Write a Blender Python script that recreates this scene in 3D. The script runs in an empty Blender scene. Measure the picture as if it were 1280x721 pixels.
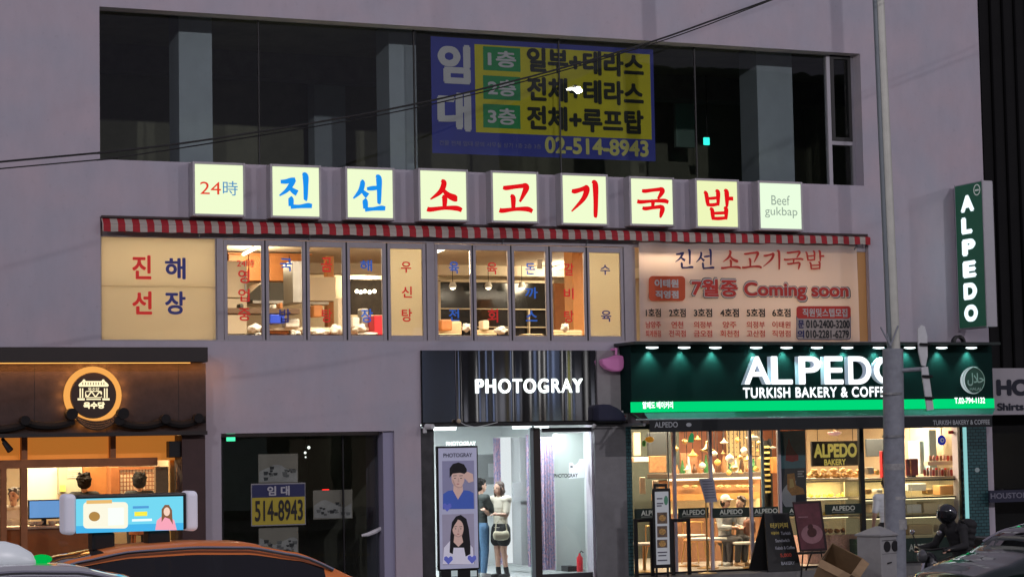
import bpy, bmesh, math, random
from mathutils import Vector, Matrix
random.seed(7)
S = bpy.context.scene
COL = S.collection
R = math.radians

# ------------------------------------------------------------------ camera
F_PX, YAW, PIT, ROL = 2700.0, R(22.85), R(4.2), R(-1.06)
CAM = Vector((0, -34, 2.25))
_f = Vector((math.sin(YAW)*math.cos(PIT), math.cos(YAW)*math.cos(PIT), math.sin(PIT)))
_r = Vector((math.cos(YAW), -math.sin(YAW), 0))
_u = _r.cross(_f)
_r, _u = math.cos(ROL)*_r + math.sin(ROL)*_u, -math.sin(ROL)*_r + math.cos(ROL)*_u
cd = bpy.data.cameras.new('camera'); cam = bpy.data.objects.new('camera', cd); COL.objects.link(cam)
cd.sensor_width = 36; cd.lens = F_PX/1280*36; cd.clip_start = .1; cd.clip_end = 500
m = Matrix.Identity(4)
for i in range(3):
    m[i][0], m[i][1], m[i][2], m[i][3] = _r[i], _u[i], -_f[i], CAM[i]
cam.matrix_world = m
S.camera = cam

# ------------------------------------------------------------------ night sky, street lighting, exposure
S.view_settings.view_transform = 'Standard'; S.view_settings.look = 'None'
S.view_settings.exposure = 0; S.view_settings.gamma = 1
w = bpy.data.worlds.new('World'); S.world = w; w.use_nodes = True
bg = w.node_tree.nodes['Background']
bg.inputs[0].default_value = (.80, .74, 1.0, 1); bg.inputs[1].default_value = .22
S.cycles.transparent_max_bounces = 24; S.cycles.max_bounces = 8
S.cycles.sample_clamp_indirect = 4; S.cycles.caustics_reflective = False; S.cycles.caustics_refractive = False
S.cycles.use_denoising = True
LAMP_W = 2800
LAMPS = [(27.28, -24.98, 13.19), (10.0, -24.98, 13.19), (-8.0, -24.98, 13.19), (45.0, -24.98, 13.19), (-26.0, -24.98, 13.19)]  # two of the row added to even the wall light and weaken shadows

def lamp_light(kind, name, loc, power, color, **kw):
    l = bpy.data.lights.new(name, kind); l.energy = power; l.color = color
    for k, v in kw.items(): setattr(l, k, v)
    o = bpy.data.objects.new(name, l); o.location = loc; COL.objects.link(o)
    return o
def aim(o, tgt):
    o.rotation_euler = (Vector(tgt)-o.location).to_track_quat('-Z', 'Y').to_euler()
for L in LAMPS:
    o = lamp_light('SPOT', 'street_light', (L[0], L[1]+.35, L[2]-.14), LAMP_W, (1, .93, .98), spot_size=R(165), spot_blend=.5, shadow_soft_size=.12)
    aim(o, (L[0]*.4+8, 0, 5))

# ------------------------------------------------------------------ helpers
def P(px, py, Y):
    d = _f + (px-640)/F_PX*_r - (py-360.5)/F_PX*_u
    return CAM + d*((Y-CAM.y)/d.y)
def rect(x0, y0, x1, y1, Y):
    xm, ym = (x0+x1)/2, (y0+y1)/2
    return P(x0, ym, Y).x, P(x1, ym, Y).x, P(xm, y1, Y).z, P(xm, y0, Y).z

def hx(h):
    h = h.lstrip('#'); c = [int(h[i:i+2], 16)/255 for i in (0, 2, 4)]
    return tuple(v/12.92 if v <= .04045 else ((v+.055)/1.055)**2.4 for v in c)
_mats = {}
def mat(name, col, rough=.6, metal=0., var=.0, scale=6., bump=0., emit=0., coat=0., spec=.5):
    if name in _mats: return _mats[name]
    if isinstance(col, str): col = hx(col)
    m = bpy.data.materials.new(name); m.use_nodes = True; nt = m.node_tree; b = nt.nodes['Principled BSDF']
    b.inputs['Base Color'].default_value = (*col, 1); b.inputs['Roughness'].default_value = rough
    b.inputs['Metallic'].default_value = metal; b.inputs['Coat Weight'].default_value = coat
    b.inputs['Specular IOR Level'].default_value = spec
    if emit:
        b.inputs['Emission Color'].default_value = (*col, 1); b.inputs['Emission Strength'].default_value = emit
    if var or bump:
        tc = nt.nodes.new('ShaderNodeTexCoord'); n = nt.nodes.new('ShaderNodeTexNoise')
        n.inputs['Scale'].default_value = scale; n.inputs['Detail'].default_value = 6; n.inputs['Roughness'].default_value = .65
        nt.links.new(tc.outputs['Object'], n.inputs['Vector'])
        if var:
            r = nt.nodes.new('ShaderNodeMapRange'); r.inputs[1].default_value = .3; r.inputs[2].default_value = .7
            r.inputs[3].default_value = 1-var; r.inputs[4].default_value = 1+var
            nt.links.new(n.outputs[0], r.inputs[0])
            x = nt.nodes.new('ShaderNodeVectorMath'); x.operation = 'SCALE'; x.inputs[0].default_value = col
            nt.links.new(r.outputs[0], x.inputs['Scale']); nt.links.new(x.outputs[0], b.inputs['Base Color'])
            r2 = nt.nodes.new('ShaderNodeMapRange'); r2.inputs[3].default_value = max(0, rough-.12); r2.inputs[4].default_value = min(1, rough+.12)
            nt.links.new(n.outputs[0], r2.inputs[0]); nt.links.new(r2.outputs[0], b.inputs['Roughness'])
        if bump:
            bp = nt.nodes.new('ShaderNodeBump'); bp.inputs['Strength'].default_value = bump; bp.inputs['Distance'].default_value = .02
            nt.links.new(n.outputs[0], bp.inputs['Height']); nt.links.new(bp.outputs[0], b.inputs['Normal'])
    _mats[name] = m
    return m
def glow(name, col, strength):
    if name in _mats: return _mats[name]
    if isinstance(col, str): col = hx(col)
    m = bpy.data.materials.new(name); m.use_nodes = True; nt = m.node_tree; nt.nodes.clear()
    e = nt.nodes.new('ShaderNodeEmission'); o = nt.nodes.new('ShaderNodeOutputMaterial')
    e.inputs[0].default_value = (*col, 1); e.inputs[1].default_value = strength
    nt.links.new(e.outputs[0], o.inputs[0]); _mats[name] = m
    return m
def glass(name, tint=(1, 1, 1), refl=1.0, rough=0.0, wob=.0):
    if name in _mats: return _mats[name]
    m = bpy.data.materials.new(name); m.use_nodes = True; nt = m.node_tree; nt.nodes.clear()
    t = nt.nodes.new('ShaderNodeBsdfTransparent'); g = nt.nodes.new('ShaderNodeBsdfGlossy'); x = nt.nodes.new('ShaderNodeMixShader')
    o = nt.nodes.new('ShaderNodeOutputMaterial'); fr = nt.nodes.new('ShaderNodeFresnel'); mu = nt.nodes.new('ShaderNodeMath')
    mu.operation = 'MULTIPLY'; mu.inputs[1].default_value = 1.9*refl; mu.use_clamp = True; fr.inputs[0].default_value = 1.5
    t.inputs[0].default_value = (*tint, 1); g.inputs['Roughness'].default_value = rough
    nt.links.new(fr.outputs[0], mu.inputs[0]); nt.links.new(mu.outputs[0], x.inputs[0])
    nt.links.new(t.outputs[0], x.inputs[1]); nt.links.new(g.outputs[0], x.inputs[2]); nt.links.new(x.outputs[0], o.inputs[0])
    if wob:
        tc = nt.nodes.new('ShaderNodeTexCoord'); n = nt.nodes.new('ShaderNodeTexNoise'); n.inputs['Scale'].default_value = 1.6
        bp = nt.nodes.new('ShaderNodeBump'); bp.inputs['Strength'].default_value = wob; bp.inputs['Distance'].default_value = .02
        nt.links.new(tc.outputs['Object'], n.inputs['Vector']); nt.links.new(n.outputs[0], bp.inputs['Height'])
        nt.links.new(bp.outputs[0], g.inputs['Normal'])
    _mats[name] = m
    return m

class MB:
    def __init__(s): s.v = []; s.f = []; s.mi = []; s.cur = 0
    def add(s, vs, fs):
        b = len(s.v); s.v += [tuple(v) for v in vs]; s.f += [tuple(b+i for i in f) for f in fs]; s.mi += [s.cur]*len(fs)
        return s
    def box(s, x0, x1, y0, y1, z0, z1):
        return s.add([(x0,y0,z0),(x1,y0,z0),(x1,y1,z0),(x0,y1,z0),(x0,y0,z1),(x1,y0,z1),(x1,y1,z1),(x0,y1,z1)],
                     [(0,3,2,1),(4,5,6,7),(0,1,5,4),(1,2,6,5),(2,3,7,6),(3,0,4,7)])
    def pbox(s, x0, y0, x1, y1, Y0, Y1):          # picture rectangle standing at depth Y0, running back to Y1
        a, b, c, d = rect(x0, y0, x1, y1, Y0); return s.box(a, b, Y0, Y1, c, d)
    def tube(s, pts, rad, n=8, cap=True):
        pts = [Vector(p) for p in pts]; rads = rad if isinstance(rad, (list, tuple)) else [rad]*len(pts)
        rings = []; up = None
        for i, p in enumerate(pts):
            t = (pts[min(i+1, len(pts)-1)]-pts[max(i-1, 0)]).normalized()
            if up is None: up = t.orthogonal().normalized()
            up = (up - t*up.dot(t)).normalized(); sd = t.cross(up)
            rings.append([p + (up*math.cos(2*math.pi*k/n)+sd*math.sin(2*math.pi*k/n))*rads[i] for k in range(n)])
        vs = [v for r in rings for v in r]
        fs = [(i*n+k, i*n+(k+1)%n, (i+1)*n+(k+1)%n, (i+1)*n+k) for i in range(len(pts)-1) for k in range(n)]
        if cap: fs += [tuple(range(n))[::-1], tuple((len(pts)-1)*n+k for k in range(n))]
        return s.add(vs, fs)
    def lathe(s, c, prof, n=16, axis='z'):
        c = Vector(c); vs = []
        for r, h in prof:
            for k in range(n):
                a = 2*math.pi*k/n; x, y = r*math.cos(a), r*math.sin(a)
                vs.append(c + (Vector((x, y, h)) if axis == 'z' else Vector((x, h, y)) if axis == 'y' else Vector((h, x, y))))
        m_ = len(prof)
        fs = [(i*n+k, i*n+(k+1)%n, (i+1)*n+(k+1)%n, (i+1)*n+k) for i in range(m_-1) for k in range(n)]
        if m_ >= 4 and abs(prof[0][0]-prof[-1][0]) < 1e-6 and prof[0][0] > 1e-4:
            return s.add(vs, fs+[((m_-1)*n+k, (m_-1)*n+(k+1)%n, (k+1)%n, k) for k in range(n)])
        if prof[0][0] > 1e-4: fs.append(tuple(range(n))[::-1])
        if prof[-1][0] > 1e-4: fs.append(tuple((m_-1)*n+k for k in range(n)))
        return s.add(vs, fs)
    def ball(s, c, r, n=12, sc=(1, 1, 1)):
        c = Vector(c); vs = []; h = n//2+1
        for i in range(h+1):
            t = math.pi*i/h
            for k in range(n):
                a = 2*math.pi*k/n
                vs.append(c + Vector((math.sin(t)*math.cos(a)*sc[0], math.sin(t)*math.sin(a)*sc[1], math.cos(t)*sc[2]))*r)
        return s.add(vs, [(i*n+k, (i+1)*n+k, (i+1)*n+(k+1)%n, i*n+(k+1)%n) for i in range(h) for k in range(n)])
    def prism(s, poly, y0, y1):                   # polygon in X,Z given thickness in Y
        n = len(poly)
        return s.add([(x, y0, z) for x, z in poly]+[(x, y1, z) for x, z in poly],
                     [tuple(range(n)), tuple(range(2*n-1, n-1, -1))]+[(i, n+i, n+(i+1)%n, (i+1)%n) for i in range(n)])
    def sweep(s, poly, x0, x1):                   # polygon in Y,Z swept along X
        n = len(poly)
        return s.add([(x0, y, z) for y, z in poly]+[(x1, y, z) for y, z in poly],
                     [tuple(range(n)), tuple(range(2*n-1, n-1, -1))]+[(i, n+i, n+(i+1)%n, (i+1)%n) for i in range(n)])
    def quad(s, a, b, c, d): return s.add([a, b, c, d], [(0, 1, 2, 3)])
    def build(s, name, mats, parent=None, smooth=False, bevel=0., local=False, fix=True, seg=2):
        me = bpy.data.meshes.new(name); org = Vector((0, 0, 0))
        if parent is not None and not local: org = worldloc(parent)
        elif parent is None and not local:
            xs, ys, zs = zip(*s.v); org = Vector(((min(xs)+max(xs))/2, (min(ys)+max(ys))/2, min(zs)))
        me.from_pydata([tuple(Vector(v)-org) for v in s.v], [], s.f)
        mats = mats if isinstance(mats, (list, tuple)) else [mats]
        for m_ in mats: me.materials.append(m_)
        me.polygons.foreach_set('material_index', s.mi)
        if fix:
            bm = bmesh.new(); bm.from_mesh(me); bmesh.ops.recalc_face_normals(bm, faces=bm.faces); bm.to_mesh(me); bm.free()
        if smooth:
            me.polygons.foreach_set('use_smooth', [True]*len(me.polygons))
            if smooth != 'all': me.set_sharp_from_angle(angle=R(40))
        me.update()
        o = bpy.data.objects.new(name, me); COL.objects.link(o)
        if parent is not None: o.parent = parent
        elif not local: o.location = org
        if bevel:
            b = o.modifiers.new('bevel', 'BEVEL'); b.width = bevel; b.segments = seg; b.limit_method = 'ANGLE'
        return o
def worldloc(o):
    v = Vector((0, 0, 0))
    while o is not None: v += o.location; o = o.parent
    return v
def tag(o, label, cat, group=None):
    o['label'] = label; o['category'] = cat
    if group: o['group'] = group
    return o
def struct(o): o['kind'] = 'structure'; return o
def thing(name, label, cat, loc=(0, 0, 0), rz=0, group=None):
    o = bpy.data.objects.new(name, None); COL.objects.link(o); o.location = loc; o.rotation_euler = (0, 0, rz)
    o.empty_display_size = .1
    return tag(o, label, cat, group)
def dup(root, loc, label, rz=None):
    r = root.copy(); COL.objects.link(r); r.location = loc; r['label'] = label
    if rz is not None: r.rotation_euler = (0, 0, rz)
    for ch in list(root.children):
        c = ch.copy(); COL.objects.link(c); c.parent = r
        for g in list(ch.children):
            d = g.copy(); COL.objects.link(d); d.parent = c
    return r

# ---- lettering
_tc = {}
def glyphs(s, bold=0., ext=0., space=1.):
    key = (s, bold, ext, space)
    if key in _tc: return _tc[key]
    cu = bpy.data.curves.new('lettering_source', 'FONT'); cu.body = s; cu.size = 1; cu.space_character = space
    cu.align_x = 'CENTER'; cu.space_line = 1.05
    if ext: cu.extrude = ext; cu.offset = bold
    ob = bpy.data.objects.new('lettering_source', cu); COL.objects.link(ob)
    dg = bpy.context.evaluated_depsgraph_get(); me = ob.evaluated_get(dg).to_mesh()
    V = [tuple(v.co) for v in me.vertices]; Fc = [tuple(p.vertices) for p in me.polygons]
    ob.evaluated_get(dg).to_mesh_clear(); bpy.data.objects.remove(ob); bpy.data.curves.remove(cu)
    if bold and not ext:
        V0, F0 = V, Fc; V, Fc = [], []
        offs = [(0, 0)]+[(bold*math.cos(a*math.pi/3), bold*math.sin(a*math.pi/3)) for a in range(6)]
        for k, (dx, dy) in enumerate(offs):
            b = len(V); V += [(x+dx, y+dy, k*.0002) for x, y, z in V0]; Fc += [tuple(i+b for i in f) for f in F0]
    xs = [v[0] for v in V]; ys = [v[1] for v in V]; x0, x1, y0, y1 = min(xs), max(xs), min(ys), max(ys)
    V = [((x-x0)/(x1-x0), (y-y0)/(y1-y0), z) for x, y, z in V]
    _tc[key] = (V, Fc)
    return V, Fc
def put_text(s, r, Y, material, parent, bold=0., ext=0., space=1., depth=.006, name='lettering', slant=0., front=False):
    V, Fc = glyphs(s, bold, .5 if ext else 0, space)
    a, b, c, d = rect(*r, Y-depth-ext if front else Y); mb = MB()
    mb.add([(a+(b-a)*x+slant*(y-.5)*(d-c), (Y-depth-z) if not ext else (Y-depth-ext*(z+.5)), c+(d-c)*y) for x, y, z in V], Fc)
    return mb.build(name, material, parent, fix=bool(ext))

BRUSH = {
 '진': [[(.04,.24,.07),(.2,.23,.09),(.36,.19,.1),(.48,.16,.07)],[(.44,.17,.09),(.36,.3,.1),(.22,.47,.08),(.0,.62,.03)],[(.27,.36,.05),(.4,.47,.1),(.53,.54,.12)],[(.69,.02,.05),(.78,.06,.12),(.79,.35,.1),(.78,.68,.08),(.77,.73,.04)],[(.3,.66,.08),(.34,.72,.11),(.34,.9,.1)],[(.33,.91,.09),(.6,.9,.07),(.84,.87,.1),(.97,.88,.08)]],
 '선': [[(.24,.14,.07),(.29,.2,.1),(.22,.42,.1),(.0,.64,.03)],[(.24,.38,.05),(.36,.5,.1),(.44,.56,.12)],[(.42,.36,.06),(.58,.34,.09),(.74,.32,.08)],[(.7,.0,.05),(.79,.05,.12),(.8,.4,.1),(.79,.72,.08),(.78,.78,.04)],[(.32,.66,.08),(.36,.72,.11),(.37,.92,.1)],[(.35,.94,.09),(.6,.92,.07),(.86,.89,.1),(.98,.9,.08)]],
 '소': [[(.42,.0,.06),(.5,.07,.12),(.4,.34,.11),(.1,.6,.03)],[(.44,.24,.06),(.6,.44,.12),(.8,.54,.15),(.88,.55,.1)],[(.44,.5,.07),(.51,.56,.12),(.5,.84,.09)],[(.0,.9,.1),(.1,.92,.1),(.5,.86,.08),(.85,.86,.11),(1.,.92,.09)]],
 '고': [[(.12,.16,.07),(.22,.17,.1),(.5,.12,.09),(.78,.08,.1)],[(.72,.06,.08),(.83,.12,.14),(.74,.36,.1),(.62,.6,.05)],[(.34,.42,.06),(.42,.48,.12),(.42,.82,.09)],[(.0,.88,.1),(.1,.9,.1),(.5,.84,.08),(.85,.83,.11),(1.,.9,.09)]],
 '기': [[(.04,.26,.07),(.14,.27,.1),(.34,.22,.09),(.52,.16,.1)],[(.47,.14,.08),(.55,.2,.13),(.42,.48,.1),(.02,.84,.03)],[(.72,.0,.05),(.83,.05,.13),(.84,.5,.11),(.82,.92,.09),(.81,1.,.04)]],
 '국': [[(.16,.1,.07),(.26,.11,.09),(.5,.07,.08),(.78,.03,.09)],[(.72,.01,.07),(.82,.07,.12),(.74,.24,.09),(.66,.36,.05)],[(.0,.46,.09),(.12,.48,.09),(.5,.44,.07),(.86,.42,.1),(1.,.47,.08)],[(.44,.42,.06),(.5,.48,.1),(.48,.66,.06)],[(.16,.68,.07),(.26,.7,.09),(.5,.66,.08),(.76,.62,.09)],[(.7,.61,.07),(.8,.67,.12),(.76,.86,.1),(.72,1.,.04)]],
 '밥': [[(.04,.08,.06),(.11,.13,.1),(.15,.4,.1),(.17,.54,.07)],[(.42,.02,.05),(.5,.07,.11),(.5,.36,.09),(.49,.52,.07)],[(.12,.29,.06),(.3,.28,.07),(.5,.25,.07)],[(.15,.5,.07),(.32,.5,.08),(.51,.46,.07)],[(.7,.0,.05),(.78,.05,.12),(.79,.35,.1),(.78,.56,.06)],[(.8,.28,.08),(.9,.27,.09),(1.,.27,.09)],[(.22,.62,.06),(.29,.67,.1),(.31,.86,.1),(.32,1.,.07)],[(.68,.58,.05),(.75,.63,.11),(.75,.84,.09),(.74,.98,.06)],[(.29,.78,.06),(.5,.77,.07),(.74,.75,.07)],[(.3,.95,.07),(.5,.95,.08),(.75,.92,.07)]]}
def brush(ch, X0, X1, Z0, Z1, Y, material, parent, fat=1.):
    mb = MB(); W_, H_ = X1-X0, Z1-Z0
    for si, st in enumerate(BRUSH[ch]):
        pts = []
        for i in range(len(st)-1):
            p0, p1, p2, p3 = st[max(i-1, 0)], st[i], st[i+1], st[min(i+2, len(st)-1)]
            for k in range(6):
                t = k/6
                pts.append([.5*((2*p1[j])+(-p0[j]+p2[j])*t+(2*p0[j]-5*p1[j]+4*p2[j]-p3[j])*t*t+(-p0[j]+3*p1[j]-3*p2[j]+p3[j])*t**3) for j in range(3)])
        pts.append(list(st[-1])); L, Rr = [], []
        for i, (x, y, wd) in enumerate(pts):
            a, b = pts[max(i-1, 0)], pts[min(i+1, len(pts)-1)]
            tx, ty = (b[0]-a[0])*W_, (b[1]-a[1])*H_; l = math.hypot(tx, ty) or 1; nx, ny = -ty/l, tx/l
            h = wd*fat*.5*min(W_, H_)
            cx, cz = X0+x*W_, y*H_
            L.append((cx+nx*h, Z1-(cz+ny*h))); Rr.append((cx-nx*h, Z1-(cz-ny*h)))
        n = len(pts); yy = Y-.004-si*.0005
        mb.add([(x, yy, z) for x, z in L]+[(x, yy, z) for x, z in Rr], [(i, i+1, n+i+1, n+i) for i in range(n-1)])
    return mb.build('lettering', material, parent, fix=False)

def flat(poly, Y, material, parent, name):        # flat shape in picture pixels, on a plane
    mb = MB(); pts = [P(x, y, Y) for x, y in poly]
    mb.add([(p.x, p.y, p.z) for p in pts], [tuple(range(len(pts)))])
    return mb.build(name, material, parent, fix=False)
def flat_rect(r, Y, material, parent, name):
    a, b, c, d = rect(*r, Y)
    return MB().quad((a, Y, c), (b, Y, c), (b, Y, d), (a, Y, d)).build(name, material, parent, fix=False)
def oval(cx, cy, rx, ry, n=20, a0=0, a1=360):
    return [(cx+rx*math.cos(R(a0+(a1-a0)*k/n)), cy+ry*math.sin(R(a0+(a1-a0)*k/n))) for k in range(n + (0 if a1-a0 == 360 else 1))]
def rrect(x0, y0, x1, y1, r):
    out = []
    for cx, cy, a in ((x1-r, y1-r, 0), (x0+r, y1-r, 90), (x0+r, y0+r, 180), (x1-r, y0+r, 270)):
        out += [(cx+r*math.cos(R(a+k*18)), cy+r*math.sin(R(a+k*18))) for k in range(6)]
    return out
# ------------------------------------------------------------------ materials of the setting
def wall_paint():
    m = mat('wall_paint', (.50, .475, .525), .75); nt = m.node_tree; b = nt.nodes['Principled BSDF']
    tc = nt.nodes.new('ShaderNodeTexCoord'); mp = nt.nodes.new('ShaderNodeMapping'); mp.inputs['Scale'].default_value = (1.5, 1, .6)
    n1 = nt.nodes.new('ShaderNodeTexNoise'); n1.inputs['Scale'].default_value = 1.1; n1.inputs['Detail'].default_value = 7
    n2 = nt.nodes.new('ShaderNodeTexNoise'); n2.inputs['Scale'].default_value = 2.2; n2.inputs['Detail'].default_value = 8; n2.inputs['Roughness'].default_value = .7
    n3 = nt.nodes.new('ShaderNodeTexNoise'); n3.inputs['Scale'].default_value = 90; n3.inputs['Detail'].default_value = 3
    nt.links.new(tc.outputs['Object'], mp.inputs['Vector']); nt.links.new(mp.outputs[0], n2.inputs['Vector'])
    nt.links.new(tc.outputs['Object'], n1.inputs['Vector']); nt.links.new(tc.outputs['Object'], n3.inputs['Vector'])
    r1 = nt.nodes.new('ShaderNodeMapRange'); r1.inputs[1].default_value = .3; r1.inputs[2].default_value = .7
    nt.links.new(n1.outputs[0], r1.inputs[0])
    mx = nt.nodes.new('ShaderNodeMix'); mx.data_type = 'RGBA'
    mx.inputs[6].default_value = (.465, .46, .535, 1); mx.inputs[7].default_value = (.555, .475, .53, 1); nt.links.new(r1.outputs[0], mx.inputs[0])
    r2 = nt.nodes.new('ShaderNodeMapRange'); r2.inputs[1].default_value = .35; r2.inputs[2].default_value = .75; r2.inputs[3].default_value = 1.03; r2.inputs[4].default_value = .93
    nt.links.new(n2.outputs[0], r2.inputs[0])
    sc = nt.nodes.new('ShaderNodeVectorMath'); sc.operation = 'SCALE'; nt.links.new(mx.outputs[2], sc.inputs[0]); nt.links.new(r2.outputs[0], sc.inputs['Scale'])
    n4 = nt.nodes.new('ShaderNodeTexNoise'); n4.inputs['Scale'].default_value = 9; n4.inputs['Detail'].default_value = 5; n4.inputs['Roughness'].default_value = .75
    nt.links.new(tc.outputs['Object'], n4.inputs['Vector']); r4 = nt.nodes.new('ShaderNodeMapRange'); r4.inputs[1].default_value = .58; r4.inputs[2].default_value = .72; r4.inputs[3].default_value = 1; r4.inputs[4].default_value = .86; nt.links.new(n4.outputs[0], r4.inputs[0])
    s4 = nt.nodes.new('ShaderNodeVectorMath'); s4.operation = 'SCALE'; nt.links.new(sc.outputs[0], s4.inputs[0]); nt.links.new(r4.outputs[0], s4.inputs['Scale']); nt.links.new(s4.outputs[0], b.inputs['Base Color'])
    bp = nt.nodes.new('ShaderNodeBump'); bp.inputs['Strength'].default_value = .12; bp.inputs['Distance'].default_value = .01
    nt.links.new(n3.outputs[0], bp.inputs['Height']); nt.links.new(bp.outputs[0], b.inputs['Normal'])
    return m
WALL = wall_paint()
ASPH = mat('asphalt', (.045, .045, .048), .8, var=.25, scale=30, bump=.25)
PAVE = mat('pavement_concrete', (.22, .215, .21), .8, var=.2, scale=7, bump=.15)
CONC = mat('raw_concrete', (.2, .2, .195), .85, var=.18, scale=4, bump=.1)
DARKROOM = mat('dark_plaster', (.34, .34, .26), .85, var=.15, scale=2)
STEEL = mat('grey_steel', (.3, .31, .32), .42, .8, var=.12, scale=9)
ALU = mat('window_aluminium', (.36, .34, .37), .45, .25, var=.06, scale=12)
BLACK = mat('black_metal', (.012, .012, .013), .45, .2)
RUBBER = mat('black_rubber', (.02, .02, .02), .8)
CREAM = mat('cream_plaster', (.72, .62, .46), .75, var=.05, scale=3)
CEIL = mat('cream_ceiling', (.74, .66, .52), .8, var=.04, scale=3)
TINT = glass('dark_tinted_glass', (.88, .90, .88), .38, wob=.04)
CLEAR = glass('clear_glass', (.96, .97, .97), .55, wob=.03)
DIMGL = glass('shop_glass', (.93, .95, .95), .3, wob=.03)

# ------------------------------------------------------------------ ground
struct(MB().box(-120, 160, -5.55, 60, -.6, -.15).build('sidewalk', PAVE))
mb = MB().box(-120, 160, -29, -5.75, -.8, -.30); struct(mb.build('road', ASPH))
struct(MB().box(-120, 160, -5.748, -5.552, -.6, -.145).build('kerb', CONC, bevel=.015))
struct(MB().box(-120, 160, -60, -29.2, -.6, -.15).build('far_sidewalk', PAVE))
struct(MB().box(-120, 160, -29.198, -29.002, -.6, -.145).build('far_kerb', CONC, bevel=.015))
PAINT = mat('road_paint', (.7, .7, .68), .7, var=.15, scale=5)
YPAINT = mat('yellow_road_paint', (.6, .42, .04), .7, var=.15, scale=5)
mb = MB()
for k in range(40): mb.box(-100+6*k, -97+6*k, -9.06, -8.94, -.3, -.295); mb.box(-100+6*k, -97+6*k, -12.56, -12.44, -.3, -.295)
struct(mb.build('lane_marking', PAINT))
struct(MB().box(-120, 160, -16.4, -16.28, -.3, -.295).box(-120, 160, -16.12, -16.0, -.3, -.295).build('centre_marking', YPAINT))

# ------------------------------------------------------------------ the building
BR = 24.06; BL = -3.0; TH = .36
X2R = P(1087, 360, 0).x
oX = rect(277, 540, 494, 700, 0)
HOLES = [(7.25, 21.42, 6.94, 9.40), (7.25, X2R, 4.045, 6.02), (-1.9, 8.86, -.15, 3.3), (oX[0], oX[1], -.15, oX[3]),
         (P(527, 620, 0).x, P(744, 620, 0).x, -.15, 2.67), (P(789, 600, 0).x, P(1206, 620, 0).x, -.15, 2.62)]
bld = thing('commercial_building', 'pale lilac rendered three storey building with a long dark top window band', 'building', (10.5, 0, -.15))
def holed_wall(x0, x1, z0, z1, holes, y0, y1, name, m_, parent):
    xs = sorted({x0, x1, *[h[0] for h in holes], *[h[1] for h in holes]}); zs = sorted({z0, z1, *[h[2] for h in holes], *[h[3] for h in holes]})
    solid = lambda x, z: x0 < x < x1 and z0 < z < z1 and not any(h[0] < x < h[1] and h[2] < z < h[3] for h in holes)
    mb = MB()
    for i in range(len(xs)-1):
        for j in range(len(zs)-1):
            a, b, c, d = xs[i], xs[i+1], zs[j], zs[j+1]; cx, cz = (a+b)/2, (c+d)/2
            if not solid(cx, cz): continue
            mb.quad((a,y0,c), (b,y0,c), (b,y0,d), (a,y0,d)); mb.quad((a,y1,d), (b,y1,d), (b,y1,c), (a,y1,c))
            if not solid(a-1e-3, cz): mb.quad((a,y0,c), (a,y0,d), (a,y1,d), (a,y1,c))
            if not solid(b+1e-3, cz): mb.quad((b,y0,d), (b,y0,c), (b,y1,c), (b,y1,d))
            if not solid(cx, c-1e-3): mb.quad((a,y0,c), (a,y1,c), (b,y1,c), (b,y0,c))
            if not solid(cx, d+1e-3): mb.quad((a,y0,d), (b,y0,d), (b,y1,d), (a,y1,d))
    return mb.build(name, m_, parent, fix=False)
holed_wall(BL, BR, -.15, 12.6, HOLES, 0, TH, 'front_wall', WALL, bld)
MB().box(BR-.3, BR, TH+.002, 12, -.15, 12.6).build('side_wall', WALL, bld)
MB().box(BL, BL+.3, TH+.002, 12, -.15, 12.6).build('side_wall', WALL, bld)
MB().box(BL+.302, BR-.302, 11.7, 12, -.15, 12.6).build('back_wall', WALL, bld)
MB().box(BL+.302, BR-.302, TH+.002, 11.698, 12.0, 12.3).build('roof', CONC, bld)
def room(x0, x1, y0, y1, z0, z1, mats, name):
    mb = MB(); mb.quad((x0,y0,z0), (x1,y0,z0), (x1,y1,z0), (x0,y1,z0)); mb.cur = 1
    mb.quad((x0,y0,z1), (x0,y1,z1), (x1,y1,z1), (x1,y0,z1)); mb.cur = 2
    mb.quad((x0,y1,z0), (x1,y1,z0), (x1,y1,z1), (x0,y1,z1)); mb.quad((x0,y0,z0), (x0,y1,z0), (x0,y1,z1), (x0,y0,z1))
    mb.quad((x1,y0,z1), (x1,y1,z1), (x1,y1,z0), (x1,y0,z0))
    return mb.build(name, mats, bld, fix=False)
G = .004
room(BL+.32, BR-.32, TH+G, 6.0, 6.70, 9.62, [CONC, DARKROOM, DARKROOM], 'top_floor_room')
# top floor: columns, ceiling beam, glazing bars, panes, casement
COLM = mat('painted_column', (.47, .54, .63), .8, var=.06, scale=3)
for a, b in ((224, 265.5), (487, 521), (947, 991)):
    x0, x1, _, _ = rect(a, 60, b, 200, .95); MB().box(x0, x1, .95, 1.62, 6.702, 9.618).build('column', COLM, bld)
MB().box(BL+.4, BR-.4, 4.2, 4.7, 9.15, 9.618).build('ceiling_beam', CONC, bld)
x0 = rect(393, 120, 432, 200, 5.2); MB().box(x0[0], x0[1], 5.2, 5.6, 6.702, 9.618).build('column', COLM, bld)
x0 = rect(845, 130, 868, 184, 5.0); MB().box(*x0[:2], 5.0, 5.1, *x0[2:]).build('notice_board', mat('pale_green_board', (.3, .42, .38), .7), bld)
GY = .30
bars = [323.5, 518, 699.5, 869]
xb = [7.254]+[P(b, 120, GY).x for b in bars]+[P(1033.5, 150, GY).x]
for i in range(5):
    MB().box(xb[i]+.012, xb[i+1]-.012, GY, GY+.012, 6.945, 9.395).build('window_pane', TINT, bld, fix=False)
for x in xb[1:5]: MB().box(x-.011, x+.011, GY-.012, GY+.024, 6.945, 9.395).build('glazing_bar', BLACK, bld)
xc = xb[5]; xe = 21.416
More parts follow.
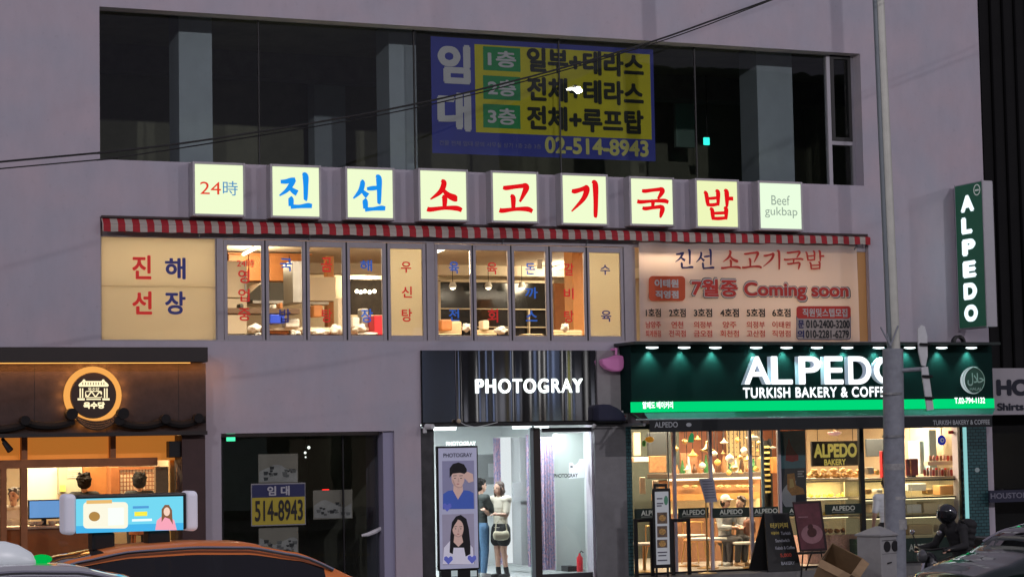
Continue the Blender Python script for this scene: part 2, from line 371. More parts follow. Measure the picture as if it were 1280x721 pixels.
win = MB().box(xc-.0, xc+.075, GY-.04, GY+.06, 6.943, 9.397).box(xe-.05, xe, GY-.04, GY+.06, 6.943, 9.397).box(xc+.077, xe-.052, GY-.04, GY+.06, 7.72, 7.79) \
    .build('window', mat('pale_window_frame', (.42, .41, .45), .5, .2), bld)
MB().box(xc+.077, xe-.052, GY, GY+.012, 6.95, 7.718).build('pane', TINT, win, fix=False)
MB().box(xc+.15, xe-.12, GY-.012, GY, 7.87, 9.32).build('pane', TINT, win, fix=False)
s = MB(); a, b, c, d = xc+.08, xe-.055, 7.793, 9.395
s.box(a, a+.07, GY-.05, GY+.04, c, d).box(b-.065, b, GY-.05, GY+.04, c, d).box(a+.072, b-.067, GY-.05, GY+.04, c, c+.07).box(a+.072, b-.067, GY-.05, GY+.04, d-.07, d).build('sash', BLACK, win)
ex = thing('small_lit_box', 'small cyan glow in the dark top floor, standing in for a reflected light', 'exit sign', P(884, 180, 4.0))  # glowing box added in place of a traffic light reflected in the glass
MB().pbox(881, 172, 887, 181, 4.0, 4.06).build('lit_face', glow('reflected_cyan_glow', '#39ffe8', 1.6), ex)
MB().pbox(880, 170, 888, 172, 3.99, 4.07).tube([P(884, 170, 4.03), (P(884, 170, 4.03).x, 4.03, 9.615)], .008).build('added_hanger', BLACK, ex)

# second floor room
Z2C = 6.14
ORANGE = mat('orange_wood', (.42, .16, .045), .5, var=.15, scale=4)
FLOOR2 = mat('brown_floor', (.22, .13, .08), .5, var=.15, scale=3)
room(BL+.32, BR-.32, TH+G, 10.5, 3.72, Z2C, [FLOOR2, CEIL, CREAM], 'second_floor_room')
MB().box(7.3, 21.5, 8.7, 9.1, 5.92, Z2C-.002).build('ceiling_beam', CEIL, bld)
MB().box(7.256, X2R-.01, .08-.06, .08+.16, 4.0465, 4.068).build('window_sill', mat('lilac_sill', (.42, .39, .42), .5), bld)
# frames of the second floor band
FY = .10
a, b, c, d = rect(126, 297, 269.5, 425, FY)
z0, z1 = 4.05, 6.015
mat('lit_cream_blind', (.62, .50, .27), .7); xl_ = P(270.5, 360, FY).x
lw = MB().box(7.256, a+.008, FY, FY+.06, z0+.002, 5.72).box(b-.003, xl_, FY, FY+.06, z0+.002, 5.72).box(a+.009, b-.004, FY, FY+.06, z0+.002, c+.003).box(a+.009, b-.004, FY, FY+.06, d-.003, 5.72).build('window', mat('lilac_frame', (.40, .37, .40), .5, .15, var=.05, scale=9), bld)
YP = mat('yellowish_panel', (.70, .58, .33), .6)
MB().box(a+.01, b-.005, FY, FY+.048, c+.005, 4.92).build('panel', YP, lw)
MB().box(a+.01, b-.005, FY+.001, FY+.048, 4.928, d-.005).build('panel', YP, lw)
frm = mat('lilac_frame', (.40, .37, .40), .5, .15, var=.05, scale=9)
MB().box(7.256, X2R-.01, FY-.02, FY+.12, 5.722, z1).build('window_head', frm, bld)
for q0, q1 in ((270.8, 279), (533.5, 543), (780, 791)):
    x0, x1 = P(q0, 360, FY).x, P(q1, 360, FY).x; MB().box(x0, x1, FY-.02, FY+.12, z0+.002, 5.72).build('window_post', frm, bld)
WINS = [(280, 330.8, 284.5, 327.5), (332.6, 382.2, 336.5, 378.5), (384, 432.6, 387.5, 428.5), (434.6, 483, 438, 478.5), (485, 532.8, 488.5, 528.5),
        (544, 590.4, 547.5, 588.5), (592.2, 638.6, 595.5, 635.8), (640.4, 686.4, 643.5, 683), (688.4, 733, 690.8, 731), (735, 779.5, 737.5, 776)]
RED = mat('red_film', (.62, .015, .012), .5, emit=.3); BLUE = mat('blue_film', (.02, .14, .62), .5, emit=.3); NAVY = mat('navy_film', (.02, .03, .22), .5, emit=.1)  # slight own glow put into the films; the letters have no lamp
TXT = {0: [('24時', (296, 324, 318, 334), RED), ('영', (297.5, 337, 312, 354), RED), ('업', (297.5, 361, 312, 377), RED), ('중', (297.5, 385, 313, 401), RED)],
       1: [('국', (350, 323, 365, 339), BLUE), ('밥', (349, 386, 363, 403), NAVY)],
       2: [('곰', (401, 322, 415, 340), RED), ('탕', (402, 386, 415, 403), RED)],
       3: [('해', (450, 325, 465, 339), BLUE), ('장', (451, 386, 466, 403), BLUE)],
       4: [('우', (501, 327, 514, 341), RED), ('신', (502, 358, 515, 372), RED), ('탕', (502, 386, 515, 402), RED)],
       5: [('육', (561, 327, 573.5, 342), BLUE), ('전', (561, 386, 574, 401), BLUE)],
       6: [('육', (608.5, 328, 621.5, 343), RED), ('회', (609.5, 386, 622.5, 403), RED)],
       7: [('돈', (656.5, 329, 669, 343), BLUE), ('까', (656, 359, 672, 373), BLUE), ('스', (657, 388, 671.5, 401.5), BLUE)],
       8: [('갈', (705, 329, 717, 344.5), RED), ('비', (704.5, 360, 717, 374), RED), ('탕', (705, 388, 717, 403), RED)],
       9: [('수', (750, 331, 762.5, 343.5), NAVY), ('육', (751, 388, 764, 402), NAVY)]}
for i, (o0, o1, i0, i1) in enumerate(WINS):
    x0, x1 = P(o0, 360, FY).x, P(o1, 360, FY).x; u0, u1 = P(i0, 360, FY).x, P(i1, 360, FY).x
    zb, zt = 4.07, 5.71; gb, gt = 4.155, 5.615
    f = MB().box(x0, u0, FY, FY+.06, zb, zt).box(u1, x1, FY, FY+.06, zb, zt).box(u0+.001, u1-.001, FY+.001, FY+.059, zb, gb).box(u0+.001, u1-.001, FY+.001, FY+.059, gt, zt) \
        .build('window', frm, bld, bevel=.004, seg=1)
    MB().box(u0+.001, u1-.001, FY+.03, FY+.038, gb, gt).build('pane', CLEAR, f, fix=False)
    MB().box(x1-.004, x1+.045, FY+.012, FY+.055, zb+.002, zt-.002).build('seal', BLACK, f)
    if i in (4, 9):
        MB().box(u0-.01, u1+.01, FY+.064, FY+.08, gb-.03, gt+.03).build('blind', mat('beige_blind', (.60, .50, .30), .7, var=.05, scale=2, emit=.0), f)
    else:
        MB().box(u0-.002, u1+.002, FY+.04, FY+.052, gb+.005, gb+.02).build('hinge_rail', BLACK, f)
    for s_, r_, m_ in TXT[i]: put_text(s_, r_, FY+.028, m_, f, bold=.02)
for s_, r_, m_ in (('진', (165, 319, 189, 349), RED), ('선', (165, 364, 190, 393), RED), ('해', (206, 322, 232, 349), NAVY), ('장', (206, 364, 232, 393), NAVY)):
    put_text(s_, r_, FY-.001, m_, lw, bold=.03)
x0 = P(791.5, 370, FY).x; f = MB().box(x0, x0+.05, FY, FY+.06, 4.07, 5.71).box(X2R-.24, X2R-.19, FY, FY+.06, 4.07, 5.71).build('window', frm, bld)
MB().box(x0+.05, X2R-.24, FY+.03, FY+.038, 4.07, 5.71).build('pane', CLEAR, f, fix=False)
MB().box(X2R-.18, X2R-.004, FY+.0, FY+.2, 4.05, 6.01).build('end_jamb', mat('orange_lit_jamb', (.62, .33, .12), .7), bld)  # orange of the inside light put into the jamb colour
# blinds and panels lit from inside by the ceiling tubes and added fill panels
TUBE = glow('tube_glow', (1, .86, .62), 5.0)
def tube_lamp(x0_, y0_, x1_, y1_, label):
    # a strip lamp on the ceiling, running from one ceiling point to another
    def onceil(px, py):
        d = P(px, py, 0)-CAM; return CAM + d*((Z2C-.06-CAM.z)/d.z)
    a, b = onceil(x0_, y0_), onceil(x1_, y1_)
    t = thing('strip_lamp', label, 'ceiling lamp', ((a.x+b.x)/2, (a.y+b.y)/2, Z2C-.08), 0, 'strip lamps on the second floor ceiling')
    MB().tube([a, b], .035, 8).build('lit_tube', TUBE, t, smooth=True)
    k = Vector((0, 0, .035)); MB().tube([a+k, b+k], .022, 6).build('fitting', mat('white_enamel', (.75, .75, .72), .4), t)
    l = lamp_light('POINT', 'strip_lamp_light', (a+b)/2-Vector((0, 0, .15)), 105, (1, .80, .52), shadow_soft_size=.25)
tube_lamp(303, 318.5, 327, 306, 'strip lamp shining in the first window pane, above the red column of letters')
tube_lamp(437, 348, 478, 333.5, 'strip lamp seen behind the pane with the upper blue letter, fourth window')
tube_lamp(546, 314.5, 564, 307, 'short strip lamp in the upper corner of the sixth window pane')
tube_lamp(626, 352, 660, 345, 'strip lamp crossing two window panes next to the beef soup letters, low')
tube_lamp(690, 337, 720, 328, 'strip lamp in the window pane before the orange column, slanted')
def inset(name, label, cat, r, Y0, Y1, m_, group=None, bevel=.01):
    return tag(MB().pbox(*r, Y0, Y1).build(name, m_, None, bevel=bevel), label, cat, group)
# kitchen seen through the left panes
INOX = mat('kitchen_steel', (.45, .44, .41), .35, .7, var=.08, scale=6)
wc = thing('wall_cupboard', 'orange wooden wall cupboard high in the kitchen window', 'cupboard', P(333, 352, 6.5))
for k in range(4):
    MB().pbox(286+25.5*k, 318, 310.5+25.5*k, 351, 6.5, 6.9).build('door', ORANGE, wc, bevel=.01)
MB().pbox(285, 316.5, 390, 318, 6.45, 6.95).build('cornice', ORANGE, wc)
kh = thing('kitchen_hood', 'dark steel kitchen hood hanging under the orange cupboard', 'hood', P(346, 376, 5.4))
a, b, c, d = rect(318, 353, 369, 376, 5.4); MB().prism([(a-.25, c), (b, c), (b-.05, d), (a+.15, d)], 5.4, 6.2).build('canopy', mat('dark_steel', (.09, .085, .07), .4, .6), kh, bevel=.01)
MB().pbox(316, 375.5, 371, 379, 5.36, 6.22).build('rim', INOX, kh)
t = thing('fridge', 'pale cream fridge behind the red letters of the first pane', 'fridge', P(298, 424, 4.2))
MB().pbox(283, 326, 309, 372, 4.2, 4.9).build('door', CREAM, t, bevel=.02); MB().pbox(283, 373, 309, 424, 4.2, 4.9).build('door', CREAM, t, bevel=.02)
MB().tube([P(307, 340, 4.15), P(307, 364, 4.15)], .015).build('handle', STEEL, t)
inset('serving_shelf', 'brown serving shelf crossing the first two window panes', 'shelf', (284, 385, 375, 392), 2.6, 3.0, mat('brown_board', (.10, .055, .025), .6))
inset('air_duct', 'grey sheet metal duct hanging between the second and third panes', 'duct', (366, 326, 381, 378), 3.4, 4.0, INOX)
inset('extractor_box', 'cream extractor casing filling the upper third pane', 'extractor', (386, 346, 420, 376), 5.0, 5.8, CREAM)
inset('wooden_post', 'orange wooden post standing behind the third pane', 'post', (409, 320, 418, 424), 6.0, 6.2, ORANGE)
inset('dark_curtain', 'dark pleated curtain behind the fourth pane', 'curtain', (438, 349, 478, 393), 5.0, 5.1, mat('dark_curtain', (.05, .04, .03), .8, var=.4, scale=12))
inset('storage_crate', 'blue plastic crate on the kitchen counter', 'crate', (338, 393, 356, 404), 2.4, 2.9, mat('blue_plastic', (.02, .06, .5), .4))
inset('plastic_basin', 'red plastic basin standing among wrapped goods', 'basin', (468, 394, 480, 424), 2.6, 3.1, mat('red_plastic', (.5, .02, .03), .4))
kc = thing('kitchen_counter', 'long cream kitchen counter with orange doors behind the left panes', 'counter', P(400, 428, 3.0))
MB().pbox(330, 409, 480, 413, 2.9, 3.7).build('worktop', CREAM, kc, bevel=.01)
for k in range(5): MB().pbox(334+29*k, 413.5, 361+29*k, 434, 3.0, 3.6).build('door', ORANGE if k % 2 == 0 else CREAM, kc, bevel=.01)
WRAP = mat('white_wrapping', (.7, .66, .56), .5, var=.1, scale=14, bump=.6)
def lump(px, py, rx, ry, Y, label, name='wrapped_parcel', m_=WRAP, cat='parcel', group='wrapped parcels on the counters'):
    c = P(px, py, Y); s = 1/72; o = bmesh.new(); bmesh.ops.create_icosphere(o, subdivisions=3, radius=1)
    mb = MB(); rr = random.Random(int(px*7+py)); a, b_, c_ = rr.random()*6, rr.random()*6, rr.random()*6
    for v in o.verts:
        k = 1+.22*math.sin(4*v.co.x+a)*math.cos(5*v.co.z+b_)+.14*math.sin(8*v.co.x+3*v.co.y+c_)
        v.co = Vector((v.co.x*rx*s, v.co.y*min(rx, ry)*1.1*s, v.co.z*ry*s*(.75 if m_ is WRAP else 1)))*k
    mb.add([c+v.co for v in o.verts], [tuple(v.index for v in f.verts) for f in o.faces]); o.free()
    return tag(mb.build(name, m_, None, smooth='all'), label, cat, group)
for i, (px, py, rx, ry, lb) in enumerate([(318, 410, 8, 7, 'white wrapped parcel in the first pane under the serving shelf'), (322, 419, 7, 5, 'white wrapped parcel at the foot of the first pane'), (400, 415, 12, 6, 'flat white parcel in the third pane'), (420, 412, 7, 9, 'upright white parcel in the third pane beside the wooden post'),
        (449, 410, 9, 7, 'white bag on the counter in the fourth pane'), (460, 418, 14, 4, 'flat white sheet pile in the fourth pane'), (370, 417, 7, 6, 'white parcel beside the blue crate')]): lump(px, py, rx, ry, 2.3, lb)
for i, (r_, Y, nm, m_, lb, ct_) in enumerate([((384, 377, 412, 381, 0), 3.6, 'plate_rack', INOX, 'steel plate rack under the cream extractor', 'rack'), ((392, 381, 404, 396, 0), 3.2, 'cardboard_carton', ORANGE, 'brown carton standing under the plate rack', 'carton'),
    ((422, 372, 430, 412, 0), 3.8, 'paper_roll', CREAM, 'upright cream paper roll beside the wooden post', 'roll'), ((441, 396, 450, 410, 0), 2.7, 'cardboard_carton', WRAP, 'pale carton in the fourth pane below the dark curtain', 'carton'), ((452, 385, 461, 411, 0), 2.9, 'steel_pot', INOX, 'tall steel pot before the dark curtain', 'pot'),
    ((341, 380, 346, 386, 0), 2.7, 'glass_jar', WRAP, 'small pale jar on the brown serving shelf', 'jar'), ((350, 378, 354, 386, 0), 2.7, 'sauce_bottle', ORANGE, 'orange bottle on the brown serving shelf', 'bottle'), ((300, 379, 305, 386, 0), 2.7, 'sauce_bottle', mat('dark_steel', (.09, .085, .07), .4, .6), 'dark bottle on the serving shelf in the first pane', 'bottle'),
    ((357, 398, 375, 409, 0), 2.8, 'polystyrene_box', WRAP, 'white foam box beside the blue crate', 'box'), ((552, 399, 566, 413, 0), 2.6, 'cardboard_carton', ORANGE, 'brown carton behind the sofa of the sixth pane', 'carton'), ((604, 400, 612, 412, 0), 2.8, 'table_lamp', CREAM, 'cream lamp base beside the sofa of the seventh pane', 'lamp')]):
    tag(MB().pbox(*r_[:4], Y, Y+.25).build(nm, m_, None, bevel=.03, seg=2), lb, ct_)
for k, px in enumerate((446, 451, 456, 462, 468)):
    tag(MB().ball(P(px, 364+(k % 2), 4.8), .04, 10).build('string_light', glow('spot_glow', (1, .85, .6), 6), smooth=True), ['first', 'second', 'third', 'fourth', 'last'][k]+' little warm light in the row before the dark curtain', 'light', 'little lights before the dark curtain')
# dining side
db = MB().pbox(551, 353, 689, 432, 9.2, 9.3).build('night_window', mat('night_glass', (.012, .013, .013), .12, spec=.6), bld)
MB().pbox(548, 350, 692, 353, 9.1, 9.32).pbox(546, 350, 551, 432, 9.1, 9.3).build('night_window_frame', CREAM, bld)
for y_ in (385.5, 408): MB().pbox(551, y_, 689, y_+1.3, 9.1, 9.18).build('night_window_bar', CREAM, bld)
for x_ in (661,): MB().pbox(x_, 386, x_+1.8, 430, 9.08, 9.18).build('night_window_bar', CREAM, bld)
for px, lb in ((566, 'round warm ceiling spot low in the sixth pane'), (610.5, 'round warm ceiling spot low in the seventh pane'), (652.5, 'round warm ceiling spot low in the eighth pane')):
    p = P(px, 359.5, 8.6); t = thing('ceiling_spot', lb, 'ceiling lamp', p, 0, 'warm spots before the night window')
    MB().lathe(p, [(.07, 0), (.085, .03), (.05, .12)], 14).build('shade', mat('white_enamel', (.75, .75, .72), .4), t, smooth=True)
    MB().lathe(p-Vector((0, 0, .012)), [(.0, -.035), (.045, -.02), (.06, .01)], 14).build('bulb', glow('spot_glow', (1, .85, .6), 6), t, smooth=True)
    MB().tube([p+Vector((0, 0, .12)), (p.x, p.y, Z2C-.003)], .008).build('stem', BLACK, t)
inset('wooden_column', 'broad orange wooden column behind the ninth pane', 'column', (716, 305, 731, 424), 4.4, 4.8, mat('bright_orange_wood', (.55, .23, .06), .5, var=.1, scale=4))
inset('wooden_door', 'brown wooden door behind the red letters of the ninth pane', 'door', (694, 354, 714, 424), 7.0, 7.1, ORANGE)
inset('wall_notice', 'white notice pinned near the ceiling in the eighth pane', 'notice', (672, 324, 678, 336), 6.2, 6.23, mat('white_enamel', (.75, .75, .72), .4))
SOFA = mat('cream_leather', (.62, .47, .27), .5, var=.08, scale=5)
for i, (a_, b_, c_, lb) in enumerate([(548, 578, 401, 'cream sofa in the sixth pane'), (592, 622, 412, 'cream sofa in the seventh pane'), (655, 681, 417, 'low cream sofa in the eighth pane'), (690, 729, 412, 'cream sofa in the ninth pane')]):
    s_ = thing('sofa', lb+' behind the folding windows', 'sofa', P((a_+b_)/2, 432, 2.4), 0, 'cream sofas behind the folding windows')
    MB().pbox(a_, c_, b_, 426, 2.9, 3.1).build('backrest', SOFA, s_, bevel=.04); MB().pbox(a_, 417, b_, 423, 2.2, 2.88).build('seat', SOFA, s_, bevel=.04)
for px, py, rx, ry, lb in ((583, 409, 5, 7, 'cream bundle propped on the sofa in the sixth pane'), (626, 413, 8, 7, 'pale blue bundle at the edge of the seventh pane'), (662, 420, 3, 3, 'small round bundle in the eighth pane'), (706, 409, 5, 7, 'white bundle leaning in the ninth pane')):
    lump(px, py, rx, ry, 2.0, lb, 'cloth_bundle', WRAP, 'bundle', 'bundles on the sofas')

# ------------------------------------------------------------------ awning, light boxes, banners
def backlit(m, k=.6, tcol=None):
    nt = m.node_tree; b = nt.nodes['Principled BSDF']; o = nt.nodes['Material Output']; t = nt.nodes.new('ShaderNodeBsdfTranslucent'); x = nt.nodes.new('ShaderNodeMixShader')
    t.inputs[0].default_value = tcol or (.86, .80, .66, 1); x.inputs[0].default_value = k
    nt.links.new(b.outputs[0], x.inputs[1]); nt.links.new(t.outputs[0], x.inputs[2]); nt.links.new(x.outputs[0], o.inputs[0]); return m
backlit(_mats['beige_blind']); backlit(_mats['yellowish_panel'], .5); backlit(_mats['lit_cream_blind'], .7)
def stripes(name, m1, m2, x0, period):
    m = bpy.data.materials.new(name); m.use_nodes = True; nt = m.node_tree; b = nt.nodes['Principled BSDF']; b.inputs['Roughness'].default_value = .75
    g = nt.nodes.new('ShaderNodeNewGeometry'); sp = nt.nodes.new('ShaderNodeSeparateXYZ'); nt.links.new(g.outputs['Position'], sp.inputs[0])
    a = nt.nodes.new('ShaderNodeMath'); a.operation = 'SUBTRACT'; a.inputs[1].default_value = x0; nt.links.new(sp.outputs[0], a.inputs[0])
    d = nt.nodes.new('ShaderNodeMath'); d.operation = 'DIVIDE'; d.inputs[1].default_value = period; nt.links.new(a.outputs[0], d.inputs[0])
    fr = nt.nodes.new('ShaderNodeMath'); fr.operation = 'FRACT'; nt.links.new(d.outputs[0], fr.inputs[0])
    c = nt.nodes.new('ShaderNodeMath'); c.operation = 'GREATER_THAN'; c.inputs[1].default_value = .5; nt.links.new(fr.outputs[0], c.inputs[0])
    mx = nt.nodes.new('ShaderNodeMix'); mx.data_type = 'RGBA'; mx.inputs[6].default_value = (*m1, 1); mx.inputs[7].default_value = (*m2, 1)
    nt.links.new(c.outputs[0], mx.inputs[0])
    n = nt.nodes.new('ShaderNodeTexNoise'); n.inputs['Scale'].default_value = 3; n.inputs['Detail'].default_value = 5
    r = nt.nodes.new('ShaderNodeMapRange'); r.inputs[1].default_value = .3; r.inputs[2].default_value = .7; r.inputs[3].default_value = .8; r.inputs[4].default_value = 1.1; nt.links.new(n.outputs[0], r.inputs[0])
    s = nt.nodes.new('ShaderNodeVectorMath'); s.operation = 'SCALE'; nt.links.new(mx.outputs[2], s.inputs[0]); nt.links.new(r.outputs[0], s.inputs['Scale'])
    nt.links.new(s.outputs[0], b.inputs['Base Color'])
    return m
AX0 = 7.262; AX1 = P(1095.5, 302, -.3).x; AF = -.10
per = .2345
AWN = stripes('red_white_canvas', (.46, .02, .03), (.52, .46, .40), P(138.5, 285, AF).x-per/2, per)
aw = thing('striped_awning', 'long red and white striped awning over the second floor windows', 'awning', (14.3, -.15, 5.79))
ft0, ft1, fb0, fb1 = P(150, 280, AF).z, P(1085, 296.5, AF).z, P(150, 289.3, AF).z, P(1085, 306, AF).z
AL = lambda x, q0, q1: q0+(q1-q0)*(x-AX0)/(AX1-AX0)
MB().quad((AX0, -.002, 6.0), (AX1, -.002, 6.0), (AX1, AF, AL(AX1, ft0, ft1)), (AX0, AF, AL(AX0, ft0, ft1))).build('canopy', AWN, aw, fix=False)
n = 260; mb = MB()
for i in range(n):
    xa, xb_ = AX0+(AX1-AX0)*i/n, AX0+(AX1-AX0)*(i+1)/n
    f_ = lambda x: AF-.008*math.sin(x*9)-.006*math.sin(x*3.1+1)
    g_ = lambda x: AL(x, fb0, fb1)+.006*math.sin(x*2*math.pi/.235*.5)+.006*math.sin(x*1.3)
    mb.quad((xa, f_(xa)-.01, g_(xa)), (xb_, f_(xb_)-.01, g_(xb_)), (xb_, AF, AL(xb_, ft0, ft1)-.002), (xa, AF, AL(xa, ft0, ft1)-.002))
mb.build('valance', AWN, aw, fix=False)
MB().box(AX0, P(1083, 294, 0).x, -.05, -.003, 6.005, 6.04).build('head_rail', mat('dark_brown_rail', (.05, .03, .03), .6), aw)
for px in (250, 388, 630, 735, 1070): x_ = P(px, 296, -.1).x; MB().tube([(x_, .0, 5.72), (x_+.02, AF+.02, 5.83)], .012, 6).build('arm', STEEL, aw)

FACE = glow('box_glow', (.83, .93, .60), 1.06); FACE2 = glow('box_glow_warm', (.86, .93, .50), 1.0); FACE3 = glow('box_glow_cool', (.80, .96, .72), 1.04)
REDL = glow('red_letter_glow', (.80, .008, .012), .95); BLUEL = glow('blue_letter_glow', (.012, .30, .90), .95)
BOXF = mat('box_frame', (.5, .48, .5), .5, .2, var=.06)
BOXES = [((244, 206, 304, 267.5), '24', 'lit square sign box reading 24時 in thin red and blue'), ((341, 209, 399, 270), '진', 'lit square sign box showing a blue letter 진'),
  ((434.7, 212, 491, 272), '선', 'lit square sign box showing a blue letter 선'), ((526, 214, 583, 274), '소', 'lit square sign box showing a red letter 소'),
  ((616.7, 217, 671, 276), '고', 'lit square sign box showing a red letter 고'), ((704, 220, 758, 279), '기', 'lit square sign box showing a red letter 기'),
  ((789.6, 224, 841, 280), '국', 'lit square sign box showing a red letter 국'), ((872, 226.6, 922, 283), '밥', 'lit yellowish sign box showing a red letter 밥'),
  ((950.6, 229.5, 1001.6, 285.6), 'b', 'lit square sign box with the small grey words Beef gukbap')]
BY = -.24
for (r_, ch, lb) in BOXES:
    a, b, c, d = rect(*r_, BY); t = thing('sign_box', lb, 'sign', ((a+b)/2, BY/2, c-.05), 0, 'lit sign boxes in a row above the awning')
    MB().box(a, b, BY+.012, -.003, c, d).build('lit_face', FACE2 if ch == '밥' else FACE3 if ch == 'b' else FACE, t)
    e = .04; MB().box(a-e, a-.001, BY, -.005, c-e, d+e).box(b+.001, b+e, BY, -.005, c-e, d+e).box(a, b, BY, BY+.035, d+.001, d+e).box(a, b, BY, -.005, c-e, c-.001).build('frame', BOXF, t, bevel=.006, seg=1)
    l = lamp_light('AREA', 'box_top_light', ((a+b)/2, BY+.14, d+.012), 1.5, (1, .95, .62), shape='RECTANGLE', size=(b-a)*.9, size_y=.14); l.rotation_euler = (R(180), 0, 0)
    if ch in BRUSH:
        w_, h_ = b-a, d-c
        ins = {'기': (.17, .86, .13, .88), '진': (.14, .86, .13, .88), '선': (.12, .84, .14, .88)}.get(ch, (.13, .89, .2, .86))
        brush(ch, a+w_*ins[0], a+w_*ins[1], d-h_*ins[3], d-h_*ins[2], BY, BLUEL if ch in '진선' else REDL, t, 1.5)
    elif ch == '24':
        put_text('24', (250, 227.5, 276, 243), BY+.006, glow('red_thin_glow', (.85, .06, .03), .9), t); put_text('時', (278.5, 226.5, 297, 244.5), BY+.006, glow('blue_thin_glow', (.06, .3, .6), .9), t)
    else:
        gl = glow('grey_letter_glow', (.33, .42, .34), .9); put_text('Beef', (964, 244.5, 987, 256.5), BY+.006, gl, t); put_text('gukbap', (956, 259, 996.5, 272.5), BY+.006, gl, t)

# coming-soon banner
BNY = -.04
CLOTH = backlit(mat('white_banner_cloth', (.80, .70, .63), .7), .45, (.85, .62, .50, 1))
bn = thing('fabric_banner', 'white fabric banner with red coming soon lettering tied over the end windows', 'banner', P(935, 431, BNY))
a, b, c, d = P(800, 368, BNY).x, P(1073, 368, BNY).x, P(935, 431, BNY).z, P(935, 304, BNY).z
nx, nz = 60, 24; mb = MB(); vs = []
for j in range(nz+1):
    for i in range(nx+1):
        u_, v_ = i/nx, j/nz
        vs.append((a+(b-a)*u_-.02*(1-v_)*(1-u_), BNY+.018*math.sin(u_*9)*(.4+v_)*.6+.012*math.sin(u_*23+v_*3)*v_, c+(d-c)*v_+.01*math.sin(u_*6)*(1-v_)))
mb.add(vs, [(j*(nx+1)+i, j*(nx+1)+i+1, (j+1)*(nx+1)+i+1, (j+1)*(nx+1)+i) for j in range(nz) for i in range(nx)])
mb.build('cloth', CLOTH, bn, smooth='all', fix=False)
BT = BNY-.04
PNAVY = mat('navy_print', (.02, .02, .13), .7); PRED = mat('red_print', (.62, .05, .035), .7); PORG = mat('orange_print', (.66, .10, .03), .7); PBLK = mat('black_print', (.02, .018, .018), .7); PWHT = mat('white_print', (.62, .56, .52), .7)
for ch, x0 in (('진', 844), ('선', 870)):
    q = rect(x0, 312, x0+23, 337, BT); brush(ch, *q, BT, PNAVY, bn, 1.12)
for k, ch in enumerate('소고기국밥'):
    q = rect(901+26.2*k, 313.5, 901+26.2*k+24.5, 337, BT); brush(ch, *q, BT, PRED, bn, 1.12)
flat(rrect(811, 345, 856.5, 376, 5), BT, PORG, bn, 'badge'); put_text('이태원', (818, 349, 848, 359.5), BT-.003, PWHT, bn, .05); put_text('직영점', (819, 363, 848, 373), BT-.003, PWHT, bn, .05)
put_text('7월중 Coming soon', (862, 347.5, 1063, 377.5), BT+.003, PBLK, bn, .075); put_text('7월중 Coming soon', (863, 348.3, 1062, 376.7), BT, PWHT, bn, .058); put_text('7월중 Coming soon', (864.5, 350, 1060.5, 375), BT-.003, PRED, bn, .034)
for k, (x0, x1, t1, t2) in enumerate([(807, 826, '남양주', '퇴계원점'), (836, 857, '연천', '전곡점'), (867, 890, '의정부', '금오점'), (900, 923.5, '양주', '회천점'), (933, 956, '의정부', '고산점'), (965, 988, '이태원', '직영점')]):
    put_text(f'{k+1}호점', (x0, 385.5, x1, 396), BT, PBLK, bn, .03)
    ww = 3 if len(t1) == 2 else 0
    put_text(t1, (x0+ww, 401.5, x1-ww, 410), BT, PRED, bn, .02); put_text(t2, (x0, 412.5, x1, 421), BT, PRED, bn, .02)
flat(rrect(995.5, 382.5, 1063.5, 424.5, 4), BT+.004, PNAVY, bn, 'contact_box'); flat(rrect(996.3, 384, 1062.7, 423.7, 3.5), BT+.001, CLOTH, bn, 'contact_box'); flat(rrect(995.5, 382.5, 1063.5, 398, 4), BT-.002, PRED, bn, 'contact_header')
put_text('직원및스텝모집', (1003, 385.5, 1059, 396), BT-.004, PWHT, bn, .03)
put_text('문', (997.5, 400, 1005, 410), BT-.002, PNAVY, bn, .03); put_text('010-2400-3200', (1007.5, 400, 1062, 410), BT-.002, PBLK, bn, .025)
put_text('의', (996.5, 412.5, 1005, 422.5), BT-.002, PNAVY, bn, .03); put_text('010-2281-6279', (1007, 412.5, 1061, 422.5), BT-.002, PBLK, bn, .025)

# lease banner inside the top window
LY = .44
def mm(n, c, r=.7, e=0): return mat(n, c, r, emit=e, var=.05, scale=3)
lb_ = thing('lease_banner', 'large blue and yellow lease banner hung inside the top floor glass', 'banner', P(679, 198, LY))
a, b, c, d = P(539.5, 120, LY).x, P(818, 130, LY).x, P(679, 196.5, LY).z, P(679, 54, LY).z
LB = lambda u, v: (P(0, 0, LY), 0)
MB().box(a, b, LY+.004, LY+.008, c, d).build('cloth', mm('blue_banner', (.06, .075, .46)), lb_)
MB().box(P(594, 110, LY).x, P(813.5, 120, LY).x, LY, LY+.0035, P(704, 170, LY).z, P(704, 62, LY).z).build('yellow_field', mm('yellow_banner', (.78, .70, .03)), lb_)
GRN = mm('green_banner', (.03, .36, .12)); LW = mat('lease_white', (.75, .75, .82), .7); LK = mat('lease_black', (.02, .025, .02), .7); LYL = mat('lease_yellow', (.75, .72, .25), .7)
put_text('임', (547, 56, 588, 105), LY+.003, LW, lb_, .05); put_text('대', (546.5, 115, 589, 164), LY+.003, LW, lb_, .05)
for k, (y0, y1, l1, l2) in enumerate([(59.5, 89, '1층', '일부+테라스'), (95.5, 125, '2층', '전체+테라스'), (131, 160.5, '3층', '전체+루프탑')]):
    o = flat_rect((604, y0, 650.5, y1), LY-.003, GRN, lb_, 'green_field')
    put_text(l1, (609.5, y0+4.5, 645, y1-4.5), LY-.004, LW, lb_, .03)
    put_text(l2, (658.5, y0+2+1.5*0+2, 804.5, y1+5), LY-.002, LK, lb_, .045)
put_text('02-514-8943', (681, 173.5, 810.5, 194), LY+.002, LYL, lb_, .035)
